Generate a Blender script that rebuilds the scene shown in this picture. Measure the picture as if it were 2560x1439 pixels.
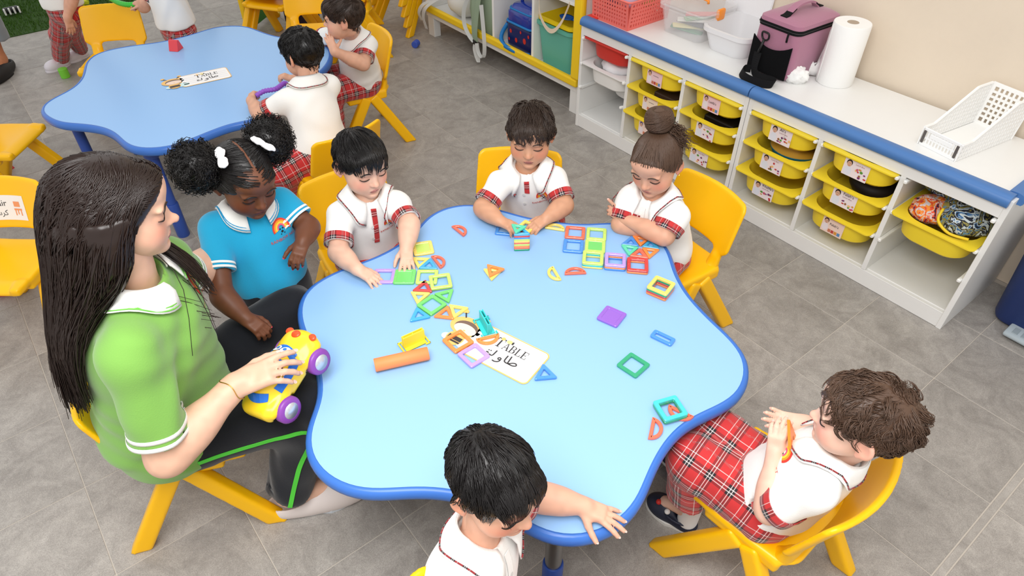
import bpy, bmesh, math, random, time
import numpy as np
from mathutils import Vector, Matrix
random.seed(7); RNG = np.random.default_rng(7)
SC = bpy.context.scene
for _o in list(bpy.data.objects): bpy.data.objects.remove(_o)
COL = SC.collection
PI = math.pi
T_START = time.time()

# ------------------------------------------------------------------ camera
F_PX = 1698.47
CAM_LOC = np.array((2.3971, -2.3180, 1.7700))
CAM_ROT = (math.radians(48.4208), math.radians(0.1348), math.radians(51.7284))
cam_d = bpy.data.cameras.new('camera'); cam = bpy.data.objects.new('camera', cam_d); COL.objects.link(cam)
cam_d.sensor_fit = 'HORIZONTAL'; cam_d.sensor_width = 36.0; cam_d.lens = F_PX / 2560 * 36.0
cam_d.clip_start = 0.05; cam_d.clip_end = 60
cam.location = CAM_LOC; cam.rotation_euler = CAM_ROT
SC.camera = cam
# ------------------------------------------------------------------ world, lamps, exposure
world = bpy.data.worlds.new('world'); SC.world = world; world.use_nodes = True
world.node_tree.nodes['Background'].inputs[0].default_value = (1.0, 0.99, 0.975, 1)
world.node_tree.nodes['Background'].inputs[1].default_value = 0.88
SC.view_settings.view_transform = 'Standard'; SC.view_settings.look = 'None'
SC.view_settings.gamma = 1.0; SC.view_settings.use_curve_mapping = False
SC.view_settings.exposure = 0.0
def area_light(name, loc, size, power, target=None, color=(1, 0.97, 0.93)):
    d = bpy.data.lights.new(name, 'AREA'); d.shape = 'RECTANGLE'; d.size, d.size_y = size; d.energy = power; d.color = color
    o = bpy.data.objects.new(name, d); COL.objects.link(o); o.location = loc
    if target is not None:
        o.rotation_euler = (Vector(target) - Vector(loc)).to_track_quat('-Z', 'Y').to_euler()
    return o
area_light('ceiling_panel_lamp', (2.15, -2.45, 2.40), (1.3, 1.3), 60, color=(1, 0.985, 0.97))
area_light('ceiling_panel_lamp', (-1.0, -1.5, 2.75), (1.2, 1.2), 4, color=(1, 0.97, 0.93))
area_light('ceiling_panel_lamp', (2.1, -0.3, 2.75), (1.2, 1.2), 9, color=(1, 0.97, 0.93))

# ------------------------------------------------------------------ helpers: pixel of the photograph to a place in the room
_R = np.array(Matrix.Rotation(CAM_ROT[2], 3, 'Z') @ Matrix.Rotation(CAM_ROT[1], 3, 'Y') @ Matrix.Rotation(CAM_ROT[0], 3, 'X'))
def ray(u, v): return _R @ np.array(((u - 1280) / F_PX, -(v - 719.5) / F_PX, -1.0))
def at(u, v, z=0.0):
    d = ray(u, v); return CAM_LOC + d * (z - CAM_LOC[2]) / d[2]
def aty(u, v, y):
    d = ray(u, v); return CAM_LOC + d * (y - CAM_LOC[1]) / d[1]
def V3(*a): return np.array(a, float)
def unit(a):
    a = np.asarray(a, float); n = np.linalg.norm(a); return a / n if n > 1e-12 else a
# ------------------------------------------------------------------ objects
def root(name, label, cat, group=None, loc=(0, 0, 0), rz=0.0):
    o = bpy.data.objects.new(name, None); COL.objects.link(o); o.location = loc; o.rotation_euler = (0, 0, rz)
    o.empty_display_size = 0.05
    tag(o, label, cat, group); return o
def tag(o, label=None, cat=None, group=None, kind=None):
    if label: o['label'] = label
    if cat: o['category'] = cat
    if group: o['group'] = group
    if kind: o['kind'] = kind
    return o
def link(name, me, parent=None, world=False):
    o = bpy.data.objects.new(name, me); COL.objects.link(o)
    if parent is not None:
        o.parent = parent
        if world:   # mesh is written in room coordinates
            p = parent; off = Vector((0, 0, 0))
            while p is not None: off += p.location; p = p.parent
            o.location = -off
    return o
def copy_tree(o, parent=None):
    c = o.copy(); COL.objects.link(c); c.parent = parent
    for ch in [x for x in KIDS.get(o.name, [])]: copy_tree(ch, c)
    return c
KIDS = {}
def reg(parent, *kids): KIDS.setdefault(parent.name, []).extend(kids)
def mesh(name, verts, faces, mats=(), fm=None, smooth=False):
    me = bpy.data.meshes.new(name); me.from_pydata([tuple(map(float, v)) for v in verts], [], [tuple(f) for f in faces])
    for m in mats: me.materials.append(m)
    if fm is not None: me.polygons.foreach_set('material_index', np.asarray(fm, np.int32))
    if smooth: me.polygons.foreach_set('use_smooth', np.ones(len(me.polygons), bool))
    me.update(); return me
class MB:
    """collects shapes that make up one part"""
    def __init__(s): s.v = []; s.f = []; s.m = []; s.n = 0
    def add(s, v, f, m=0, R=None, t=None):
        v = np.asarray(v, float)
        if R is not None: v = v @ np.asarray(R, float).T
        if t is not None: v = v + np.asarray(t, float)
        k = s.n; s.v.append(v); s.n += len(v)
        for q in f: s.f.append(tuple(i + k for i in q)); s.m.append(m)
        return s
    def box(s, c, size, r=0.0, seg=1, m=0, R=None, t=None):
        v, f = rbox(size, r, seg); v = v + np.asarray(c, float)
        return s.add(v, f, m, R, t)
    def tube(s, pts, r, n=8, m=0, cap=True, R=None, t=None, closed=False):
        v, f = tube(pts, r, n, cap, closed); return s.add(v, f, m, R, t)
    def lathe(s, prof, n=24, m=0, R=None, t=None, sx=1, sy=1):
        v, f = lathe(prof, n, sx, sy); return s.add(v, f, m, R, t)
    def prism(s, poly, z0, z1, m=0, R=None, t=None, bev=0.0):
        v, f = prism(poly, z0, z1, bev); return s.add(v, f, m, R, t)
    def mesh(s, name, mats, smooth=False):
        v = np.concatenate(s.v) if s.v else np.zeros((0, 3))
        return mesh(name, v, s.f, mats if isinstance(mats, (list, tuple)) else [mats], s.m, smooth)
    def obj(s, name, mats, parent=None, world=False, smooth=False, angle=None):
        me = s.mesh(name, mats, smooth or angle is not None)
        if angle is not None: me.set_sharp_from_angle(angle=math.radians(angle))
        o = link(name, me, parent, world)
        if parent is not None: reg(parent, o)
        return o
_RB = {}
def rbox(size, r=0.0, seg=1):
    key = (tuple(round(x, 6) for x in size), round(r, 6), seg)
    if key not in _RB:
        bm = bmesh.new(); bmesh.ops.create_cube(bm, size=1.0)
        for v in bm.verts: v.co = Vector((v.co.x * size[0], v.co.y * size[1], v.co.z * size[2]))
        if r > 0: bmesh.ops.bevel(bm, geom=list(bm.edges), offset=r, segments=seg, profile=0.5, affect='EDGES', clamp_overlap=True)
        bm.verts.index_update()
        _RB[key] = (np.array([v.co[:] for v in bm.verts]), [tuple(v.index for v in f.verts) for f in bm.faces]); bm.free()
    return _RB[key]
def frames(pts, closed=False):
    pts = np.asarray(pts, float); n = len(pts)
    if closed: tg = np.roll(pts, -1, 0) - np.roll(pts, 1, 0)
    else: tg = np.gradient(pts, axis=0)
    tg /= np.maximum(np.linalg.norm(tg, axis=1, keepdims=True), 1e-9)
    ref = V3(0, 0, 1) if abs(tg[0][2]) < 0.9 else V3(1, 0, 0)
    a = unit(np.cross(tg[0], ref)); A = [a]
    for i in range(1, n):
        a = a - tg[i] * (a @ tg[i]); a = unit(a); A.append(a)
    A = np.array(A); return tg, A, np.cross(tg, A)
def tube(pts, r, n=8, cap=True, closed=False):
    pts = np.asarray(pts, float); m = len(pts); r = np.broadcast_to(np.asarray(r, float), (m,))
    tg, A, B = frames(pts, closed); th = np.arange(n) * 2 * PI / n
    v = (pts[:, None] + r[:, None, None] * (np.cos(th)[None, :, None] * A[:, None] + np.sin(th)[None, :, None] * B[:, None])).reshape(-1, 3)
    f = []
    for i in range(m if closed else m - 1):
        j = (i + 1) % m
        for k in range(n): f.append((i * n + k, i * n + (k + 1) % n, j * n + (k + 1) % n, j * n + k))
    if cap and not closed: f.append(tuple(range(n))[::-1]); f.append(tuple((m - 1) * n + k for k in range(n)))
    return v, f
def lathe(prof, n=24, sx=1, sy=1):
    th = np.arange(n) * 2 * PI / n; v = []; f = []
    for r, z in prof:
        for a in th: v.append((r * math.cos(a) * sx, r * math.sin(a) * sy, z))
    for i in range(len(prof) - 1):
        for k in range(n): f.append((i * n + k, i * n + (k + 1) % n, (i + 1) * n + (k + 1) % n, (i + 1) * n + k))
    if prof[0][0] > 1e-6: f.append(tuple(range(n))[::-1])
    if prof[-1][0] > 1e-6: f.append(tuple((len(prof) - 1) * n + k for k in range(n)))
    return np.array(v), f
def area2(poly):
    p = np.asarray(poly, float); x, y = p[:, 0], p[:, 1]; return 0.5 * np.sum(x * np.roll(y, -1) - y * np.roll(x, -1))
def offset2(poly, d):
    p = np.asarray(poly, float); t = np.roll(p, -1, 0) - np.roll(p, 1, 0); t /= np.maximum(np.linalg.norm(t, axis=1, keepdims=True), 1e-9)
    nrm = np.stack([t[:, 1], -t[:, 0]], 1)
    if area2(p) < 0: nrm = -nrm
    return p + nrm * d
def prism(poly, z0, z1, bev=0.0):
    p = np.asarray(poly, float)
    if area2(p) < 0: p = p[::-1]
    n = len(p); rings = [(p, z0)]
    if bev > 0: rings += [(p, z1 - bev), (offset2(p, -bev), z1)]
    else: rings += [(p, z1)]
    v = np.concatenate([np.c_[q, np.full(n, z)] for q, z in rings]); f = []
    for i in range(len(rings) - 1):
        for k in range(n): f.append((i * n + k, i * n + (k + 1) % n, (i + 1) * n + (k + 1) % n, (i + 1) * n + k))
    f.append(tuple(range(n))[::-1]); f.append(tuple((len(rings) - 1) * n + k for k in range(n)))
    return v, f
def loft(rings, closed=True, cap=(False, False)):
    n = len(rings[0]); v = np.concatenate([np.asarray(r, float) for r in rings]); f = []
    for i in range(len(rings) - 1):
        for k in range(n if closed else n - 1): f.append((i * n + k, i * n + (k + 1) % n, (i + 1) * n + (k + 1) % n, (i + 1) * n + k))
    if cap[0]: f.append(tuple(range(n))[::-1])
    if cap[1]: f.append(tuple((len(rings) - 1) * n + k for k in range(n)))
    return v, f
def shell(grid, th, nrm=None):
    """a sheet of points (rows, cols, 3) given a thickness th"""
    g = np.asarray(grid, float); a, b, _ = g.shape
    if nrm is None:
        du = np.gradient(g, axis=0); dv = np.gradient(g, axis=1); nrm = np.cross(du, dv); nrm /= np.maximum(np.linalg.norm(nrm, axis=2, keepdims=True), 1e-9)
    top = (g + nrm * th / 2).reshape(-1, 3); bot = (g - nrm * th / 2).reshape(-1, 3); N = a * b; f = []
    ix = lambda i, j: i * b + j
    for i in range(a - 1):
        for j in range(b - 1):
            q = (ix(i, j), ix(i + 1, j), ix(i + 1, j + 1), ix(i, j + 1)); f.append(q); f.append(tuple(N + t for t in q[::-1]))
    for i in range(a - 1):
        f.append((ix(i, 0), N + ix(i, 0), N + ix(i + 1, 0), ix(i + 1, 0))); f.append((ix(i, b - 1), ix(i + 1, b - 1), N + ix(i + 1, b - 1), N + ix(i, b - 1)))
    for j in range(b - 1):
        f.append((ix(0, j), ix(0, j + 1), N + ix(0, j + 1), N + ix(0, j))); f.append((ix(a - 1, j), N + ix(a - 1, j), N + ix(a - 1, j + 1), ix(a - 1, j + 1)))
    return np.concatenate([top, bot]), f
def spline(pts, n, closed=True):
    p = np.asarray(pts, float); m = len(p); out = []
    if closed: P = lambda i: p[i % m]; segs = m
    else: P = lambda i: p[min(max(i, 0), m - 1)]; segs = m - 1
    d = [np.linalg.norm(P(i + 1) - P(i)) for i in range(segs)]; cum = np.concatenate([[0], np.cumsum(d)])
    for s in np.linspace(0, cum[-1], n, endpoint=not closed):
        i = min(int(np.searchsorted(cum, s, 'right') - 1), segs - 1); t = (s - cum[i]) / max(d[i], 1e-9)
        a, b, c, e = P(i - 1), P(i), P(i + 1), P(i + 2)
        out.append(0.5 * (2 * b + (c - a) * t + (2 * a - 5 * b + 4 * c - e) * t * t + (3 * b - a - 3 * c + e) * t ** 3))
    return np.array(out)
def smooth_loop(p, k=3, closed=True):
    p = np.asarray(p, float)
    for _ in range(k):
        q = 0.25 * np.roll(p, 1, 0) + 0.5 * p + 0.25 * np.roll(p, -1, 0)
        if not closed: q[0], q[-1] = p[0], p[-1]
        p = q
    return p
def rrect(w, h, r, n=5):
    out = []
    for cx, cy, a0 in ((w / 2 - r, h / 2 - r, 0), (-w / 2 + r, h / 2 - r, 90), (-w / 2 + r, -h / 2 + r, 180), (w / 2 - r, -h / 2 + r, 270)):
        for k in range(n + 1):
            a = math.radians(a0 + 90 * k / n); out.append((cx + r * math.cos(a), cy + r * math.sin(a)))
    return np.array(out)
def rotz(a): c, s = math.cos(a), math.sin(a); return np.array(((c, -s, 0), (s, c, 0), (0, 0, 1.0)))
def basis(x, y, z): return np.stack([unit(x), unit(y), unit(z)], 1)
# ------------------------------------------------------------------ materials
def lin(c):
    c = np.asarray(c[:3], float) / 255.0
    return tuple(np.where(c <= 0.04045, c / 12.92, ((c + 0.055) / 1.055) ** 2.4)) + (1.0,)
MATS = {}
def mat(name, rgb=(200, 200, 200), rough=0.5, spec=0.5, trans=0.0, ior=1.45, metal=0.0, coat=0.0, sss=0.0, alpha=1.0,
        noise=0.0, nscale=20.0, bump=0.0, bscale=200.0, sheen=0.0, var=0.0, emit=0.0):
    if name in MATS: return MATS[name]
    m = bpy.data.materials.new(name); m.use_nodes = True; nt = m.node_tree; b = nt.nodes['Principled BSDF']
    b.inputs['Base Color'].default_value = lin(rgb); b.inputs['Roughness'].default_value = rough
    b.inputs['Specular IOR Level'].default_value = spec; b.inputs['Transmission Weight'].default_value = trans; b.inputs['IOR'].default_value = ior
    b.inputs['Metallic'].default_value = metal; b.inputs['Coat Weight'].default_value = coat; b.inputs['Coat Roughness'].default_value = 0.08
    b.inputs['Alpha'].default_value = alpha; b.inputs['Sheen Weight'].default_value = sheen
    if sss > 0:
        b.inputs['Subsurface Weight'].default_value = sss; b.inputs['Subsurface Radius'].default_value = (1.0, 0.35, 0.2); b.inputs['Subsurface Scale'].default_value = 0.006
    if emit > 0: b.inputs['Emission Color'].default_value = lin(rgb); b.inputs['Emission Strength'].default_value = emit
    N, L = nt.nodes, nt.links
    if noise > 0 or bump > 0: tc = N.new('ShaderNodeTexCoord')
    if noise > 0 or var > 0:
        val = None
        if noise > 0:
            t = N.new('ShaderNodeTexNoise'); t.inputs['Scale'].default_value = nscale; t.inputs['Detail'].default_value = 6; t.inputs['Roughness'].default_value = 0.65
            L.new(tc.outputs['Object'], t.inputs['Vector']); mr = N.new('ShaderNodeMapRange')
            mr.inputs[1].default_value = 0.3; mr.inputs[2].default_value = 0.7; mr.inputs[3].default_value = 1 - noise; mr.inputs[4].default_value = 1 + noise
            L.new(t.outputs['Fac'], mr.inputs[0]); val = mr.outputs[0]
        if var > 0:
            oi = N.new('ShaderNodeObjectInfo'); mv = N.new('ShaderNodeMapRange'); mv.inputs[3].default_value = 1 - var; mv.inputs[4].default_value = 1 + var
            L.new(oi.outputs['Random'], mv.inputs[0])
            if val is None: val = mv.outputs[0]
            else:
                mm = N.new('ShaderNodeMath'); mm.operation = 'MULTIPLY'; L.new(val, mm.inputs[0]); L.new(mv.outputs[0], mm.inputs[1]); val = mm.outputs[0]
        hs = N.new('ShaderNodeHueSaturation'); hs.inputs['Color'].default_value = lin(rgb); L.new(val, hs.inputs['Value']); L.new(hs.outputs[0], b.inputs['Base Color'])
    if bump > 0:
        t2 = N.new('ShaderNodeTexNoise'); t2.inputs['Scale'].default_value = bscale; t2.inputs['Detail'].default_value = 3
        L.new(tc.outputs['Object'], t2.inputs['Vector']); bp = N.new('ShaderNodeBump'); bp.inputs['Strength'].default_value = bump; bp.inputs['Distance'].default_value = 0.002
        L.new(t2.outputs['Fac'], bp.inputs['Height']); L.new(bp.outputs[0], b.inputs['Normal'])
    MATS[name] = m; return m
def text_polys(s, size=1.0, align='LEFT'):
    cu = bpy.data.curves.new('lettering', 'FONT'); cu.body = s; cu.size = size; cu.align_x = align; cu.resolution_u = 2
    o = bpy.data.objects.new('lettering', cu); me = o.to_mesh()
    v = np.array([x.co[:] for x in me.vertices]).reshape(-1, 3); f = [tuple(p.vertices) for p in me.polygons]
    o.to_mesh_clear(); bpy.data.objects.remove(o); bpy.data.curves.remove(cu); return v, f
# ================================================================== materials of the room
M_WHITE = mat('white_melamine', (234, 234, 232), 0.35, noise=0.015, nscale=3)
M_WALL = mat('beige_paint', (226, 211, 191), 0.7, noise=0.02, nscale=6, bump=0.15, bscale=300)
M_YEL = mat('yellow_plastic', (250, 190, 8), 0.32, 0.45, noise=0.02, nscale=4)
M_BINY = mat('yellow_bin_plastic', (244, 216, 52), 0.42, 0.4)
M_BLUE = mat('blue_foam', (72, 118, 178), 0.38, 0.45)
M_RUN = mat('white_runner_plastic', (240, 240, 238), 0.4)
M_CHROME = mat('chrome', (150, 150, 150), 0.25, metal=1.0)
M_BLACK = mat('black_fabric', (22, 22, 24), 0.8, 0.2, bump=0.3, bscale=500)
def stone_mat():
    m = bpy.data.materials.new('stone_tile'); m.use_nodes = True; nt = m.node_tree; N, L = nt.nodes, nt.links; b = N['Principled BSDF']
    tc = N.new('ShaderNodeTexCoord'); oi = N.new('ShaderNodeObjectInfo'); va = N.new('ShaderNodeVectorMath'); va.operation = 'ADD'
    sc = N.new('ShaderNodeVectorMath'); sc.operation = 'SCALE'; sc.inputs[3].default_value = 37.0
    L.new(oi.outputs['Location'], sc.inputs[0]); L.new(tc.outputs['Object'], va.inputs[0]); L.new(sc.outputs[0], va.inputs[1])
    def nz(scale, detail, rough, dist=0.0):
        t = N.new('ShaderNodeTexNoise'); t.inputs['Scale'].default_value = scale; t.inputs['Detail'].default_value = detail; t.inputs['Roughness'].default_value = rough
        t.inputs['Distortion'].default_value = dist; L.new(va.outputs[0], t.inputs['Vector']); return t.outputs['Fac']
    a = nz(7, 8, 0.7, 1.2); c = nz(420, 3, 0.7); e = nz(30, 5, 0.75, 0.6)
    r1 = N.new('ShaderNodeValToRGB'); r1.color_ramp.elements[0].position = 0.3; r1.color_ramp.elements[0].color = lin((138, 133, 128))
    r1.color_ramp.elements[1].position = 0.72; r1.color_ramp.elements[1].color = lin((174, 169, 163)); L.new(a, r1.inputs[0])
    r2 = N.new('ShaderNodeMapRange'); r2.inputs[1].default_value = 0.3; r2.inputs[2].default_value = 0.75; r2.inputs[3].default_value = 0.74; r2.inputs[4].default_value = 1.28; L.new(c, r2.inputs[0])
    r3 = N.new('ShaderNodeMapRange'); r3.inputs[1].default_value = 0.35; r3.inputs[2].default_value = 0.75; r3.inputs[3].default_value = 0.93; r3.inputs[4].default_value = 1.12; L.new(e, r3.inputs[0])
    mv = N.new('ShaderNodeMapRange'); mv.inputs[3].default_value = 0.9; mv.inputs[4].default_value = 1.08; L.new(oi.outputs['Random'], mv.inputs[0])
    p = r2.outputs[0]
    for q in (r3.outputs[0], mv.outputs[0]):
        mm = N.new('ShaderNodeMath'); mm.operation = 'MULTIPLY'; L.new(p, mm.inputs[0]); L.new(q, mm.inputs[1]); p = mm.outputs[0]
    hs = N.new('ShaderNodeHueSaturation'); L.new(r1.outputs[0], hs.inputs['Color']); L.new(p, hs.inputs['Value']); L.new(hs.outputs[0], b.inputs['Base Color'])
    b.inputs['Roughness'].default_value = 0.45; b.inputs['Specular IOR Level'].default_value = 0.4
    bp = N.new('ShaderNodeBump'); bp.inputs['Strength'].default_value = 0.15; bp.inputs['Distance'].default_value = 0.001; L.new(c, bp.inputs['Height']); L.new(bp.outputs[0], b.inputs['Normal'])
    return m
M_STONE = stone_mat()
M_GROUT = mat('grout', (188, 180, 170), 0.9)
# ================================================================== floor: base, tiles, joint strip, wall, turf
flo = MB().box((-0.6, -1.6, -0.02), (9.6, 5.6, 0.037)).obj('floor', M_GROUT); tag(flo, 'grey stone tile floor of the classroom', kind='structure')
TX, TY, OX, OY = 0.3367, 0.34, 1.4122, 0.0962
def px(P):
    q = (np.asarray(P, float) - CAM_LOC) @ _R
    return (1280 + F_PX * q[0] / -q[2], 719.5 - F_PX * q[1] / -q[2]) if q[2] < -0.05 else None
_tv, _tf = rbox((TX - 0.0030, TY - 0.0030, 0.006), 0.0008, 1)
tile_me = mesh('tile', _tv, _tf, [M_STONE])
for i in range(-16, 8):
    for j in range(-4, 14):
        cx = OX + (i + 0.5) * TX + (0.024 if i >= 3 else 0); cy = OY - (j + 0.5) * TY
        if cy > 0.35 + TY / 2 or cx < -3.42: continue
        vis = -3.7 < cy and cx < 3.1
        for dx in (-1, 0, 1):
            for dy in (-1, 0, 1):
                q = px((cx + dx * TX / 2, cy + dy * TY / 2, 0))
                if q and -260 < q[0] < 2820 and -160 < q[1] < 1750: vis = True
        if not vis: continue
        o = link('tile', tile_me, flo); o.location = (cx, cy, -0.003)
st = MB().box((OX + 3 * TX + 0.012, -1.6, -0.003), (0.019, 5.0, 0.006), 0.0008).obj('trim_1', M_STONE); tag(st, 'narrow grey joint strip between floor tiles', kind='structure')
wl = MB().box((-0.6, 0.51, 1.4), (9.6, 0.1, 2.8)).obj('wall_back', M_WALL); tag(wl, 'plain beige painted wall behind the shelves', kind='structure')
M_TURF = mat('turf_green', (62, 98, 26), 0.7, 0.2, noise=0.35, nscale=60)
n = 26000; bx = RNG.uniform(-4.7, -3.27, n); by = RNG.uniform(-3.0, -0.6, n); an = RNG.uniform(0, 2 * PI, n); hh = RNG.uniform(0.012, 0.026, n); ln = RNG.uniform(0, 0.012, n); a2 = RNG.uniform(0, 2 * PI, n)
w = 0.0022; dx, dy = np.cos(an) * w, np.sin(an) * w
vv = np.empty((n, 3, 3)); vv[:, 0] = np.c_[bx - dx, by - dy, np.full(n, 0.004)]; vv[:, 1] = np.c_[bx + dx, by + dy, np.full(n, 0.004)]; vv[:, 2] = np.c_[bx + ln * np.cos(a2), by + ln * np.sin(a2), 0.004 + hh]
gr = link('turf_grass', mesh('turf_grass', vv.reshape(-1, 3), [(3 * k, 3 * k + 1, 3 * k + 2) for k in range(n)], [M_TURF]))
tag(gr, 'short green artificial turf covering the floor beyond the tiles', 'turf', kind='stuff')
MB().box((-3.985, -1.8, 0.002), (1.43, 2.4, 0.006)).obj('turf_mat', mat('turf_base', (44, 74, 20), 0.9), gr)
# ================================================================== white tray shelves
def tray_shelf(x0, label, w):
    r = root('tray_shelf', label, 'shelf', loc=(x0, 0, 0))
    D, H, t = 0.44, 0.56, 0.018; ci = (w - 4 * t) / 3
    for k in (0, 3): MB().box((t / 2 + k * (w - t) / 3, D / 2, H / 2), (t, D, H), 0.0012).obj('side_panel', M_WHITE, r)
    for k in (1, 2): MB().box((t / 2 + k * (w - t) / 3, D / 2, 0.31), (t, D - 0.004, 0.48), 0.001).obj('divider', M_WHITE, r)
    MB().box((w / 2, D / 2, H - 0.009), (w - 2 * t, D, t), 0.001).obj('top_board', M_WHITE, r)
    MB().box((w / 2, 0.009, 0.516), (w - 2 * t, 0.016, 0.052), 0.001).obj('front_rail', M_WHITE, r)
    MB().box((w / 2, D / 2 + 0.01, 0.063), (w - 2 * t, D - 0.02, 0.016), 0.001).obj('bottom_board', M_WHITE, r)
    MB().box((w / 2, 0.012, 0.0345), (w - 2 * t, 0.018, 0.067), 0.001).obj('plinth', M_WHITE, r)
    MB().box((w / 2, D - 0.006, 0.3), (w - 2 * t, 0.006, 0.5), 0).obj('back_panel', M_WHITE, r)
    run = MB().box((0, 0.2, 0), (0.012, 0.41, 0.007), 0.001).box((0, -0.006, 0.001), (0.013, 0.02, 0.013), 0.003).box((0.002, 0.2, -0.006), (0.006, 0.4, 0.006)).mesh('runner', M_RUN)
    for c in range(3):
        for z in (0.477, 0.350, 0.225):
            for s in (0, 1):
                o = link('runner', run, r); o.location = ((t + 0.0065) + c * (w - t) / 3 + s * (ci - 0.013), 0.003, z); o.rotation_euler = (0, 0, 0)
    return r
UW = 0.99
tray_shelf(0.0, 'low white tray shelf with red and yellow trays, beside yellow edged cubby', UW)
tray_shelf(UW + 0.003, 'low white tray shelf beside the navy bin, splash print cloth in one tray', UW)
def bumper(p0, p1, side, label):
    """foam edge guard: rounded angle profile swept from p0 to p1, side = outward direction"""
    p0, p1, side = map(lambda a: np.asarray(a, float), (p0, p1, side)); d = unit(p1 - p0)
    prof = [(0.034, 0.0), (0.034, 0.012), (0.026, 0.015), (0.006, 0.016), (-0.006, 0.013), (-0.014, 0.005), (-0.017, -0.004), (-0.017, -0.016), (-0.013, -0.022), (0.0, -0.022), (0.0, 0.0)]
    rings = []
    for p in (p0, p1): rings.append([p - side * a + V3(0, 0, b) for a, b in prof])
    r = MB(); v, f = loft(rings, True, (True, True)); r.add(v, f); o = r.obj('edge_guard', M_BLUE, angle=35); tag(o, label, 'edge guard'); return o
bumper((0.004, 0, 0.56), (UW - 0.001, 0, 0.56), (0, -1, 0), 'blue foam edge guard along shelf top under the coral basket')
bumper((UW + 0.004, 0, 0.56), (2 * UW - 0.006, 0, 0.56), (0, -1, 0), 'blue foam edge guard along shelf top in front of white slotted basket')
bumper((2 * UW + 0.003, 0.035, 0.56), (2 * UW + 0.003, 0.44, 0.56), (1, 0, 0), 'short blue foam edge guard on the shelf end above navy bin')
# ------------------------------------------------------------------ trays
def tray_meshes(depth=0.40, dz=0.095, w=0.292, name='tray'):
    """open tub with rounded corners and a flat rim, front at y = 0"""
    def ring(ins, z, rr):
        q = rrect(w - 2 * ins, depth - 2 * ins, rr, 6); return np.c_[q[:, 0], q[:, 1] + depth / 2, np.full(len(q), z)]
    out = [ring(0.030, -dz + 0.012, 0.07), ring(0.024, -dz * 0.5, 0.075), ring(0.021, -0.012, 0.078), ring(0.021, -0.006, 0.078), ring(0.0, -0.005, 0.02), ring(0.0, 0.0, 0.02), ring(0.022, 0.0015, 0.078), ring(0.026, -0.004, 0.074), ring(0.027, -dz * 0.5, 0.072), ring(0.033, -dz + 0.014, 0.066)]
    bot = ring(0.045, -dz, 0.055); v, f = loft([bot] + out + [ring(0.045, -dz + 0.004, 0.055)], True, (True, True)); return v, f
_v, _f = tray_meshes(); TRAY_Y = mesh('tray', _v, _f, [M_BINY], smooth=True); TRAY_Y.set_sharp_from_angle(angle=math.radians(40))
def tray_of(m, nm):
    me = TRAY_Y.copy(); me.name = nm; me.materials[0] = m; return me
PRINT = {}
def pm(rgb): 
    k = 'print_%02x%02x%02x' % tuple(rgb)
    return mat(k, rgb, 0.45)
def sticker_card(parent, w, h, rgb, items, texts, y, z, x=0.0, frown=0.0):
    """flat printed card on a tray front; local x across, z up, faces -y"""
    p = MB(); mats = [pm(rgb)]; idx = {tuple(rgb): 0}
    def mi(c):
        c = tuple(c)
        if c not in idx: idx[c] = len(mats); mats.append(pm(c))
        return idx[c]
    lay = [0.0006]
    def put(v, f, c, lift):
        q = np.c_[v[:, 0] + x, np.full(len(v), y - lift), v[:, 1] + z]; p.add(q, f, mi(c))
    K_ = 1.32; w, h = w * K_, h * K_; items = [(t, a * K_, b * K_, c * K_, d * K_, col) for t, a, b, c, d, col in items]; texts = [(s, a * K_, b * K_, sz * K_, col) for s, a, b, sz, col in texts]
    q = rrect(w, h, 0.002, 2); put(q, [tuple(range(len(q)))], rgb, 0.0009)
    for k, (kind, a, b, c, d, col) in enumerate(items):
        th = np.arange(14) * 2 * PI / 14
        if kind == 'e': q = np.c_[a + c * np.cos(th), b + d * np.sin(th)]
        else: q = np.array([(a - c, b - d), (a + c, b - d), (a + c, b + d), (a - c, b + d)])
        q = np.clip(q, (-w / 2, -h / 2), (w / 2, h / 2)); put(q, [tuple(range(len(q)))], col, 0.0010 + 0.00012 * k)
    for s, a, b, size, col in texts:
        v, f = text_polys(s, size); put(v[:, :2] + (a, b), f, col, 0.0030)
    return p.obj('name_card', mats, parent)
def portrait(cx, hair=(40, 30, 28), shirt=(225, 228, 240), big=1.0):
    return [('e', cx, -0.012 * big, 0.010 * big, 0.013 * big, shirt), ('e', cx, 0.010 * big, 0.0075 * big, 0.0085 * big, hair), ('e', cx, 0.007 * big, 0.006 * big, 0.0075 * big, (214, 170, 145)), ('e', cx - .002, 0.0085 * big, 0.0008, 0.0008, (50, 30, 30)), ('e', cx + .0025, 0.0085 * big, 0.0008, 0.0008, (50, 30, 30)), ('e', cx, 0.003 * big, 0.0018, 0.0007, (170, 80, 80))]
def food(seed, n=7, x0=0.0, x1=0.03, y0=-0.022, y1=0.002):
    rg = np.random.default_rng(seed); cols = [(196, 60, 60), (120, 50, 110), (210, 150, 70), (90, 150, 60), (240, 190, 120), (200, 90, 120), (150, 100, 60)]
    return [('e', rg.uniform(x0, x1), rg.uniform(y0, y1), rg.uniform(.0025, .005), rg.uniform(.002, .004), cols[k % 7]) for k in range(n)]
DK = (60, 45, 55)
def card_photo(parent, seed, name=None, ar=None, fz=0.0, hair=(40, 30, 28)):
    t = []
    if name: t = [(name, -0.006, 0.012, 0.0125, DK), ('Lunch Box', -0.005, 0.0045, 0.0065, (150, 110, 120))]
    else: t = [('Lunch Box', -0.004, 0.012, 0.0062, (170, 120, 130))]
    if ar: t.append((ar, 0.004, -0.006, 0.011, DK))
    sticker_card(parent, 0.074, 0.056, (240, 228, 232), portrait(-0.022, hair, big=1.15) + food(seed, 9, -0.004, 0.033, -0.025, -0.004 if ar or name else 0.004), t, 0.0225, -0.047)
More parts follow.
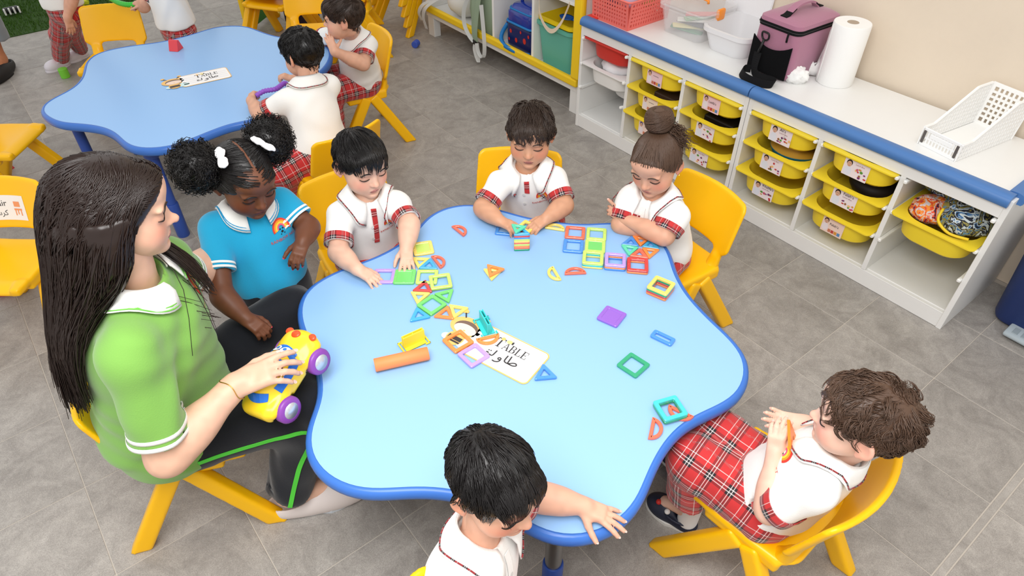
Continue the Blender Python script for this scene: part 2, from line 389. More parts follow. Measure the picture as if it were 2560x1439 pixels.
def card_strip(parent, seed, name=None, pink=(240, 205, 212), hair=(60, 40, 35)):
    items = [('b', 0, 0.022, 0.03, 0.004, (232, 170, 140))] + portrait(-0.022, hair, (235, 225, 230)) + [('b', -0.006 + 0.010 * k, -0.019, 0.0042, 0.005, c) for k, c in enumerate([(200, 120, 90), (190, 70, 60), (220, 150, 60), (90, 140, 190)])]
    sticker_card(parent, 0.068, 0.058, pink, items, [(name, -0.010, 0.0, 0.011, DK)] if name else [('~~~', -0.006, 0.002, 0.014, DK)], 0.0225, -0.046)
def col_x(unit_i, c): return unit_i * (UW + 0.003) + 0.018 / 2 + (c + 0.5) * (UW - 0.018) / 3
def tray(unit_i, c, z, label, me=TRAY_Y, y=-0.022, group='yellow trays in the white shelves'):
    r = root('storage_tray', label, 'tray', group, loc=(col_x(unit_i, c), y, z)); o = link('tub', me, r); return r
ZR = (0.4875, 0.3605, 0.2355)
TR = {}
lab = {(0, 1, 0): 'top yellow tray beside red tray, pink name card on front', (0, 1, 1): 'middle yellow tray in column beside red tray, brown box inside', (0, 1, 2): 'bottom yellow tray in column beside white tray, pale papers inside',
       (0, 2, 0): "top yellow tray just above hair bun, card reading Latifa's", (0, 2, 1): 'yellow tray holding a black lunch box, behind the girl with the bun', (0, 2, 2): 'lowest yellow tray just behind the girl with the bun',
       (1, 0, 0): "yellow tray with card reading Ali's, topmost of its column", (1, 0, 1): 'yellow tray holding a teal bowl, under the tray reading Ali’s'.replace('’', "'"), (1, 0, 2): "empty yellow tray with card reading Khalifa's",
       (1, 1, 0): 'topmost yellow tray in the column next to splash print cloth', (1, 1, 1): "yellow tray with card reading Falah's and dark cloth inside", (1, 1, 2): 'empty bottom yellow tray beside the open shelf compartment',
       (1, 2, 1): 'yellow tray overflowing with splash print cloth at shelf end'}
for (u, c, k), l in lab.items():
    TR[(u, c, k)] = tray(u, c, ZR[k], l, y=-0.022 - 0.006 * k)
card_strip(TR[0, 1, 0], 1); card_strip(TR[0, 1, 1], 2, None, (245, 225, 205)); card_strip(TR[0, 1, 2], 3, None, (240, 215, 205), (50, 70, 140))
card_strip(TR[0, 2, 0], 4, "Latifa's"); card_photo(TR[0, 2, 1], 5); card_photo(TR[0, 2, 2], 6)
card_photo(TR[1, 0, 0], 7, "Ali's", '\uFEF2\uFEE0\uFECB'); card_photo(TR[1, 0, 1], 8); card_photo(TR[1, 0, 2], 9, "Khalifa's", None)
card_photo(TR[1, 1, 0], 10); card_photo(TR[1, 1, 1], 11, "Falah's", None); card_strip(TR[1, 1, 2], 12, "Falah's", (242, 214, 200))
M_BINR = mat('red_tray_plastic', (206, 52, 42), 0.45); M_BINW = mat('white_tray_plastic', (240, 240, 238), 0.4)
r = tray(0, 0, ZR[0], 'red tray at the top of the first shelf column', tray_of(M_BINR, 'red_tub'), -0.008, None)
r = tray(0, 0, ZR[1], 'white tray of white cloth below the red tray', tray_of(M_BINW, 'white_tub'), -0.014, None)
r = tray(0, 0, ZR[2], 'white tray pushed far back in the first shelf column', tray_of(M_BINW, 'white_tub'), 0.16, None)
# things lying in the trays
def lump(name, c, rad, m, label, cat, seed=1, amp=0.25, n=(20, 12), freq=3.0, group=None, sharp=1.0):
    rg = np.random.default_rng(seed); K = rg.normal(size=(9, 3)) * freq; ph = rg.uniform(0, 6.28, 9); v = []; f = []
    a, b = n
    for i in range(b + 1):
        th = PI * i / b
        for j in range(a):
            p = 2 * PI * j / a; d = V3(math.sin(th) * math.cos(p), math.sin(th) * math.sin(p), math.cos(th))
            s = np.abs(np.sin(K @ d + ph)).mean() if sharp else np.sin(K @ d + ph).mean()
            v.append(np.asarray(c) + np.asarray(rad) * d * (1 - amp + 2 * amp * s))
    for i in range(b):
        for j in range(a): f.append((i * a + j, i * a + (j + 1) % a, (i + 1) * a + (j + 1) % a, (i + 1) * a + j))
    o = link(name, mesh(name, v, f, [m], smooth=True)); tag(o, label, cat, group); return o
x = col_x(0, 0); lump('cloth', (x, 0.155, 0.352), (0.10, 0.115, 0.05), mat('white_cloth', (240, 240, 242), 0.8), 'crumpled white cloth piled in the white tray', 'cloth', 3, 0.18, (36, 20), 6)
x = col_x(0, 1); MB().box((x + 0.025, 0.15, 0.318), (0.13, 0.18, 0.05), 0.004, t=None).obj('lunch_box', [mat('brown_box', (70, 52, 40), 0.5)]); tag(bpy.data.objects['lunch_box'], 'dark brown box in the tray beside the white cloth tray', 'box')
for k in range(3):
    o = MB().box((0, 0, 0), (0.12, 0.15, 0.006), 0.001).obj('paper_pad', mat('mint_paper', (196, 226, 216), 0.7)); o.location = (x - 0.005 + 0.006 * k, 0.13, 0.180 + 0.02 * k); o.rotation_euler = (0.15, -0.1 + 0.08 * k, 0.3 + 0.1 * k)
    tag(o, ('lowest', 'middle', 'topmost')[k] + ' of three pale mint paper pads in the bottom tray', 'paper', 'paper pads in the bottom tray')
x = col_x(0, 2); o = MB().box((x + 0.01, 0.17, 0.310), (0.16, 0.21, 0.07), 0.008, 2).obj('lunch_box', mat('black_box', (26, 24, 22), 0.4)); tag(o, 'black lunch box in tray behind the hair bun', 'box')
x = col_x(1, 0); r = root('bowl', 'teal bowl with yellow inside in the middle tray', 'bowl', loc=(x + 0.02, 0.12, 0.282))
MB().lathe([(0.045, 0), (0.085, 0.03), (0.105, 0.072), (0.104, 0.074), (0.098, 0.073)], 36).obj('bowl_outside', mat('teal_enamel', (24, 96, 108), 0.35), r, smooth=True)
MB().lathe([(0.104, 0.0745), (0.096, 0.074), (0.078, 0.034), (0.0, 0.012)], 36).obj('bowl_inside', mat('ochre_enamel', (214, 160, 50), 0.4), r, smooth=True)
def splash_mat(name, cols, scale=14):
    m = bpy.data.materials.new(name); m.use_nodes = True; N, L = m.node_tree.nodes, m.node_tree.links; b = N['Principled BSDF']; b.inputs['Roughness'].default_value = 0.7
    tc = N.new('ShaderNodeTexCoord'); t = N.new('ShaderNodeTexNoise'); t.inputs['Scale'].default_value = scale; t.inputs['Detail'].default_value = 5; t.inputs['Distortion'].default_value = 1.5; L.new(tc.outputs['Object'], t.inputs[0])
    r = N.new('ShaderNodeValToRGB'); r.color_ramp.interpolation = 'CONSTANT'
    while len(r.color_ramp.elements) < len(cols): r.color_ramp.elements.new(0.5)
    for k, c in enumerate(cols): r.color_ramp.elements[k].position = 0.28 + 0.44 * k / len(cols); r.color_ramp.elements[k].color = lin(c)
    L.new(t.outputs['Fac'], r.inputs[0]); L.new(r.outputs[0], b.inputs['Base Color']); return m
x = col_x(1, 2)
M_S1 = splash_mat('blue_splash_print', [(24, 32, 48), (60, 110, 160), (205, 214, 214), (24, 30, 46), (150, 140, 70), (90, 140, 180), (26, 32, 44)], 26)
M_S2 = splash_mat('orange_splash_print', [(60, 40, 80), (220, 70, 40), (240, 140, 40), (210, 200, 200), (230, 80, 40), (50, 30, 60)], 30)
lump('apron', (x + 0.045, 0.135, 0.392), (0.092, 0.125, 0.058), M_S1, 'dark splash print apron with yellow piping in end tray', 'apron', 11, 0.2, (40, 24), 4)
lump('apron', (x - 0.055, 0.075, 0.378), (0.062, 0.070, 0.042), M_S2, 'orange and purple splash print apron in end tray', 'apron', 12, 0.22, (36, 22), 5)
r0 = lump('apron', (x - 0.03, 0.17, 0.422), (0.105, 0.06, 0.036), M_S1, 'rolled blue splash print apron on top of end tray', 'apron', 13, 0.15, (40, 20), 4)
pp = spline([(x - 0.01, 0.03, 0.425), (x + 0.0, 0.0, 0.395), (x + 0.05, -0.012, 0.375), (x + 0.11, 0.0, 0.378)], 20, False)
o = MB().tube(pp, 0.005, 6).obj('piping', mat('yellow_piping', (240, 205, 40), 0.6), bpy.data.objects['apron'], True, smooth=True)
lump('pouch', (col_x(1, 1) + 0.02, 0.17, 0.325), (0.085, 0.09, 0.045), mat('black_pouch', (30, 26, 26), 0.6), 'dark pouch lying in tray reading Falah\'s', 'pouch', 21, 0.15)
lump('pouch', (col_x(1, 1) + 0.02, 0.18, 0.45), (0.08, 0.10, 0.028), mat('maroon_pouch', (100, 40, 40), 0.6), 'maroon pouch in the topmost tray next to splash cloth', 'pouch', 22, 0.15)
lump('pouch', (col_x(0, 2) + 0.02, 0.18, 0.455), (0.08, 0.10, 0.025), mat('peach_pouch', (214, 140, 110), 0.6), 'peach pouch in the tray reading Latifa\'s', 'pouch', 23, 0.15)
# ================================================================== yellow edged cubby
r = root('cubby', 'white cubby with yellow foam edges standing on short legs', 'cubby', loc=(-1.56, 0.07, 0))
MY = mat('yellow_foam', (244, 204, 30), 0.5)
MB().box((0.75, 0.19, 0.152), (1.50, 0.37, 0.045), 0.001).obj('bottom_board', M_WHITE, r)
MB().box((0.75, -0.008, 0.190), (1.49, 0.030, 0.042), 0.008, 2).obj('edge_strip', MY, r)
MB().box((1.478, -0.006, 0.66), (0.062, 0.036, 0.9), 0.012, 2).obj('edge_strip', MY, r)
for xx in (0.009, 0.739, 1.10, 1.489): MB().box((xx, 0.19, 0.64), (0.018, 0.37, 0.93), 0.001).obj('divider', M_WHITE, r)
MB().box((1.295, 0.2, 0.563), (0.37, 0.34, 0.016), 0.001).obj('shelf_board', M_WHITE, r)
MB().box((0.75, 0.19, 1.10), (1.50, 0.37, 0.018), 0.001).obj('top_board', M_WHITE, r)
MB().box((0.75, 0.372, 0.6), (1.50, 0.006, 0.9)).obj('back_panel', M_WHITE, r)
for xx in (0.04, 1.455):
    for yy in (0.035, 0.34): MB().box((xx, yy, 0.066), (0.07, 0.05, 0.132), 0.002).obj('leg', M_WHITE, r)
# teal box with yellow lid tub
r = root('storage_box', 'teal plastic storage box with yellow tub inside its rim, in the cubby', 'storage box', loc=(-0.315, 0.25, 0.176))
def tub(w0, d0, w1, d1, h, rr, t=0.003, n=6):
    q = lambda w, d, z, q_: np.c_[rrect(w, d, q_, n), np.full(4 * (n + 1), z)]
    return loft([q(w0, d0, 0, rr), q(w1, d1, h - .02, rr), q(w1 + .022, d1 + .022, h - .018, rr + .008), q(w1 + .022, d1 + .022, h, rr + .008), q(w1 - 2 * t, d1 - 2 * t, h, rr), q(w0 - 2 * t, d0 - 2 * t, t, rr)], True, (True, True))
v, f = tub(0.245, 0.26, 0.285, 0.30, 0.235, 0.035); MB().add(v, f).obj('tub', mat('teal_plastic', (98, 178, 160), 0.45), r, angle=40)
v, f = tub(0.22, 0.24, 0.272, 0.285, 0.06, 0.035); o = MB().add(v, f, t=(0, 0, 0.20)).obj('inner_tub', mat('yellow_tub', (238, 206, 20), 0.4), r, angle=40)
sp = root('toy_shovel', 'blue plastic toy shovel lying in the yellow tub', 'toy', loc=(-0.28, 0.2, 0.43)); ms = mat('blue_toy', (30, 100, 200), 0.4)
MB().tube([(-0.02, 0, 0), (0.09, 0.02, 0.01)], 0.006, 8).obj('handle', ms, sp, smooth=True); MB().lathe([(0.0, 0.0), (0.03, 0.004), (0.033, 0.012), (0.028, 0.008), (0, 0.005)], 16, t=(-0.045, 0, -0.004), sx=1.4).obj('scoop', ms, sp, smooth=True)
# cream tote strap hanging over the box
o = MB(); pts = spline([(-0.43, 0.10, 0.56), (-0.40, 0.07, 0.47), (-0.33, 0.06, 0.41), (-0.27, 0.06, 0.41), (-0.22, 0.07, 0.47), (-0.20, 0.10, 0.56)], 26, False)
g = np.stack([pts + V3(0, 0.0, 0.012), pts - V3(0, 0.0, 0.012)], 1); v, f = shell(g, 0.002); o.add(v, f)
o = o.obj('bag_strap', mat('cream_webbing', (226, 208, 184), 0.8)); tag(o, 'cream webbing strap hanging in front of the teal box', 'strap')
# blue shiny lunch bag
r = root('lunch_bag', 'shiny blue insulated lunch bag with red dots in the cubby', 'lunch bag', loc=(-0.62, 0.19, 0.176)); MBL = mat('shiny_blue', (18, 50, 150), 0.16, coat=0.6, noise=0.25, nscale=8); MB2 = mat('blue_webbing', (26, 120, 190), 0.6)
MB().box((0, 0, 0.075), (0.24, 0.17, 0.15), 0.03, 4).obj('lower_body', mat('navy_print', (14, 30, 92), 0.3), r, angle=40)
v, f = loft([np.c_[rrect(0.235, 0.168, 0.035, 6), np.full(28, 0.145)], np.c_[rrect(0.235, 0.168, 0.035, 6), np.full(28, 0.205)], np.c_[rrect(0.19, 0.13, 0.04, 6), np.full(28, 0.245)], np.c_[rrect(0.1, 0.06, 0.03, 6), np.full(28, 0.255)]], True, (True, True)); MB().add(v, f).obj('upper_body', MBL, r, angle=50)
MB().tube(np.c_[rrect(0.243, 0.176, 0.036, 6), np.full(28, 0.15)], 0.007, 6, closed=True).obj('zip_band', MB2, r, smooth=True); MB().tube(np.c_[rrect(0.215, 0.15, 0.036, 6), np.full(28, 0.222)], 0.006, 6, closed=True).obj('zip_band', MB2, r, smooth=True)
MB().tube(spline([(-0.06, -0.01, 0.25), (-0.05, -0.01, 0.30), (0, -0.01, 0.325), (0.05, -0.01, 0.30), (0.06, -0.01, 0.25)], 18, False), 0.01, 8).obj('handle', MBL, r, smooth=True)
MB().tube(spline([(-0.13, -0.06, 0.12), (-0.15, -0.09, 0.06), (-0.10, -0.125, 0.03), (0.0, -0.135, 0.022), (0.10, -0.12, 0.022), (0.12, -0.10, 0.02)], 24, False), 0.013, 6).obj('strap', MB2, r, smooth=True)
for k, (a, b, s) in enumerate([(-.07, .10, .012), (-.02, .06, .014), (.055, .075, .017), (.09, .11, .01), (-.085, .05, .009), (.02, .115, .009)]):
    th = np.arange(14) * 2 * PI / 14; MB().add(np.c_[a + s * .8 * np.cos(th), np.full(14, -0.0862), b + s * np.sin(th)], [tuple(range(14))], 0).obj('printed_dot', mat('red_print', (200, 44, 40), 0.4), r)
MB().lathe([(0, -.014), (.012, -.006), (.014, .004), (.006, .014), (0, .015)], 14, t=(-0.135, -0.05, 0.13)).obj('charm', mat('red_rubber', (190, 40, 40), 0.5), r, smooth=True)
# sage backpack spilling its straps
r = root('backpack', 'sage green backpack with long straps hanging below the cubby', 'backpack', loc=(-0.97, 0.2, 0.176)); MS = mat('sage_cloth', (140, 158, 134), 0.85, bump=0.3, bscale=400); MG = mat('grey_webbing', (205, 206, 204), 0.8)
v, f = loft([np.c_[rrect(0.26, 0.2, 0.05, 6), np.full(28, 0.0)], np.c_[rrect(0.28, 0.22, 0.05, 6), np.full(28, 0.12)], np.c_[rrect(0.26, 0.19, 0.05, 6), np.full(28, 0.30)], np.c_[rrect(0.18, 0.12, 0.05, 6), np.full(28, 0.38)]], True, (True, True)); MB().add(v, f).obj('sack', MS, r, angle=60)
def webbing(nm, pts, w, m, par, wd=(1, 0, 0), th=0.002, n=30):
    p = spline(pts, n, False); wd = unit(wd); tg, _, _ = frames(p); side = wd[None] - tg * (tg @ wd)[:, None]; side /= np.maximum(np.linalg.norm(side, axis=1, keepdims=True), 1e-9)
    v, f = shell(np.stack([p + side * w / 2, p - side * w / 2], 1), th); b = MB().add(v, f); return b.obj(nm, m, par, smooth=False)
webbing('strap', [(-0.02, -0.09, 0.33), (-0.02, -0.13, 0.25), (0.0, -0.16, 0.05), (0.02, -0.165, -0.03)], 0.042, MS, r); webbing('strap', [(0.03, -0.09, 0.33), (0.03, -0.13, 0.25), (0.03, -0.17, 0.06), (0.035, -0.172, -0.02)], 0.042, MS, r)
webbing('tail', [(0.02, -0.165, -0.03), (0.01, -0.17, -0.07), (0.03, -0.172, -0.115), (0.055, -0.172, -0.14), (0.05, -0.168, -0.09), (0.04, -0.17, -0.03)], 0.02, MG, r, (1, 0.4, 0)); webbing('tail', [(0.04, -0.17, -0.03), (0.06, -0.175, -0.08), (0.10, -0.175, -0.10), (0.115, -0.17, -0.07), (0.11, -0.165, 0.02), (0.07, -0.15, 0.2)], 0.024, MG, r, (0.3, 1, 0))
webbing('tail', [(-0.06, -0.12, 0.25), (-0.075, -0.17, 0.15), (-0.07, -0.18, 0.06), (-0.03, -0.178, 0.0), (0.01, -0.172, -0.03)], 0.024, MG, r, (0.3, 1, 0)); MB().box((0.02, -0.17, -0.03), (0.035, 0.012, 0.03), 0.004).obj('buckle', mat('black_plastic', (20, 20, 20), 0.4), r)
lump('snack_bag', (-0.84, 0.15, 0.50), (0.07, 0.05, 0.06), mat('white_foil', (232, 226, 222), 0.3), 'crinkled white snack bag on the sage backpack', 'bag', 31, 0.2)
lump('cloth_bag', (-1.28, 0.22, 0.28), (0.12, 0.13, 0.11), mat('white_canvas', (224, 224, 220), 0.8), 'white canvas bag in the cubby beside the sage backpack', 'bag', 32, 0.12)
r = bpy.data.objects['cloth_bag']
webbing('strap', [(-1.44, 0.10, 0.26), (-1.49, 0.02, 0.23), (-1.53, 0.0, 0.17), (-1.52, 0.01, 0.12)], 0.03, MG, r, (1, 0, 0)); webbing('strap', [(-1.40, 0.10, 0.28), (-1.44, 0.01, 0.23), (-1.48, 0.0, 0.16), (-1.47, 0.01, 0.08)], 0.03, MG, r, (1, 0, 0))
# ================================================================== things on the shelf top (z = 0.56)
ZT = 0.5605
def holes_wall(b, p0, ex, ez, w, h, nx, nz, m=0, th=0.003, hw=0.5, slant=0.0, border=0.012):
    """perforated wall as a lattice of bars: origin p0, ex across, ez up"""
    p0, ex, ez = map(lambda a: np.asarray(a, float), (p0, ex, ez)); exu, ezu = unit(ex), unit(ez); nn = np.cross(exu, ezu); R = basis(exu, ezu, nn)
    def bar(a0, a1, b0, b1, t_=1.0):
        b.box((0, 0, 0), (a1 - a0, b1 - b0, th * t_), 0, 1, m, R, p0 + exu * (a0 + a1) / 2 + ezu * (b0 + b1) / 2)
    bar(0, w, 0, border, 1.1); bar(0, w, h - border, h, 1.1); bar(0, border, border, h - border, 1.05); bar(w - border, w, border, h - border, 1.05)
    iw, ih = w - 2 * border, h - 2 * border; cw, chh = iw / nx, ih / nz
    for k in range(1, nx): bar(border + k * cw - cw * (1 - hw) / 2, border + k * cw + cw * (1 - hw) / 2, border, h - border)
    for k in range(1, nz): bar(border, w - border, border + k * chh - chh * (1 - hw) / 2, border + k * chh + chh * (1 - hw) / 2, .8)
# coral slotted basket
M_COR = mat('coral_plastic', (240, 118, 108), 0.45)
r = root('coral_basket', 'coral pink slotted plastic basket on the white shelf end', 'basket', loc=(0.125, 0.20, ZT)); b = MB(); W, D, H = 0.235, 0.275, 0.13
holes_wall(b, (-W / 2, -D / 2, 0), (1, 0, 0), (0, -0.08, 1), W, H, 13, 6, hw=0.5); holes_wall(b, (W / 2, -D / 2, 0), (0, 1, 0), (0.08, 0, 1), D, H, 15, 6, hw=0.5)
holes_wall(b, (W / 2, D / 2, 0), (-1, 0, 0), (0, 0.08, 1), W, H, 13, 6, hw=0.5); holes_wall(b, (-W / 2, D / 2, 0), (0, -1, 0), (-0.08, 0, 1), D, H, 15, 6, hw=0.5)
b.obj('lattice_wall', M_COR, r); MB().box((0, 0, 0.002), (W, D, 0.004)).obj('bottom', M_COR, r)
MB().tube(np.c_[rrect(W + 0.024, D + 0.024, 0.02, 5), np.full(24, H)], 0.005, 8, closed=True).obj('rim', M_COR, r, smooth=True)
def ball(name, c, rr, m, label, cat, group=None, sx=(1, 1, 1)):
    b = MB(); prof = [(rr * math.sin(PI * k / 14), -rr * math.cos(PI * k / 14)) for k in range(15)]; v, f = lathe([(max(a, 1e-7), z) for a, z in prof], 24); o = b.add(v * np.array(sx), f).obj(name, m, smooth=True); o.location = c; tag(o, label, cat, group); return o
ball('toy_ball', (0.14, 0.17, ZT + 0.095), 0.04, mat('lilac_plastic', (206, 188, 214), 0.35), 'pale lilac ball in the coral basket', 'ball')
ball('toy_ball', (0.08, 0.24, ZT + 0.08), 0.04, mat('orange_ball', (226, 130, 60), 0.4), 'orange ball at the back of the coral basket', 'ball')
ball('toy_ball', (0.05, 0.15, ZT + 0.07), 0.035, mat('dark_blue_ball', (40, 44, 80), 0.4), 'dark blue ball beside the lilac ball in the basket', 'ball')
ball('toy_ball', (0.18, 0.26, ZT + 0.08), 0.035, mat('green_ball', (120, 150, 60), 0.4), 'green ball at the back corner of the coral basket', 'ball')
o = MB().box((0.02, 0.055, ZT + 0.005), (0.06, 0.06, 0.009), 0.003).obj('toy_plate', mat('red_toy', (216, 60, 50), 0.4)); tag(o, 'small red plate lying at the basket corner on the shelf', 'toy')
# clear box with orange clips
M_CLR = mat('clear_plastic', (250, 250, 252), 0.12, 0.5, alpha=0.22)
r = root('clear_box', 'clear plastic box with orange clip handles full of stationery', 'box', loc=(0.44, 0.30, ZT)); v, f = tub(0.22, 0.20, 0.25, 0.23, 0.125, 0.03, 0.002); MB().add(v, f).obj('tub', M_CLR, r, angle=40)
v, f = loft([np.c_[rrect(0.27, 0.25, 0.03, 6), np.full(28, 0.122)], np.c_[rrect(0.27, 0.25, 0.03, 6), np.full(28, 0.135)], np.c_[rrect(0.22, 0.20, 0.03, 6), np.full(28, 0.143)]], True, (True, True)); MB().add(v, f).obj('lid', M_CLR, r, angle=40)
MO = mat('orange_clip', (250, 150, 50), 0.4); MB().box((0, 0, 0), (0.05, 0.018, 0.05), 0.008, 2, t=(0.128, 0, 0.115), R=rotz(PI / 2)).obj('clip', MO, r, angle=40)
MB().tube(spline([(-0.06, -0.01, 0.145), (-0.05, -0.01, 0.158), (0.05, -0.01, 0.158), (0.06, -0.01, 0.145)], 12, False), 0.006, 8).obj('clip', MO, r, smooth=True)
for k, (c, a, s, l) in enumerate([((80, 150, 110), 0.5, .15, 'green'), ((236, 226, 160), 0.9, .16, 'pale yellow'), ((70, 74, 80), 0.3, .15, 'dark grey'), ((235, 235, 230), 0.7, .17, 'white'), ((150, 190, 150), 1.1, .14, 'pale green'), ((220, 120, 120), 0.6, .15, 'pink')]):
    o = MB().box((0, 0, 0), (s, 0.032, 0.007), 0.002).obj('stationery_pack', mat('stationery_%d' % k, c, 0.5)); o.location = (0.44 + 0.006 * k - 0.02, 0.27 + 0.012 * k, ZT + 0.012 + 0.013 * k); o.rotation_euler = (0.2, 0.15 - 0.05 * k, a); tag(o, '%s stationery pack inside the clear box' % l, 'stationery')
# translucent tub and a lid leaning on the wall
r = root('plastic_tub', 'empty milky translucent plastic tub beside the pink cooler bag', 'tub', loc=(0.685, 0.31, ZT)); v, f = tub(0.19, 0.22, 0.235, 0.26, 0.10, 0.05, 0.003, 8); MB().add(v, f).obj('tub', mat('milky_plastic', (244, 244, 246), 0.3, alpha=0.75), r, angle=40)
o = MB().box((0, 0, 0), (0.24, 0.012, 0.20), 0.004).obj('tub_lid', mat('milky_lid', (238, 238, 240), 0.3)); o.location = (0.60, 0.445, ZT + 0.105); o.rotation_euler = (-0.1, 0, 0.0); tag(o, 'white plastic lid leaning on the wall behind the tub', 'lid')
# pink cooler bag
M_PINK = mat('mauve_fabric', (172, 116, 140), 0.75, bump=0.35, bscale=90, sheen=0.3)
r = root('cooler_bag', 'dusty pink insulated cooler bag with black mesh pocket and zip', 'cooler bag', loc=(0.945, 0.30, ZT), rz=-0.06)
def ring_r(w, d, rr, z, dx=0, dy=0, n=6):
    q = rrect(w, d, rr, n); return np.c_[q[:, 0] + dx, q[:, 1] + dy, np.full(len(q), z)]
rings = [ring_r(0.185, 0.25, 0.03, 0.004), ring_r(0.20, 0.265, 0.03, 0.02), ring_r(0.205, 0.27, 0.03, 0.10), ring_r(0.20, 0.27, 0.03, 0.165), ring_r(0.198, 0.268, 0.03, 0.192)]
v, f = loft(rings, True, (True, True)); MB().add(v, f).obj('body', M_PINK, r, angle=50)
v, f = loft([ring_r(0.202, 0.272, 0.032, 0.205), ring_r(0.198, 0.268, 0.032, 0.222), ring_r(0.16, 0.23, 0.04, 0.234), ring_r(0.08, 0.12, 0.03, 0.237)], True, (True, True)); MB().add(v, f).obj('lid', M_PINK, r, angle=50)
v, f = loft([ring_r(0.2035, 0.2735, 0.032, 0.188), ring_r(0.2045, 0.2745, 0.032, 0.207)], True, (True, True)); MB().add(v, f).obj('zip_band', M_BLACK, r, angle=40)
MB().tube(np.c_[rrect(0.206, 0.276, 0.033, 6), np.full(28, 0.1975)], 0.0022, 6, closed=True).obj('zip_teeth', mat('zip_grey', (50, 50, 52), 0.4, metal=0.5), r, smooth=True)
MB().tube([(0.06, -0.142, 0.195), (0.062, -0.147, 0.175), (0.062, -0.146, 0.160)], 0.004, 6).obj('zip_pull', M_BLACK, r, smooth=True)
g = np.array([[(xx, -0.1385 - 0.010 * math.cos(xx * 12), zz * (0.102 + 0.03 * (xx / 0.09) ** 2) + 0.012) for zz in np.linspace(0, 1, 6)] for xx in np.linspace(-0.094, 0.094, 12)]); v, f = shell(g, 0.004); MB().add(v, f).obj('mesh_pocket', mat('black_mesh', (18, 18, 20), 0.9, 0.1, bump=0.6, bscale=700), r)
g = np.array([[(-0.1035 - 0.004 * math.cos(yy * 10), yy, zz * 0.11 + 0.01) for zz in np.linspace(0, 1, 4)] for yy in np.linspace(-0.11, 0.11, 8)]); v, f = shell(g, 0.004); MB().add(v, f).obj('side_pocket', M_PINK, r)
webbing('handle', [(0.0, -0.085, 0.235), (0.0, -0.07, 0.252), (0.0, -0.03, 0.268), (0.0, 0.03, 0.268), (0.0, 0.07, 0.252), (0.0, 0.085, 0.235)], 0.028, M_PINK, r, (1, 0, 0), 0.008)
for s in (-1, 1): webbing('handle_tab', [(0, s * 0.060, 0.258), (0, s * 0.075, 0.249), (0, s * 0.095, 0.238), (0, s * 0.115, 0.236)], 0.03, M_BLACK, r, (1, 0, 0), 0.004, 8)
MB().tube(spline([(-0.052, -0.146, 0.148), (-0.052, -0.150, 0.168), (-0.034, -0.150, 0.170), (-0.020, -0.150, 0.166), (-0.022, -0.146, 0.146), (-0.037, -0.148, 0.138)], 20, True), 0.004, 6, closed=True).obj('strap_ring', mat('black_plastic', (20, 20, 20), 0.4), r, smooth=True)
MB().tube([(-0.037, -0.150, 0.142), (-0.040, -0.156, 0.11), (-0.042, -0.160, 0.088)], (0.006, 0.005, 0.007), 8).obj('strap_clip', mat('black_plastic', (20, 20, 20), 0.4), r, smooth=True)
webbing('strap', [(-0.042, -0.162, 0.09), (-0.040, -0.168, 0.05), (-0.030, -0.176, 0.02), (-0.005, -0.185, 0.012), (0.03, -0.19, 0.014), (0.075, -0.185, 0.016), (0.095, -0.215, 0.017), (0.06, -0.245, 0.017), (-0.01, -0.250, 0.017), (-0.055, -0.225, 0.017), (-0.075, -0.185, 0.016), (-0.055, -0.165, 0.016)], 0.031, M_BLACK, r, (0.25, 0.2, 1), 0.003, 60)
# paper towel roll with a crumpled tail
M_PAP = mat('white_paper', (246, 246, 244), 0.85, bump=0.25, bscale=120)
r = root('paper_towel_roll', 'white paper towel roll with a crumpled loose end', 'paper towel', loc=(1.145, 0.335, ZT))
MB().lathe([(0.021, 0.0), (0.068, 0.0), (0.070, 0.004), (0.070, 0.235), (0.068, 0.239), (0.022, 0.239), (0.021, 0.23), (0.021, 0.0)], 48).obj('roll', M_PAP, r, angle=40)
MB().lathe([(0.0205, 0.002), (0.0215, 0.002), (0.0215, 0.2395), (0.0205, 0.2395)], 32).obj('card_core', mat('card_core', (176, 160, 142), 0.9), r, angle=40)
g = []
for a in np.linspace(-2.2, -2.9, 6): g.append([(0.0715 * math.cos(a), 0.0715 * math.sin(a), z) for z in np.linspace(0.235 + 0.1 * (a + 2.2), 0.002, 8)])
for k in range(1, 8): g.append([(0.0715 * math.cos(-2.9) - 0.018 * k, 0.0715 * math.sin(-2.9) - 0.006 * k + 0.012 * math.sin(3 * z + k), max(0.003, (0.16 - 0.02 * k) * (1 - z) * (0.5 + 0.5 * math.cos(k * 1.9 + 5 * z)) + 0.006)) for z in np.linspace(0, 1, 8)])
v, f = shell(np.array(g), 0.0012); MB().add(v, f).obj('loose_end', M_PAP, r, smooth=True)
o = lump('tissue', (1.035, 0.215, ZT + 0.022), (0.052, 0.036, 0.034), M_PAP, 'crumpled white tissue beside the cooler bag', 'tissue', 41, 0.42, (30, 16), 5)
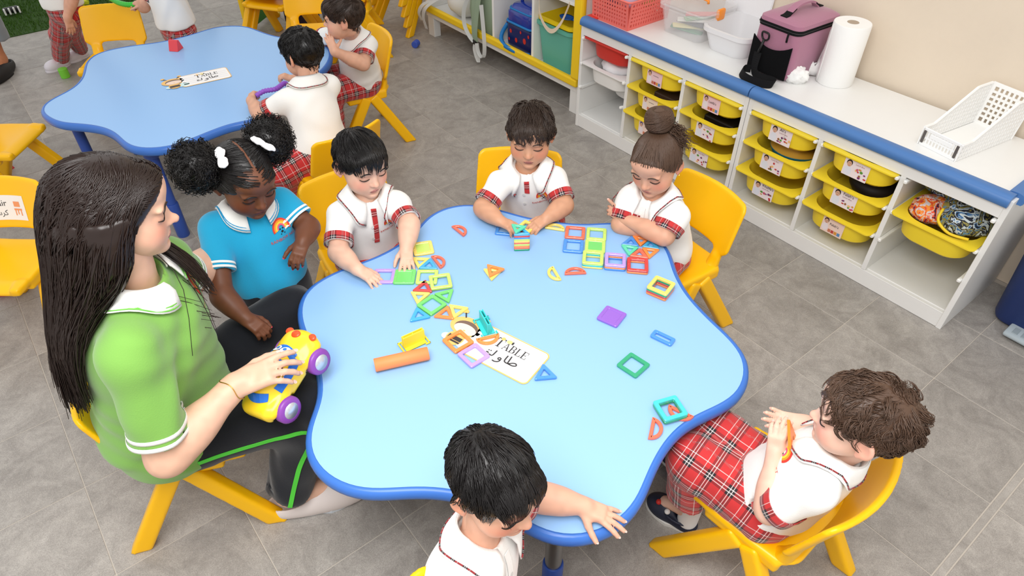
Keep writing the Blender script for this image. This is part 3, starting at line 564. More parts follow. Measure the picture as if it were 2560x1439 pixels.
# white slotted basket
M_WB = mat('white_basket_plastic', (246, 246, 244), 0.4)
r = root('slotted_basket', 'white slotted plastic basket with sloping sides on the shelf', 'basket', loc=(1.705, 0.262, ZT), rz=-.16); b = MB(); W, D = 0.135, 0.31
holes_wall(b, (W / 2 + .008, D / 2, 0), (-1, 0, 0), (0, 0.12, 1), W + .016, 0.155, 7, 7, hw=0.55, border=0.014, th=0.004)
for s in (-1, 1):   # sloped side: bars cut to a slanting top
    X = s * (W / 2 + 0.004); y0, y1 = -D / 2, D / 2; h = lambda y: 0.062 + (0.155 - 0.062) * min(1, max(0, (y - y0 - 0.05) / (D - 0.13)))
    ny = 20
    for k in range(ny + 1):
        y = y0 + (y1 - y0) * k / ny; H_ = h(y); b.box((X, y, H_ / 2), (0.004, 0.007, H_))
    for z in np.arange(0.004, 0.18, 0.0165):
        ys = [y for y in np.linspace(y0, y1, 60) if h(y) > z]
        if ys: b.box((X, (ys[0] + y1) / 2, z), (0.0034, y1 - ys[0], 0.0068))
    tp = [(X, y, h(y)) for y in np.linspace(y0, y1, 20)]; b.tube(tp, 0.005, 6)
b.box((0, -D / 2, 0.006), (W, 0.0046, 0.012)); b.box((0, -D / 2, 0.030), (W, 0.0034, 0.006)); b.box((0, -D / 2, 0.058), (W, 0.006, 0.012), 0.002)
for k in range(9): b.box((-W / 2 + 0.02 + k * (W - .04) / 8, -D / 2, 0.03), (0.006, 0.004, 0.06))
b.box((0, -D / 2 - .001, 0.042), (W * 0.62, 0.004, 0.016), 0.006)
b.obj('lattice_wall', M_WB, r); MB().box((0, 0, 0.002), (W, D, 0.004)).obj('bottom', M_WB, r)
for s in (-1, 1): MB().box((s * (W / 2 - 0.006), -D / 2 - 0.003, 0.032), (0.010, 0.005, 0.046), 0.002).obj('corner_clip', mat('grey_clip', (90, 84, 80), 0.4), r)
# navy pedal bin
r = root('pedal_bin', 'navy blue plastic pedal bin with grey pedal beside the white shelf', 'bin', loc=(2.21, 0.33, 0)); MNV = mat('navy_plastic', (28, 48, 100), 0.4)
v, f = loft([ring_r(0.29, 0.25, 0.05, 0.012), ring_r(0.30, 0.26, 0.05, 0.03), ring_r(0.34, 0.30, 0.05, 0.40), ring_r(0.345, 0.305, 0.05, 0.405)], True, (True, True)); MB().add(v, f).obj('body', MNV, r, angle=40)
v, f = loft([ring_r(0.352, 0.312, 0.05, 0.40), ring_r(0.352, 0.312, 0.05, 0.425), ring_r(0.30, 0.26, 0.05, 0.45)], True, (True, True)); MB().add(v, f).obj('lid', mat('grey_lid', (170, 178, 186), 0.4), r, angle=40)
MB().box((0, -0.15, 0.022), (0.15, 0.10, 0.018), 0.008, 2).obj('pedal', mat('grey_pedal', (176, 188, 194), 0.35), r, angle=40)
for k in range(4): MB().box((-0.045 + 0.03 * k, -0.165, 0.032), (0.018, 0.04, 0.003), 0.001).obj('grip_bar', mat('grey_pedal_bar', (150, 162, 168), 0.4), r)
# ================================================================== implicit shapes turned into one continuous skin
def smin(a, b, k):
    if k <= 0: return np.minimum(a, b)
    h = np.maximum(k - np.abs(a - b), 0.0) / k; return np.minimum(a, b) - h * h * k * 0.25
def smax(a, b, k): return -smin(-a, -b, k)
class SDF:
    def __init__(s): s.ops = []
    def cap(s, a, b, ra, rb=None, k=0.01, op='u'):
        a = np.asarray(a, float); b = np.asarray(b, float); rb = ra if rb is None else rb; R = max(ra, rb)
        lo = np.minimum(a, b) - R; hi = np.maximum(a, b) + R; ba = b - a; L2 = max(ba @ ba, 1e-12)
        def f(x, y, z):
            px_, py_, pz_ = x - a[0], y - a[1], z - a[2]; t = np.clip((px_ * ba[0] + py_ * ba[1] + pz_ * ba[2]) / L2, 0, 1)
            return np.sqrt((px_ - ba[0] * t) ** 2 + (py_ - ba[1] * t) ** 2 + (pz_ - ba[2] * t) ** 2) - (ra + (rb - ra) * t)
        s.ops.append((f, lo, hi, op, k)); return s
    def chain(s, pts, rs, k=0.01, op='u'):
        for i in range(len(pts) - 1): s.cap(pts[i], pts[i + 1], rs[i], rs[i + 1], k, op)
        return s
    def ell(s, c, r, R=None, k=0.01, op='u'):
        c = np.asarray(c, float); r = np.asarray(r, float) if np.ndim(r) else np.full(3, float(r)); R = np.eye(3) if R is None else np.asarray(R)
        e = np.sqrt(((R * r) ** 2).sum(1)); lo, hi = c - e, c + e
        def f(x, y, z):
            dx, dy, dz = x - c[0], y - c[1], z - c[2]
            q = [(R[0, i] * dx + R[1, i] * dy + R[2, i] * dz) / r[i] for i in range(3)]
            k0 = np.sqrt(q[0] ** 2 + q[1] ** 2 + q[2] ** 2); k1 = np.sqrt((q[0] / r[0]) ** 2 + (q[1] / r[1]) ** 2 + (q[2] / r[2]) ** 2)
            return k0 * (k0 - 1.0) / np.maximum(k1, 1e-9)
        s.ops.append((f, lo, hi, op, k)); return s
    def box(s, c, h, R=None, r=0.0, k=0.0, op='u'):
        c = np.asarray(c, float); h = np.asarray(h, float); R = np.eye(3) if R is None else np.asarray(R); e = (np.abs(R) * h).sum(1) + r; lo, hi = c - e, c + e
        def f(x, y, z):
            dx, dy, dz = x - c[0], y - c[1], z - c[2]; q = [np.abs(R[0, i] * dx + R[1, i] * dy + R[2, i] * dz) - (h[i] - r) for i in range(3)]
            return np.sqrt(sum(np.maximum(a, 0) ** 2 for a in q)) + np.minimum(np.maximum(np.maximum(q[0], q[1]), q[2]), 0) - r
        s.ops.append((f, lo, hi, op, k)); return s
    def plane(s, p, n, k=0.0, op='i'):
        """keeps the side the normal points away from"""
        p = np.asarray(p, float); n = unit(n)
        s.ops.append((lambda x, y, z: (x - p[0]) * n[0] + (y - p[1]) * n[1] + (z - p[2]) * n[2], None, None, op, k)); return s
    def fn(s, f, lo=None, hi=None, op='u', k=0.0): s.ops.append((f, lo, hi, op, k)); return s
    @staticmethod
    def comb(d, e, op, k):
        if op == 'u': return smin(d, e, k)
        if op == 's': return smax(d, -e, k)
        if op == 'i': return smax(d, e, k)
        if op == 'd': return d + e
    def ev(s, P):
        P = np.asarray(P, float); x, y, z = P[..., 0], P[..., 1], P[..., 2]; d = np.full(x.shape, 0.06)
        for f, lo, hi, op, k in s.ops: d = s.comb(d, f(x, y, z), op, k)
        return d
    def grad(s, P, e=0.0015):
        P = np.asarray(P, float); g = np.stack([s.ev(P + np.eye(3)[i] * e) - s.ev(P - np.eye(3)[i] * e) for i in range(3)], -1)
        return g / np.maximum(np.linalg.norm(g, axis=-1, keepdims=True), 1e-9)
    def snap(s, P, off=0.0, it=4):
        P = np.array(P, float)
        for _ in range(it): P = P - s.grad(P) * np.clip(s.ev(P) - off, -0.02, 0.02)[..., None]
        return P
    def march(s, P, D, off=0.0, n=40):
        """walk from P along D until the surface"""
        P = np.array(P, float); D = np.asarray(D, float); D = D / np.linalg.norm(D, axis=-1, keepdims=True)
        for _ in range(n): P = P + D * np.clip(s.ev(P) - off, -0.01, 0.03)[..., None] * 0.9
        return P
    def grid(s, h, pad=0.012, lo=None, hi=None):
        if lo is None:
            L = [o for o in s.ops if o[1] is not None and o[3] == 'u']; lo = np.min([o[1] for o in L], 0) - pad; hi = np.max([o[2] for o in L], 0) + pad
        lo = np.asarray(lo, float); hi = np.asarray(hi, float); n = np.ceil((hi - lo) / h).astype(int) + 1
        ax = [lo[i] + h * np.arange(n[i]) for i in range(3)]; d = np.full(n, 0.06, np.float32)
        for f, l, u, op, k in s.ops:
            sl = [slice(None)] * 3
            if l is not None:
                m = max(k, 0.004) + 3 * h; ok = True
                for i in range(3):
                    a = int(np.floor((l[i] - m - lo[i]) / h)); b = int(np.ceil((u[i] + m - lo[i]) / h)) + 1
                    a, b = max(a, 0), min(b, n[i])
                    if a >= b: ok = False
                    sl[i] = slice(a, b)
                if not ok: continue
            x = ax[0][sl[0]][:, None, None].astype(np.float32); y = ax[1][sl[1]][None, :, None].astype(np.float32); z = ax[2][sl[2]][None, None, :].astype(np.float32)
            sl = tuple(sl); d[sl] = s.comb(d[sl], f(x, y, z), op, k)
        return nets(d, lo, h)
_COR = np.array([(i, j, k) for i in (0, 1) for j in (0, 1) for k in (0, 1)])
_EDG = [(a, b) for a in range(8) for b in range(a + 1, 8) if np.abs(_COR[a] - _COR[b]).sum() == 1]
def nets(d, lo, h):
    d[0], d[-1] = np.maximum(d[0], h), np.maximum(d[-1], h); d[:, 0], d[:, -1] = np.maximum(d[:, 0], h), np.maximum(d[:, -1], h); d[:, :, 0], d[:, :, -1] = np.maximum(d[:, :, 0], h), np.maximum(d[:, :, -1], h)
    s = d < 0; nx, ny, nz = d.shape; cnt = np.zeros((nx - 1, ny - 1, nz - 1), np.int8)
    for i, j, k in _COR: cnt += s[i:nx - 1 + i, j:ny - 1 + j, k:nz - 1 + k]
    mix = (cnt > 0) & (cnt < 8); I = np.argwhere(mix); idx = np.full(mix.shape, -1, np.int64); idx[mix] = np.arange(len(I))
    vals = np.stack([d[I[:, 0] + c[0], I[:, 1] + c[1], I[:, 2] + c[2]] for c in _COR], 1).astype(float); acc = np.zeros((len(I), 3)); w = np.zeros(len(I))
    for a, b in _EDG:
        fa, fb = vals[:, a], vals[:, b]; m = (fa < 0) != (fb < 0); t = np.where(m, fa / np.where(m, fa - fb, 1), 0)
        acc += m[:, None] * (_COR[a] + (_COR[b] - _COR[a]) * t[:, None]); w += m
    V = np.asarray(lo) + (I + acc / np.maximum(w, 1)[:, None]) * h; F = []
    for ax in range(3):
        o1, o2 = [(1, 2), (2, 0), (0, 1)][ax]; A = np.take(s, range(0, s.shape[ax] - 1), ax); B = np.take(s, range(1, s.shape[ax]), ax); E = np.argwhere(A != B)
        if not len(E): continue
        ok = (E[:, o1] > 0) & (E[:, o2] > 0) & (E[:, o1] < s.shape[o1] - 1) & (E[:, o2] < s.shape[o2] - 1); E = E[ok]; q = []
        for a, b in ((-1, -1), (0, -1), (0, 0), (-1, 0)):
            c = E.copy(); c[:, o1] += a; c[:, o2] += b; q.append(idx[c[:, 0], c[:, 1], c[:, 2]])
        q = np.stack(q, 1); ins = s[E[:, 0], E[:, 1], E[:, 2]]; q[~ins] = q[~ins][:, ::-1]; F.append(q)
    return V, np.concatenate(F)
def fast_mesh(name, V, F, mats, fm=None, smooth=True):
    """V (n,3), F (m,4) or (m,3) int"""
    me = bpy.data.meshes.new(name); k = F.shape[1]; me.vertices.add(len(V)); me.vertices.foreach_set('co', np.asarray(V, np.float32).ravel())
    me.loops.add(F.size); me.loops.foreach_set('vertex_index', F.astype(np.int32).ravel()); me.polygons.add(len(F))
    me.polygons.foreach_set('loop_start', np.arange(len(F), dtype=np.int32) * k)
    me.polygons.foreach_set('loop_total', np.full(len(F), k, np.int32)) if hasattr(me.polygons, '__len__') and False else None
    for m in (mats if isinstance(mats, (list, tuple)) else [mats]): me.materials.append(m)
    if fm is not None: me.polygons.foreach_set('material_index', np.asarray(fm, np.int32))
    me.update(calc_edges=True)
    if smooth: me.polygons.foreach_set('use_smooth', np.ones(len(F), bool))
    return me
def set_attr(me, name, data, kind='FLOAT_VECTOR'):
    a = me.attributes.new(name, kind, 'POINT'); a.data.foreach_set('color' if kind == 'FLOAT_COLOR' else 'vector', np.asarray(data, np.float32).ravel())
# ================================================================== tables
ZTAB = 0.47
M_LAM = mat('light_blue_laminate', (146, 190, 238), 0.3, 0.5)
M_RIM = mat('blue_table_edge', (58, 112, 196), 0.3, 0.5)
M_LEG = mat('blue_leg_paint', (46, 78, 160), 0.35)
near_px = [(752, 770), (762, 738), (781, 715), (826, 689), (875, 668), (927, 651), (982, 625), (1038, 585), (1052, 567), (1073, 543), (1107, 524), (1142, 515), (1173, 513), (1215, 518), (1260, 530), (1320, 547), (1381, 556), (1430, 562), (1473, 563), (1519, 559), (1565, 560), (1610, 575), (1645, 598), (1667, 624), (1677, 658), (1688, 691), (1715, 737), (1744, 770), (1777, 804), (1815, 838), (1840, 865), (1856, 888), (1864, 920), (1858, 957), (1837, 989), (1801, 1011), (1769, 1025), (1733, 1041), (1697, 1065), (1662, 1103), (1637, 1145), (1616, 1190), (1601, 1232), (1586, 1259), (1558, 1290), (1516, 1320), (1467, 1336), (1421, 1340), (1376, 1333), (1330, 1312), (1280, 1280), (1220, 1248), (1160, 1230), (1105, 1220), (1036, 1217), (958, 1223), (911, 1223), (864, 1212), (817, 1187), (789, 1156), (775, 1125), (773, 1092), (780, 1059), (793, 1030), (803, 1005), (807, 978), (805, 945), (796, 905), (782, 868), (766, 832), (756, 805)]
far_px = [(107, 271), (116, 257), (141, 243), (183, 221), (207, 197), (215, 172), (219, 155), (239, 137), (274, 125), (337, 114), (394, 107), (450, 95), (492, 83), (538, 69), (580, 65), (615, 67), (643, 77), (668, 86), (700, 94), (745, 97), (788, 103), (815, 116), (824, 136), (814, 162), (785, 190), (752, 214), (722, 243), (690, 275), (629, 299), (577, 309), (527, 327), (485, 344), (439, 362), (387, 370), (344, 369), (316, 358), (302, 344), (281, 327), (246, 315), (197, 309), (155, 306), (123, 293), (109, 281)]
TABLES = {}
def flower_table(pxs, label, key, legs):
    P = np.array([at(u, v, ZTAB)[:2] for u, v in pxs]); P = smooth_loop(spline(P, 200), 6)
    if area2(P) < 0: P = P[::-1]
    c = P.mean(0); r = root('flower_table', label, 'table', loc=(c[0], c[1], 0)); P = P - c; TABLES[key] = (c, P)
    ring = lambda off, z: np.c_[offset2(P, off), np.full(len(P), z)]
    v, f = loft([ring(-0.002, ZTAB - 0.004), ring(-0.002, ZTAB)], True, (False, True)); MB().add(v, f).obj('table_top', M_LAM, r)
    prof = [(-0.003, ZTAB - 0.002), (-0.002, ZTAB + 0.0012), (0.002, ZTAB + 0.0016), (0.008, ZTAB - 0.001), (0.0125, ZTAB - 0.007), (0.014, ZTAB - 0.016), (0.0125, ZTAB - 0.026), (0.007, ZTAB - 0.031), (-0.004, ZTAB - 0.033), (-0.03, ZTAB - 0.033)]
    v, f = loft([ring(a, z) for a, z in prof], True, (False, True)); MB().add(v, f[:-1] + [f[-1][::-1]]).obj('edge_band', M_RIM, r, smooth=True)
    for lx, ly in legs:
        x, y = lx - c[0], ly - c[1]
        g = MB().lathe([(0.0, 0.0), (0.024, 0.0), (0.026, 0.006), (0.026, 0.16), (0.024, 0.165)], 24, t=(x, y, 0), m=0).lathe([(0.021, 0.16), (0.021, 0.40)], 24, t=(x, y, 0), m=1).lathe([(0.0, 0.385), (0.027, 0.385), (0.031, 0.39), (0.034, 0.437)], 24, t=(x, y, 0), m=2)
        g.obj('leg', [M_LEG, M_CHROME if key == 'near' else M_LEG, M_LEG], r, smooth=True, angle=45)
    return r
def lobe_legs(pxs, inset): return [at(u, v, ZTAB)[:2] + inset * unit(V3(*cc, 0)[:2] - at(u, v, ZTAB)[:2]) for u, v in pxs for cc in [np.mean([at(a, b, ZTAB)[:2] for a, b in (near_px if pxs is NL else far_px)], 0)]]
NL = [(1430, 1340), (760, 760), (1150, 515), (1600, 570), (1862, 930)]
FL = [(344, 369), (700, 268), (820, 136), (590, 66), (222, 150), (112, 280)]
flower_table(near_px, 'blue flower shaped table covered with magnetic tiles', 'near', lobe_legs(NL, 0.10))
flower_table(far_px, 'blue flower shaped table holding only a red wedge block', 'far', lobe_legs(FL, 0.08))
# ------------------------------------------------------------------ printed sticker with the word TABLE
def serif(ch):
    """plain roman capitals drawn as polygons in a cell about 0.7 wide and 1 high"""
    B = lambda x0, y0, x1, y1: [(x0, y0), (x1, y0), (x1, y1), (x0, y1)]
    if ch == 'T': return [B(.29, .06, .43, .94), B(.18, 0, .54, .06), B(.02, .90, .70, 1), B(.02, .72, .07, .92), B(.65, .72, .70, .92)], .74
    if ch == 'A': return [[(.06, .04), (.12, .04), (.36, .85), (.40, 1), (.34, 1)], [(.34, 1), (.42, 1), (.72, .04), (.56, .04)], B(.18, .30, .58, .37), B(0, 0, .2, .06), B(.48, 0, .80, .06)], .80
    if ch == 'B': return [B(.08, 0, .22, 1), B(0, 0, .4, .06), B(0, .94, .4, 1), B(.2, .47, .45, .53), [(.38, .94), (.40, 1), (.58, .92), (.62, .76), (.56, .58), (.42, .5), (.40, .54), (.47, .62), (.49, .76), (.46, .88)], [(.38, 0), (.40, .06), (.48, .12), (.52, .27), (.48, .42), (.40, .47), (.44, .53), (.60, .46), (.67, .27), (.60, .08)]], .72
    if ch == 'L': return [B(.08, .04, .22, .96), B(0, 0, .6, .06), B(0, .94, .32, 1), [(.60, 0), (.64, .30), (.58, .30), (.52, .06), (.5, 0)]], .68
    if ch == 'E': return [B(.08, .04, .22, .96), B(0, 0, .6, .06), B(0, .94, .6, 1), B(.2, .47, .44, .53), B(.42, .38, .46, .62), B(.56, .72, .61, .96), B(.56, .04, .61, .30)], .68
M_INK = mat('print_ink', (58, 56, 58), 0.5); M_STK = mat('sticker_white', (248, 246, 244), 0.35)
def stroke(b, pts, w, z, m, n=16):
    p = spline(np.array(pts, float), n, False); t = np.gradient(p, axis=0); t /= np.maximum(np.linalg.norm(t, axis=1, keepdims=True), 1e-9); nn = np.c_[-t[:, 1], t[:, 0]] * w / 2
    k = len(p); v = np.concatenate([np.c_[p + nn, np.full(k, z)], np.c_[p - nn, np.full(k, z)]]); b.add(v, [(i, k + i, k + i + 1, i + 1) for i in range(k - 1)], m)
def disc(b, cx, cy, rx, ry, z, m, n=24, a=0):
    th = np.arange(n) * 2 * PI / n; x, y = rx * np.cos(th), ry * np.sin(th); b.add(np.c_[cx + x * math.cos(a) - y * math.sin(a), cy + x * math.sin(a) + y * math.cos(a), np.full(n, z)], [tuple(range(n))], m)
def table_sticker(p_left, p_right, label, ang=None):
    """sticker lies flat: from its left end to its right end"""
    A, B_ = at(*p_left, ZTAB), at(*p_right, ZTAB); d = B_ - A; a = math.atan2(d[1], d[0]); Ln = np.linalg.norm(d[:2])
    r = root('table_sticker', label, 'sticker', loc=(A[0], A[1], ZTAB + 0.0012), rz=a)
    s = Ln / 0.30; W, H = 0.222 * s, 0.128 * s; ox = 0.078 * s; b = MB(); q = rrect(W, H, 0.016 * s, 6) + (ox + W / 2, 0); b.prism(q, 0, 0.0005, 0); q2 = rrect(W - 0.008 * s, H - 0.008 * s, 0.013 * s, 6) + (ox + W / 2, 0); b.prism(q2, 0.0005, 0.0008, 1)
    M_OR = mat('sticker_orange', (240, 190, 110), 0.4); b.obj('card', [M_OR, M_STK], r)
    for k in range(4): b2 = MB(); b2.prism([(ox + 0.01 * s, (-0.04 + 0.02 * k) * s), (ox + W - .01 * s, (-0.04 + .02 * k) * s), (ox + W - .01 * s, (-.031 + .02 * k) * s), (ox + .01 * s, (-.031 + .02 * k) * s)], 0.0008, 0.0009); b2.obj('stripe', mat('sticker_stripe', (236, 236, 238), 0.4), r)
    b = MB(); x = ox + 0.070 * s
    for ch, hgt in zip('TABLE', (.034, .0265, .0265, .0265, .0265)):
        pol, adv = serif(ch)
        for pg in pol: b.prism(np.array(pg) * hgt * s + (x, 0.008 * s), 0.0009, 0.0011)
        x += adv * hgt * s * 1.02
    # the Arabic word for table, drawn stroke by stroke
    Y = -0.030 * s; X = ox + 0.068 * s; w = 0.0042 * s; S = lambda l: [(X + a_ * s, Y + b_ * s) for a_, b_ in l]
    stroke(b, S([(.010, .006), (.004, .009), (.003, .003), (.009, .001), (.014, .004), (.020, .003), (.024, .006), (.025, .026)]), w, .0011, 0)
    stroke(b, S([(.052, .006), (.046, .009), (.042, .005), (.046, .001), (.051, .004), (.049, -.005), (.040, -.010), (.032, -.009)]), w, .0011, 0)
    stroke(b, S([(.060, .027), (.061, .008), (.066, .003), (.076, .003), (.088, .003), (.097, .008), (.093, .014), (.084, .011), (.076, .003)]), w, .0011, 0, 26); stroke(b, S([(.073, .004), (.070, .030)]), w, .0011, 0)
    disc(b, X + .005 * s, Y + .016 * s, .0022 * s, .0022 * s, .0011, 0, 10); disc(b, X + .011 * s, Y + .017 * s, .0022 * s, .0022 * s, .0011, 0, 10)
    b.obj('lettering', M_INK, r)
    # small bee child drawing at the left end and two small bees
    cols = [M_OR, mat('sticker_face', (240, 216, 200), 0.5), mat('sticker_hair', (120, 96, 84), 0.5), M_INK, mat('sticker_wing', (206, 236, 236), 0.4), mat('sticker_bee', (240, 220, 140), 0.4)]
    b = MB(); cx = 0.048 * s; Z = .0012
    disc(b, cx + .0 * s, .022 * s, .050 * s, .036 * s, Z - .0004, 4 if False else 0); disc(b, cx + .036 * s, -.034 * s, .028 * s, .020 * s, Z - .0003, 4); disc(b, cx - .026 * s, -.036 * s, .014 * s, .012 * s, Z - .0003, 4)
    disc(b, cx, -.030 * s, .027 * s, .027 * s, Z - .0002, 0); disc(b, cx + .002 * s, .018 * s, .036 * s, .025 * s, Z, 2); disc(b, cx + .003 * s, .011 * s, .035 * s, .019 * s, Z + .0001, 1); disc(b, cx + .004 * s, .006 * s, .004 * s, .002 * s, Z + .0002, 0)
    for y_, h_ in ((-.030, .007), (-.042, .003)): b.prism(np.array([(-.022, y_ - h_), (.022, y_ - h_), (.022, y_ + h_), (-.022, y_ + h_)]) * s + (cx, 0), Z, Z + .0002, 3)
    for sg in (-1, 1): stroke(b, [(cx + sg * .022 * s, .05 * s), (cx + sg * .034 * s, .066 * s)], .004 * s, Z, 3, 4); disc(b, cx + sg * .037 * s, .071 * s, .009 * s, .008 * s, Z, 0)
    disc(b, ox + .083 * s, .041 * s, .006 * s, .006 * s, Z, 0); disc(b, ox + .104 * s, .040 * s, .009 * s, .007 * s, Z, 5); disc(b, ox + .114 * s, .040 * s, .003 * s, .006 * s, Z + .0001, 3)
    b.obj('bee_drawing', cols, r); return r
table_sticker((1120, 812), (1347, 926), 'white TABLE sticker under the teal stand on the near table')
table_sticker((407, 216), (573, 180), 'white TABLE sticker lying on the emptier far table')
# ================================================================== yellow moulded chairs: seat, backrest, four splayed legs; faces +y, stands at the origin
def chair_meshes():
    out = {}
    ys = lambda v, x: None
    # seat: dished slab, front lip rolled, rear runs up into two posts
    s = SDF(); sw, sd = 0.148, 0.142
    def seat(x, y, z):
        zz = 0.285 - 0.012 * np.cos(np.clip(x / sw, -1, 1) * PI / 2) * np.cos(np.clip(y / sd, -1, 1) * PI / 2) - 0.020 * np.clip((y - 0.115) / 0.05, 0, 1) ** 2 + 0.004
        d = np.abs(z - zz) - 0.008; w = sw - 0.012 * np.clip(-y / sd, 0, 1); q1, q2 = np.abs(x) - (w - 0.05), np.abs(y - 0.022) - (sd - 0.05)
        e = np.sqrt(np.maximum(q1, 0) ** 2 + np.maximum(q2, 0) ** 2) + np.minimum(np.maximum(q1, q2), 0) - 0.05
        return smax(d, e, 0.012)
    s.fn(seat, V3(-.17, -.17, .24), V3(.17, .18, .31))
    for sg in (-1, 1):   # side skirts that carry the legs
        s.box((sg * 0.132, 0.01, 0.268), (0.016, 0.10, 0.020), r=0.010, k=0.012); s.box((sg * 0.128, 0.138, 0.284), (0.017, 0.030, 0.015), r=0.010, k=0.012)
    out['seat'] = s.grid(0.005, 0.01)
    # backrest with posts and slot
    b = SDF()
    def back(x, y, z):
        yc = -0.108 - 0.062 * np.clip((z - 0.30) / 0.20, -.2, 1.2) + 1.5 * x * x; d = np.abs(y - yc) - 0.0085
        q1, q2 = np.abs(x) - (0.160 - 0.008 * np.clip((z - .36) / .15, 0, 1) - 0.026), np.abs(z - 0.430) - (0.089 - 0.026)
        panel = np.sqrt(np.maximum(q1, 0) ** 2 + np.maximum(q2, 0) ** 2) + np.minimum(np.maximum(q1, q2), 0) - 0.026
        post = np.maximum(np.abs(np.abs(x) - 0.112) - 0.024, np.abs(z - 0.32) - 0.05)
        return smax(d, smin(panel, post, 0.02), 0.010)
    b.fn(back, V3(-.18, -.21, .25), V3(.18, -.04, .54))
    for sg in (-1, 1): b.chain([(sg * .112, -0.06, .278), (sg * .112, -0.085, .285), (sg * .112, -0.093, .315)], [.013, .015, .013], 0.02)
    b.fn(lambda x, y, z: -0.0, None, None, 'd', 0)
    # raised round badge on the back
    out['backrest'] = b.grid(0.005, 0.01)
    for nm, sx, sy in (('front', 1, 1), ('rear', 1, -1)):
        l = SDF(); top = V3(0.138, 0.020 * sy, 0.262); foot = V3(0.165, 0.185 * sy if sy > 0 else -0.175, 0.0); ax = unit(foot - top); side = unit(np.cross(ax, V3(1, 0, 0))); R = basis(V3(1, 0, 0) - ax * ax[0], ax, np.cross(V3(1, 0, 0), ax)); R = np.stack([unit(np.cross(ax, np.cross(V3(1, 0, 0), ax))), ax, unit(np.cross(V3(1, 0, 0), ax))], 1)
        c = (top + foot + ax * 0.02) / 2; L = np.linalg.norm(foot - top) / 2 + 0.02; l.box(c, (0.019, L, 0.025), R, r=0.009); l.plane((0, 0, 0.0), (0, 0, -1), 0.003); out['leg_' + nm] = l.grid(0.005, 0.01)
    return out
_cm = chair_meshes()
CH = {k: fast_mesh(k, v, f, [M_YEL]) for k, (v, f) in _cm.items()}
def chair(loc, face, label, tilt=0.0, scale=1.0, group='yellow moulded plastic chairs', z=0.0):
    """face: direction (x, y) the sitter looks"""
    a = math.atan2(face[1], face[0]) - PI / 2; r = root('plastic_chair', label, 'chair', group, loc=(loc[0], loc[1], z), rz=a); r.scale = (scale,) * 3
    link('seat', CH['seat'], r); link('backrest', CH['backrest'], r)
    for nm in ('leg_front', 'leg_rear'):
        for sg in (1, -1):
            o = link('leg', CH[nm], r)
            if sg < 0: o.scale = (-1, 1, 1)
    return r
chair((.960, -2.318), (.41, .91), 'yellow chair the woman in lime green sits on')
chair((2.098, -1.259), (-1.0, -.05), 'yellow chair under the curly haired boy')
chair((1.29, -.745), (-.10, -.99), 'yellow chair behind the girl with the hair bun')
chair((.828, -1.065), (.72, -.70), 'yellow chair behind the boy stacking triangle tiles')
chair((.605, -1.565), (.93, -.12), 'yellow chair under the boy laying out square tiles')
chair((2.0, -2.135), (.88, .40), 'yellow chair under the dark haired boy in front')
chair((.055, -1.39), (-.99, -.08), 'yellow chair under the boy with the purple tube')
chair((-.60, -.93), (-.15, -.99), 'yellow chair under the boy with a hand at his mouth')
chair((-1.66, -1.80), (.75, -.45), 'empty yellow chair with its back to the standing child')
chair((-1.09, -2.47), (.6, .75), 'empty yellow chair at the left edge, nearer the far table')
CARD_CHAIR = chair((-.12, -2.57), (.75, -.62), 'yellow chair with a printed card on its backrest')
# ================================================================== people
def skin_mat():
    m = bpy.data.materials.new('skin'); m.use_nodes = True; N, L = m.node_tree.nodes, m.node_tree.links; b = N['Principled BSDF']
    a = N.new('ShaderNodeAttribute'); a.attribute_name = 'tone'; L.new(a.outputs['Color'], b.inputs['Base Color']); b.inputs['Roughness'].default_value = 0.48; b.inputs['Specular IOR Level'].default_value = 0.35
    b.inputs['Subsurface Weight'].default_value = 0.12; b.inputs['Subsurface Radius'].default_value = (1, 0.35, 0.2); b.inputs['Subsurface Scale'].default_value = 0.006
    return m
M_SKIN = skin_mat()
def tartan_mat(name, base, dark, light, per=0.052):
    m = bpy.data.materials.new(name); m.use_nodes = True; N, L = m.node_tree.nodes, m.node_tree.links; b = N['Principled BSDF']; b.inputs['Roughness'].default_value = 0.8; b.inputs['Sheen Weight'].default_value = 0.2
    a = N.new('ShaderNodeAttribute'); a.attribute_name = 'weave'; sx = N.new('ShaderNodeSeparateXYZ'); L.new(a.outputs['Vector'], sx.inputs[0]); cs = []
    for k in (0, 1):
        d = N.new('ShaderNodeMath'); d.operation = 'DIVIDE'; d.inputs[1].default_value = per; L.new(sx.outputs[k], d.inputs[0])
        fr = N.new('ShaderNodeMath'); fr.operation = 'FRACT'; L.new(d.outputs[0], fr.inputs[0]); r = N.new('ShaderNodeValToRGB'); cr = r.color_ramp; cr.interpolation = 'CONSTANT'
        st = [(0, base), (0.26, dark), (0.36, light), (0.395, dark), (0.48, light), (0.515, dark), (0.62, base), (0.80, light), (0.83, base)]
        while len(cr.elements) < len(st): cr.elements.new(0.9)
        for e, (p, c) in zip(cr.elements, st): e.position = p; e.color = lin(c)
        L.new(fr.outputs[0], r.inputs[0]); cs.append(r.outputs[0])
    mx = N.new('ShaderNodeMix'); mx.data_type = 'RGBA'; mx.inputs[0].default_value = 0.5; L.new(cs[0], mx.inputs[6]); L.new(cs[1], mx.inputs[7]); L.new(mx.outputs[2], b.inputs['Base Color']); return m
M_TART = tartan_mat('red_tartan', (192, 40, 42), (30, 20, 26), (236, 226, 222), .056)
M_PIPE = tartan_mat('tartan_piping', (190, 40, 44), (34, 22, 26), (238, 228, 224), 0.026)
def cloth_mat(name, rgb, bump=0.25):
    m = mat(name, rgb, 0.85, 0.2, sheen=0.25, bump=bump, bscale=380); return m
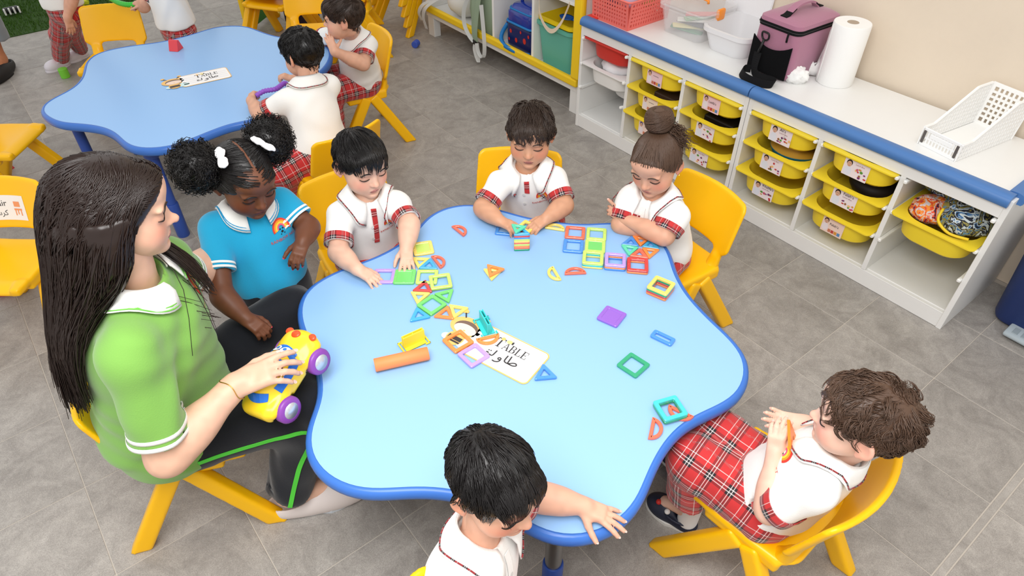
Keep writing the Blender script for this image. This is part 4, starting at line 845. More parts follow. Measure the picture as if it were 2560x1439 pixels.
M_SHW = cloth_mat('white_pique', (240, 239, 236)); M_TEAL = cloth_mat('turquoise_pique', (34, 160, 204)); M_GREEN = cloth_mat('lime_green_pique', (122, 172, 80)); M_DARK = cloth_mat('black_jersey', (26, 28, 34), 0.2)
def hair_mat(name, rgb, rough=0.42):
    m = mat(name, rgb, rough, 0.5); b = m.node_tree.nodes['Principled BSDF']; b.inputs['Anisotropic'].default_value = 0.4; return m
H_BLACK = hair_mat('black_hair', (20, 17, 17), 0.36); H_BROWN = hair_mat('brown_hair', (84, 62, 48)); H_DKBR = hair_mat('dark_brown_hair', (54, 40, 32)); H_LONG = hair_mat('long_dark_hair', (36, 24, 20), 0.32)
M_LASH = mat('lash', (28, 20, 18), 0.6)
def hframe(f, pitch=0.0, roll=0.0):
    """head frame from heading (x, y), nod down and tilt (radians); columns right, forward, up"""
    f = unit(V3(f[0], f[1], 0)); r = np.cross(f, V3(0, 0, 1)); u = V3(0, 0, 1); f2 = f * math.cos(pitch) - u * math.sin(pitch); u2 = u * math.cos(pitch) + f * math.sin(pitch)
    r2 = r * math.cos(roll) + u2 * math.sin(roll); u3 = u2 * math.cos(roll) - r * math.sin(roll); return np.stack([r2, f2, u3], 1)
CR_C, CR_R = V3(0, -0.055, 0.105), V3(0.372, 0.455, 0.395)     # skull in head units
def head_sdf(S, c, R, H, adult=False):
    P = lambda x, y, z: c + R @ (V3(x, y, z) * H); E = lambda x, y, z, r, k=.05, op='u', Q=None: S.ell(P(x, y, z), np.asarray(r, float) * H, R if Q is None else R @ Q, k * H, op)
    E(*CR_C, CR_R, 0)
    jw = 0.92 if adult else 1.0
    E(0, .10, -.17, (.305 * jw, .31, .315), .12); E(0, .20, -.33, (.20 * jw, .19, .165), .10)
    for s in (-1, 1): E(s * .185, .205, -.20, (.125, .135, .14), .12)
    E(0, .325, -.425, (.085, .07, .065), .08); E(0, .30, .22, (.26, .14, .16), .12)
    for s in (-1, 1):
        E(s * .155, .455, -.015, (.085, .075, .06), .06, 's'); E(s * .152, .325, -.022, (.078, .068, .056), .03); E(s * .15, .365, .075, (.11, .045, .03), .06)
    S.cap(P(0, .372, .0), P(0, .425, -.125), .030 * H, .043 * H, .05 * H); E(0, .452 if not adult else .47, -.15, (.05, .045, .043), .03)
    for s in (-1, 1): E(s * .047, .415, -.165, (.034, .04, .03), .02); E(s * .026, .445, -.195, (.017, .022, .016), .012, 's')
    E(0, .375, -.235, (.03, .03, .05), .05)
    E(0, .392, -.283, (.088, .034, .022), .015); E(0, .385, -.318, (.072, .036, .026), .015); E(0, .428, -.300, (.085, .018, .005), .008, 's'); E(0, .395, -.365, (.07, .03, .022), .04, 's')
    for s in (-1, 1):
        a = 0.45 * s; Q = np.array(((math.cos(a), -math.sin(a), 0), (math.sin(a), math.cos(a), 0), (0, 0, 1.0)))
        E(s * .385, -.055, -.030, (.040, .095, .138), .03, 'u', Q); E(s * .422, -.040, -.015, (.028, .054, .084), .02, 's', Q); E(s * .372, -.015, -.14, (.026, .035, .04), .02)
def hand_sdf(S, w, d, n, thumb, L, curl=(.25, .3, .25), spread=.10, th=(.7, .35), fat=1.12, fc=None, k=0.006):
    """w wrist, d finger direction, n back of the hand, thumb = +1 when the thumb lies along d x n"""
    d = unit(d); n = unit(n - d * (n @ d)); s = np.cross(d, n) * thumb; Q = np.stack([s, d, n], 1); P = lambda x, y, z: w + Q @ (V3(x, y, z) * L)
    S.box(P(0, .27, 0), V3(.195, .25, .085 * fat) * L, Q, .08 * L, .05 * L); S.cap(P(0, -.1, 0), P(0, .12, 0), .135 * L * fat, .15 * L * fat, .06 * L); S.ell(P(.13, .2, -.05), V3(.10, .17, .09) * L, Q, .05 * L)
    tips = []
    for i, (x, y, ln) in enumerate(((.148, .47, .40), (.052, .50, .45), (-.05, .485, .42), (-.142, .44, .33))):
        c = fc[i] if fc is not None else curl; a = spread * (1.5 - i); p = P(x, y, 0); tot = 0.0; dirn = d * math.cos(a) + s * math.sin(a); r = .054 * L * fat * (0.9 if i == 3 else 1)
        for j, fr in enumerate((.44, .31, .25)):
            tot += c[j]; v = dirn * math.cos(tot) - n * math.sin(tot); q = p + v * fr * ln * L; r2 = r * .93; S.cap(p, q, r, r2, .018 * L if j == 0 else .012 * L); p, r = q, r2
        tips.append((p, v))
    a0, b0 = th; v0 = unit(s * math.sin(a0) + d * math.cos(a0) - n * .35); p = P(.14, .12, -.03)
    for j, (ln, r) in enumerate(((.22, .075), (.17, .062), (.14, .055))):
        v = unit(v0 * math.cos(b0 * j) + unit(d - s * .4 - n * .3) * math.sin(b0 * j)); q = p + v * ln * L; S.cap(p, q, r * L * fat, r * .86 * L * fat, .025 * L); p = q
    tips.append((p, v)); return tips, n
def tone_attr(me, V, tone, heads):
    tone = tuple(np.array(tone) * .965); t = np.array(lin(tone)); col = np.tile(t, (len(V), 1))
    nz = 1 + 0.05 * np.sin(V[:, 0] * 170 + 2 * np.sin(V[:, 1] * 120)) * np.sin(V[:, 2] * 150)
    col[:, :3] *= nz[:, None]
    for c, R, H, lipc in heads:
        q = ((V - c) @ R) / H; near = np.abs(q).max(1) < 0.75
        def bl(m, rgb, a):
            m = np.clip(m, 0, 1)[:, None] * a * near[:, None]; col[:, :3] = col[:, :3] * (1 - m) + np.array(lin(rgb))[:3] * m
        for s in (-1, 1):
            bl(1.3 - np.linalg.norm((q - V3(s * .2, .30, -.16)) / V3(.13, .2, .11), axis=1), tuple(np.clip(np.array(tone) * V3(1.04, .80, .76), 0, 255)), .55)
            bl((1.5 - np.linalg.norm((q - V3(s * .38, -.04, -.03)) / V3(.06, .11, .14), axis=1)) * 2, tuple(np.clip(np.array(tone) * V3(1.02, .80, .74), 0, 255)), .45)
            bl((1.25 - np.linalg.norm((q - V3(s * .152, .37, -.01)) / V3(.10, .2, .05), axis=1)) * 2, tuple(np.array(tone) * V3(.90, .78, .74)), .4)
            bl((1.3 - np.linalg.norm((q - V3(s * .026, .44, -.198)) / V3(.02, .03, .013), axis=1)) * 3, tuple(np.array(tone) * .35), .7)
        bl((1.3 - np.linalg.norm((q - V3(0, .46, -.15)) / V3(.06, .06, .06), axis=1)), tuple(np.clip(np.array(tone) * V3(1.03, .85, .80), 0, 255)), .4)
        w = .098 * (1 - np.abs(q[:, 2] + .30) / .06); ml = (np.abs(q[:, 0]) < w) & (q[:, 2] < -.258) & (q[:, 2] > -.345) & (q[:, 1] > .3)
        bl(ml * 1.0, lipc, .75); bl(((np.abs(q[:, 2] + .2995) < .0085) & (np.abs(q[:, 0]) < .085) & (q[:, 1] > .3)) * 1.0, tuple(np.array(lipc) * .5), .8)
    set_attr(me, 'tone', col, 'FLOAT_COLOR')
def face_ribbon(S, c, R, H, pts, w, off=0.0012):
    """thin strip lying on the face along (x, z) points"""
    p = spline(np.array(pts, float), 12, False); P = np.array([c + R @ (V3(x, .62, z) * H) for x, z in p]); D = np.tile(-R[:, 1], (len(P), 1)); P = S.march(P, D, off * H / .2, 50)
    tg = np.gradient(P, axis=0); nr = S.grad(P); sd = np.cross(tg, nr); sd /= np.maximum(np.linalg.norm(sd, axis=1, keepdims=True), 1e-9); ww = (np.asarray(w) if np.ndim(w) else w * np.sin(np.linspace(.35, PI - .2, len(P)))) * H / 2
    g = np.stack([P + sd * ww[:, None], P + nr * .0012, P - sd * ww[:, None]], 1); return shell(g, .0009, np.repeat(nr[:, None], 3, 1))
def face_parts(par, S, c, R, H, hairm, eyes='down', brow=1.0, only=None):
    for s in (-1, 1):
        if only and s != only: continue
        v, f = face_ribbon(S, c, R, H, [(s * .075, .075), (s * .13, .098), (s * .19, .096), (s * .245, .062)], .021 * brow); MB().add(v, f).obj('eyebrow', hairm, par, True, smooth=True)
        if eyes == 'down':
            v, f = face_ribbon(S, c, R, H, [(s * .083, -.034), (s * .12, -.050), (s * .165, -.054), (s * .205, -.046), (s * .235, -.030)], .012, .001); MB().add(v, f).obj('eyelash', M_LASH, par, True, smooth=True)
        else:
            v, f = face_ribbon(S, c, R, H, [(s * .083, -.03), (s * .12, -.004), (s * .165, .002), (s * .205, -.006), (s * .235, -.028)], .022, .002); MB().add(v, f).obj('eyelash', M_LASH, par, True, smooth=True)
            cc = S.march(np.array([c + R @ (V3(s * .155, .62, -.026) * H)]), -R[:, 1][None], 0)[0]; nn = S.grad(cc[None])[0]; ax = unit(np.cross(R[:, 2], nn)); up = np.cross(nn, ax); th = np.arange(18) * 2 * PI / 18; mm = [mat('eye_white', (236, 230, 226), 0.2), mat('iris_brown', (44, 28, 22), 0.15)]
            b = MB()
            for rx, rz_, o_, mi in ((.062, .026, .0008, 0), (.026, .026, .0015, 1)):
                q = np.array([cc + nn * o_ + ax * rx * H * math.cos(a) + up * rz_ * H * math.sin(a) for a in th]); b.add(q, [tuple(range(18))], mi)
            b.obj('eye', mm, par, True)
# ------------------------------------------------------------------ hair
def strand_mesh(paths, r0, tip=0.25, n=3, rj=0.3, seed=0):
    """paths (N, K, 3) -> tapered tubes"""
    Pn = np.asarray(paths, float); N_, K, _ = Pn.shape; rg = np.random.default_rng(seed); tg = np.gradient(Pn, axis=1); tg /= np.maximum(np.linalg.norm(tg, axis=2, keepdims=True), 1e-9)
    ref = np.tile(unit(V3(.3, .5, .81)), (N_, K, 1)); A = np.cross(tg, ref); A /= np.maximum(np.linalg.norm(A, axis=2, keepdims=True), 1e-6); B = np.cross(tg, A); t = np.linspace(0, 1, K); rad = r0 * (1 - (1 - tip) * t ** 1.6)[None] * rg.uniform(1 - rj, 1 + rj, N_)[:, None]
    th = np.arange(n) * 2 * PI / n; V = Pn[:, :, None] + rad[:, :, None, None] * (np.cos(th)[None, None, :, None] * A[:, :, None] + np.sin(th)[None, None, :, None] * B[:, :, None]); V = V.reshape(-1, 3)
    base = (np.arange(N_) * K * n)[:, None, None]; i = np.arange(K - 1)[None, :, None] * n; k = np.arange(n)[None, None]; k2 = (k + 1) % n
    F = np.stack(np.broadcast_arrays(base + i + k, base + i + k2, base + i + n + k2, base + i + n + k), -1).reshape(-1, 4); return V, F
def hair_line(az, front=.30, side=.02, back=-.30):
    """lowest z of hair on the skull at azimuth az (0 = front)"""
    a = np.abs(az); return np.interp(a, [0, .55, .95, 1.35, 1.75, 2.3, PI], [front, front - .02, .10, side - .10, side - .06, back + .04, back])
def scalp_roots(n, rg, front, side, back):
    out = np.zeros((0, 3))
    while len(out) < n:
        d = rg.normal(size=(n * 3, 3)); d /= np.linalg.norm(d, axis=1, keepdims=True); q = CR_C + d * CR_R; az = np.arctan2(q[:, 0], q[:, 1]); out = np.concatenate([out, d[q[:, 2] > hair_line(az, front, side, back)]])
    return out[:n]
def clump(path, d, rg, n_g, amt, power=1.0):
    """pull strands together into locks towards their tips"""
    g = rg.choice(len(d), min(n_g, len(d)), replace=False); near = np.argmax(d @ d[g].T, axis=1); gp = path[g][near]; t = np.linspace(0, 1, path.shape[1]) ** power
    return path + (gp - path) * (amt * t)[None, :, None]
def push_out(HS, path, c, off=.0035):
    for _ in range(2):
        d = HS.ev(path); v = path - c; v /= np.maximum(np.linalg.norm(v, axis=-1, keepdims=True), 1e-6); path = path + v * np.clip(off - d, 0, .03)[..., None]
    return path
def hair_short(par, c, R, H, m, n=3400, HS=None, length=.42, lift=(.05, .13), wave=0.0, wfreq=9, fwd=.5, whorl=(0.05, -.28, .42), r=.0011, seed=1, front=.27, side=.0, back=-.30, tuft=0.0, jit=.15, sweep=0.0, capk=1.05, K=8, len_back=None, name='hair', locks=170, ck=.65, side_len=.55):
    n = int(n * .58); r = r * 1.22; rg = np.random.default_rng(seed); d = scalp_roots(n, rg, front, side, back); w = unit((np.array(whorl) - CR_C) / CR_R); wh = np.tile(w, (n, 1))
    fl = d - wh; fl -= d * (fl * d).sum(1, keepdims=True); fl /= np.maximum(np.linalg.norm(fl, axis=1, keepdims=True), 1e-6)
    top = np.clip(d[:, 2] * 1.6 - .15, 0, 1)[:, None]; bias = np.tile(V3(sweep, fwd, -.15), (n, 1)) * top + np.tile(V3(0, -.25, -.9), (n, 1)) * (1 - top); fl = fl * (.35 + .55 * top) + bias + rg.normal(size=(n, 3)) * jit
    low = np.clip((.35 - d[:, 2]) / .5, 0, 1); ln = length * rg.uniform(.75, 1.12, n) * np.where(d[:, 1] < -.2, (len_back or .8), 1.0) * (1 - (1 - side_len) * low); lf = rg.uniform(lift[0], lift[1], n) * (1 - .55 * low); G = max(4, locks); gph = rg.uniform(0, 6.28, 64); ph = gph[(np.abs(np.floor(d @ V3(7, 11, 5) * 2)).astype(int)) % 64] + rg.normal(size=n) * .35; path = []; q = d.copy()
    tf = rg.uniform(.3, 1, n)
    for k in range(K):
        t = k / (K - 1); rise = 1.0 + lf * (math.sin(min(1, t * 1.5) * PI / 2)) + tuft * t * t * np.clip(d[:, 2], 0, 1) * tf
        p = CR_C + q / np.linalg.norm(q, axis=1, keepdims=True) * rise[:, None] * CR_R
        if wave > 0:
            sd = np.cross(d, fl); sd /= np.maximum(np.linalg.norm(sd, axis=1, keepdims=True), 1e-6); p = p + sd * (wave * np.sin(wfreq * t + ph) * (0.3 + t))[:, None] + d * (wave * .8 * np.cos(wfreq * t + ph) * t)[:, None]
        path.append(p); st = fl - q * (fl * q).sum(1, keepdims=True) / np.maximum((q * q).sum(1, keepdims=True), 1e-6); q = q + st * (ln / (K - 1))[:, None]
    path = clump(np.stack(path, 1), d, rg, locks, ck); path = c + (path * H) @ R.T
    if HS is not None: path = push_out(HS, path, c)
    V, F = strand_mesh(path, r * H / .2, seed=seed); o = link(name, fast_mesh(name, V, F, m), par, True)
    cap_mesh(o, c, R, H, m, front, back, capk, side > .05); return o
def cap_mesh(par, c, R, H, m, front, back, k=1.05, ears=False):
    """the dense under layer of hair that covers the scalp"""
    S = SDF(); S.ell(c + R @ (CR_C * H), CR_R * H * k, R); P = lambda x, y, z: c + R @ (V3(x, y, z) * H); S.ell(P(0, .30, .22), V3(.27, .155, .175) * H, R, .10 * H)
    S.plane(P(0, .40, front - .01), R @ unit(V3(0, .80, -.60)), .02 * H); S.plane(P(0, -.4, back), R @ V3(0, -.35, -1), .02 * H)
    if ears:
        for s in (-1, 1): S.ell(P(s * .42, .0, -.06), V3(.14, .15, .17) * H, R, .03 * H, 's')
    V, F = S.grid(.0055 * H / .2, .006); link('hair_base', fast_mesh('hair_base', V, F, m), par, True)
def perp(a, ref):
    a = unit(a); ref = np.asarray(ref, float); return unit(ref - a * (a @ ref))
def folds(S, amp, seed, freq=75):
    rg = np.random.default_rng(seed); D = [unit(rg.normal(size=3)) for _ in range(4)]; ph = rg.uniform(0, 6, 4)
    def f(x, y, z):
        u = [x * d[0] + y * d[1] + z * d[2] for d in D]; a = np.sin(freq * u[0] + 2.2 * np.sin(freq * .45 * u[1] + ph[0]) + ph[1]); b = np.sin(freq * 1.7 * u[2] + 2.5 * np.sin(freq * .5 * u[3] + ph[2]))
        return amp * (0.65 * a + 0.35 * b)
    S.fn(f, None, None, 'd')
def tube_cut(S, a, b, ra, rb, cut, k, lo_pad=0.0):
    """tapered tube a to b, ended by a flat cut at b"""
    a = np.asarray(a, float); b = np.asarray(b, float); T_ = SDF(); T_.cap(a, b + unit(b - a) * rb, ra, rb); f0, lo, hi, _, _ = T_.ops[0]; n = unit(b - a)
    S.fn(lambda x, y, z: smax(f0(x, y, z), (x - b[0]) * n[0] + (y - b[1]) * n[1] + (z - b[2]) * n[2], 0.004), lo, hi, 'u', k)
def band(S, c, ax, w, off, m, par, name, n=40, r0=0.005, flare=0.0, cols=None, th=0.0022):
    """strip of cloth around a sleeve or hem: rays from the axis out to the cloth surface"""
    ax = unit(ax); e1 = perp(ax, (0.31, 0.2, 0.93)); e2 = np.cross(ax, e1); ang = np.arange(n) * 2 * PI / n; D = np.cos(ang)[:, None] * e1 + np.sin(ang)[:, None] * e2; rows = []; uv = []
    rad0 = None
    for j, t in enumerate((0.0, 0.5, 1.0)):
        o = c + ax * (w * (t - 1)); P = S_out(S, o - ax * 0.004 if t == 1 else o, D, r0); r = np.linalg.norm(P - (o - ax * 0.004 if t == 1 else o), axis=1) + off
        r = 0.25 * np.roll(r, 1) + .5 * r + .25 * np.roll(r, -1); r = np.minimum(r, np.median(r) * 1.35); rows.append(o + D * r[:, None]); rad0 = np.median(r)
    inner = [o_ - D * th for o_ in rows[::-1]]
    V, F = loft(rows + inner + [rows[0]], True); me = mesh(name, V, F, [m], smooth=True); k = len(V) // n
    uvs = np.concatenate([np.c_[ang * rad0, np.full(n, w * [0, .5, 1, 1, .5, 0, 0][i]), np.zeros(n)] for i in range(k)]); set_attr(me, 'weave', uvs); o = link(name, me, par, True); reg(par, o); return o
def S_out(S, o, D, r0, n=30):
    """from inside the cloth outwards to its outer surface"""
    ts = np.linspace(r0, .12, 60); P = o + D[:, None] * ts[None, :, None]; d = S.ev(P); out = []
    for i in range(len(D)):
        ins = np.where(d[i] < 0)[0]
        if len(ins) == 0: out.append(o + D[i] * .03); continue
        j = ins[0]
        while j + 1 < 60 and d[i][j + 1] < 0: j += 1
        if j + 1 < 60: t = ts[j] + (ts[j + 1] - ts[j]) * d[i][j] / (d[i][j] - d[i][j + 1])
        else: t = ts[j]
        out.append(o + D[i] * t)
    return np.array(out)
def person(label, sp):
    """sp: joints in room coordinates and looks; returns the root"""
    s = sp.get('s', 1.0); H = sp['H']; c = np.asarray(sp['head'], float) if 'head' in sp else None; seed = sp.get('seed', 1); bf = unit(V3(*sp['face_body'], 0)); br = np.cross(bf, V3(0, 0, 1))
    pel = np.asarray(sp['pelvis'], float); nb = np.asarray(sp['neck'], float); up = unit(nb - pel); bfp = perp(up, bf); brp = np.cross(bfp, up); RB = np.stack([brp, bfp, up], 1); sh = {k: np.asarray(sp['sh'][k], float) for k in sp['sh']}
    r = root('person', label, 'person', loc=(pel[0], pel[1], 0)); heads = []; Vs, Fs = [], []; off = 0
    def addg(S, h):
        nonlocal off
        V, F = S.grid(h); Vs.append(V); Fs.append(F + off); off += len(V)
    torso_len = np.linalg.norm(nb - pel); ch = pel + up * torso_len * .66; be = pel + up * torso_len * .30; wd = sp.get('w', 1.0) * s; dp = sp.get('d', 1.0) * s
    # ---- bare body
    B = SDF(); B.ell(ch, V3(.082 * wd, .060 * dp, .095 * s), RB).ell(be, V3(.080 * wd, .066 * dp, .10 * s), RB, .04 * s).ell(pel, V3(.082 * wd, .07 * dp, .065 * s), RB, .04 * s)
    if c is not None: B.cap(nb - up * .02 * s, nb + up * .05 * s, .034 * s * sp.get('nk', 1), .032 * s * sp.get('nk', 1), .02 * s)
    lr = sp.get('lr', 1.0)
    for k, (hip, kn, an) in sp.get('legs', {}).items():
        B.chain([hip, kn, an], [.050 * s * lr, .038 * s * lr, .024 * s * lr], .02 * s)
        if (sp.get('foot') or {}).get(k) is not None: B.cap(an, np.asarray(an) + np.asarray(sp['foot'][k]) * .8, .024 * s * lr, .018 * s * lr, .02 * s)
    addg(B, .010 * max(1, s * .8))
    HS = None
    if c is not None:
        R = sp['R']; HS = SDF(); head_sdf(HS, c, R, H, sp.get('adult', False)); base = c + R @ (V3(0, -.10, -.30) * H); HS.cap(base, nb - up * .01 * s, .175 * H * sp.get('nk', 1), .19 * H * sp.get('nk', 1), .05 * H); addg(HS, .0033 * H / .2); heads.append((c, R, H, sp.get('lips', (190, 110, 105))))
    tipinfo = []
    for k, arm in sp.get('arms', {}).items():
        A = SDF(); el, wr = np.asarray(arm['el'], float), np.asarray(arm['wr'], float); ar = sp.get('ar', 1.0) * s; A.chain([sh[k], el, wr], [.033 * ar, .0285 * ar, .0205 * ar], .012 * s); mid = el + (wr - el) * .3; A.ell(mid, V3(.0285, .0285, .05) * ar, basis(perp(wr - el, (0, 0, 1)), np.cross(unit(wr - el), perp(wr - el, (0, 0, 1))), unit(wr - el)), .02 * s)
        if 'd' in arm: tips, n_ = hand_sdf(A, wr, np.asarray(arm['d'], float), np.asarray(arm['n'], float), arm.get('th', 1), arm.get('L', .105 * s), **arm.get('pose', {})); tipinfo.append((k, tips, n_, arm.get('L', .105 * s)))
        addg(A, .0031 if s < 1.3 else .0042)
    V = np.concatenate(Vs); F = np.concatenate(Fs); me = fast_mesh('body', V, F, M_SKIN); tone_attr(me, V, sp['skin'], heads); body = link('body', me, r, True)
    # finger nails
    for k, tips, n_, L in tipinfo:
        if not sp.get('nails', True): break
        b = MB()
        for p, v in tips:
            nn = unit(n_ - v * (n_ @ v)); sd = np.cross(v, nn); q = p + nn * .042 * L + v * .018 * L; th = np.arange(10) * 2 * PI / 10; b.add(np.array([q + sd * .030 * L * math.cos(a) + v * .036 * L * math.sin(a) - nn * .01 * L * math.cos(a) ** 2 for a in th]), [tuple(range(10))])
        b.obj('fingernail', mat('nail_' + sp.get('nailc', 'pink'), {'pink': (236, 190, 178), 'red': (214, 40, 70)}[sp.get('nailc', 'pink')], 0.25), body, True)
    if c is not None and sp.get('face', True): face_parts(body, HS, c, sp['R'], H, sp['hairm'], sp.get('eyes', 'down'), only=sp.get('only'))
    # ---- trousers
    if 'legs' in sp and sp.get('trm') is not None:
        T_ = SDF(); T_.ell(pel, V3(.098 * wd, .085 * dp, .075 * s), RB); segs = [(pel - up * .03, pel + up * .08 * s, .09 * s)]
        for k, (hip, kn, an) in sp['legs'].items():
            hip, kn, an = map(lambda a: np.asarray(a, float), (hip, kn, an)); tw = sp.get('tw', 1.0); T_.chain([hip, kn], [.066 * s * tw, .055 * s * tw], .035 * s); hem = an if sp.get('hem', 1) == 1 else kn + (an - kn) * sp['hem']; hw = sp.get('hw', 1.0); tube_cut(T_, kn, hem, .055 * s * tw, .045 * s * tw * hw, True, .03 * s); segs += [(hip, kn, .06 * s), (kn, hem, .05 * s)]
            dn = unit(hem - kn); T_.cap(hem - dn * .018, hem + dn * .04, .036 * s * tw * hw, None, .003, 's')
        folds(T_, sp.get('tf', .0030) * s, seed + 5, 62 / s ** .5); Vt, Ft = T_.grid(.0068 * max(1, s * .85)); met = fast_mesh('trousers', Vt, Ft, sp['trm'])
        best = np.full(len(Vt), 9.0); uv = np.zeros((len(Vt), 3)); acc = 0
        for i, (a, b_, rr) in enumerate(segs):
            ax = unit(b_ - a); Ls = np.linalg.norm(b_ - a); t = (Vt - a) @ ax; tc = np.clip(t, 0, Ls); dd = np.linalg.norm(Vt - a - tc[:, None] * ax, axis=1) - rr; e1 = -perp(ax, (0, 0, 1) if abs(ax[2]) < .8 else bf); e2 = np.cross(ax, e1); q = Vt - a; an_ = np.arctan2(q @ e2, q @ e1); m_ = dd < best; best[m_] = dd[m_]; uv[m_] = np.c_[t, an_ * rr * .95, 0 * t][m_]
        set_attr(met, 'weave', uv); tr = link('trousers', met, r, True)
        if 'stripe' in sp:
            for k, (hip, kn, an) in sp['legs'].items():
                hip, kn, an = map(lambda a: np.asarray(a, float), (hip, kn, an)); pts = spline(np.array([hip + (kn - hip) * .25, hip + (kn - hip) * .6, kn + V3(0, 0, -.01), kn + (an - kn) * .5, kn + (an - kn) * .97]), 40, False); sd = (brp if k == 'R' else -brp); P = T_.march(pts + sd * .16, np.tile(-sd, (40, 1)), .0015, 60); nr = T_.grad(P); tg = np.gradient(P, axis=0); wv = np.cross(tg, nr); wv /= np.maximum(np.linalg.norm(wv, axis=1, keepdims=True), 1e-9); g = np.stack([P + wv * .006, P - wv * .006], 1); v, f = shell(g, .0015, np.repeat(nr[:, None], 2, 1)); MB().add(v, f).obj('side_stripe', sp['stripe'], tr, True)
    # ---- shirt
    if sp.get('shm') is not None:
        S = SDF(); S.ell(ch, V3(.102 * wd, .078 * dp, .100 * s), RB).ell(be, V3(.104 * wd, .088 * dp, .105 * s), RB, .05 * s); hemp = pel - up * sp.get('hemd', .02) * s; S.ell(pel + up * .01, V3(.110 * wd, .094 * dp, .085 * s), RB, .05 * s)
        S.cap(nb - up * .06 * s, nb - up * .034 * s, .050 * s, .046 * s, .02 * s)
        sl = {}
        for k, p in sh.items():
            S.cap(nb - up * .040 * s, p - up * .008 * s, .036 * s, .034 * s, .03 * s)
            arm = sp.get('arms', {}).get(k)
            if arm: el = np.asarray(arm['el'], float); t = sp.get('sl', {}).get(k, .72); e = p + (el - p) * t; tube_cut(S, p, e, .037 * s * sp.get('slw', 1), .0425 * s * sp.get('slw', 1), True, .028 * s); sl[k] = (e, unit(el - p))
        S.plane(hemp, -up, .006); folds(S, sp.get('sf', .0024) * s ** .5, seed, 58 / s ** .5)
        S0 = SDF(); S0.ops = list(S.ops)
        for k, (e, d_) in sl.items(): S.cap(e + d_ * .012 * s, e + d_ * .05 * s, .0355 * s * sp.get('slw', 1), None, .003, 's')
        if c is not None: S.cap(nb + up * .0 * s, nb + up * .08 * s, .040 * s * sp.get('nk', 1), None, .004, 's')
        Vs_, Fs_ = S.grid(.0060 * max(1, s * .85)); shirt = link('shirt', fast_mesh('shirt', Vs_, Fs_, sp['shm']), r, True)
        for k, (e, d_) in sl.items():
            if sp.get('cuff') == 'tartan': band(S0, e + d_ * .001, d_, .027 * s, .0034, M_TART, shirt, 'cuff')
            elif sp.get('cuff') == 'stripes':
                for j in range(2): band(S0, e - d_ * (.003 + .012 * j) * s, d_, .0065 * s, .0018, M_SHW, shirt, 'cuff_stripe', th=.0012)
        if sp.get('collar', True) and c is not None:
            n = 41; th = np.linspace(-1, 1, n) * math.radians(sp.get('copen', 158)); fdir = bfp; rdir = brp; rc = .0475 * s * sp.get('nk', 1); rows = []; s_ = s; s = s * sp.get('cs', 1.0)
            tilt = up
            D = -np.cos(th)[:, None] * fdir + np.sin(th)[:, None] * rdir; fr = np.clip((np.abs(th) - 1.5) / 1.25, 0, 1)
            base = nb + D * rc - up * .004; top = nb + D * (rc * 1.02) + up * (.026 - .024 * fr)[:, None] * s; midp = S0.snap(nb + D * (rc + .018 * s) + up * (.012 - .028 * fr)[:, None] * s, .014 * s); tip = np.exp(-((np.abs(th) - math.radians(sp.get('copen', 158)) * .93) / .28) ** 2)
            out = S0.snap(nb + D * (rc + (.036 + .006 * tip)[:, None] * s) + up * (-.014 - .035 * fr)[:, None] * s + fdir * (.012 * tip)[:, None] * s, .0085 * s); out = np.stack([smooth_loop(out, 2, False)[:, i] for i in range(3)], 1)
            g = np.stack([base, top, .5 * top + .5 * midp + up * .003 * s, midp, .5 * (midp + out) + up * .001, out], 1); v, f = shell(g, .0032 * s ** .5); col = MB().add(v, f).obj('collar', M_SHW, shirt, True, smooth=True)
            if sp.get('pipe', 'tartan') == 'tartan':
                pp = S0.snap(.86 * out + .14 * midp, .0112 * s); vv, ff = tube(pp, .0017 * s, 6); me_ = mesh('piping', vv, ff, [M_PIPE], smooth=True); lenc = np.concatenate([[0], np.cumsum(np.linalg.norm(np.diff(pp, axis=0), axis=1))]); set_attr(me_, 'weave', np.repeat(np.c_[lenc, lenc * 0 + .3, lenc * 0], 6, 0)); o_ = link('piping', me_, shirt, True)
            else:
                for q in ((.86, .14), (.66, .34)): pp = S0.snap(q[0] * out + q[1] * midp, .0105 * s); MB().tube(pp, .0016 * s, 6).obj('collar_stripe', sp['pipe'], shirt, True, smooth=True)
            s = s_
        # placket, buttons, emblem
        def on(a, b_, lift):
            a = np.asarray(a, float)[..., None]; b_ = np.asarray(b_, float)[..., None]; P0 = nb + brp * a - up * b_ + bfp * .14 * s
            return S0.march(P0, np.broadcast_to(-bfp, P0.shape), lift, 26)
        if sp.get('placket'):
            L = sp['placket']; zz, xx = np.meshgrid(np.linspace(.016, .035 + L, 12) * s, np.array((-.008, 0.0, .008)) * s, indexing='ij'); g = on(xx, zz, .0022); v, f = shell(g, .0016); me_ = mesh('placket', v, f, [sp.get('plm', M_SHW)]); me_.update(); co = np.array(v); set_attr(me_, 'weave', np.c_[(co - nb) @ up, (co - nb) @ brp, np.zeros(len(co))]); link('placket', me_, shirt, True)
            for j in range(2): q = on(.012 * s if sp.get('plm') else 0, (.035 + sp.get('btn', L) * (.35 + .45 * j)) * s, .004); nn = S0.grad(q[None])[0]; a1 = perp(nn, (0, 0, 1)); a2 = np.cross(nn, a1); ang = np.arange(12) * PI / 6; MB().add(np.array([q + (a1 * math.cos(a) + a2 * math.sin(a)) * .0048 * s for a in ang]), [tuple(range(12))]).obj('button', mat('pearl_button', (222, 222, 220), 0.25), shirt, True)
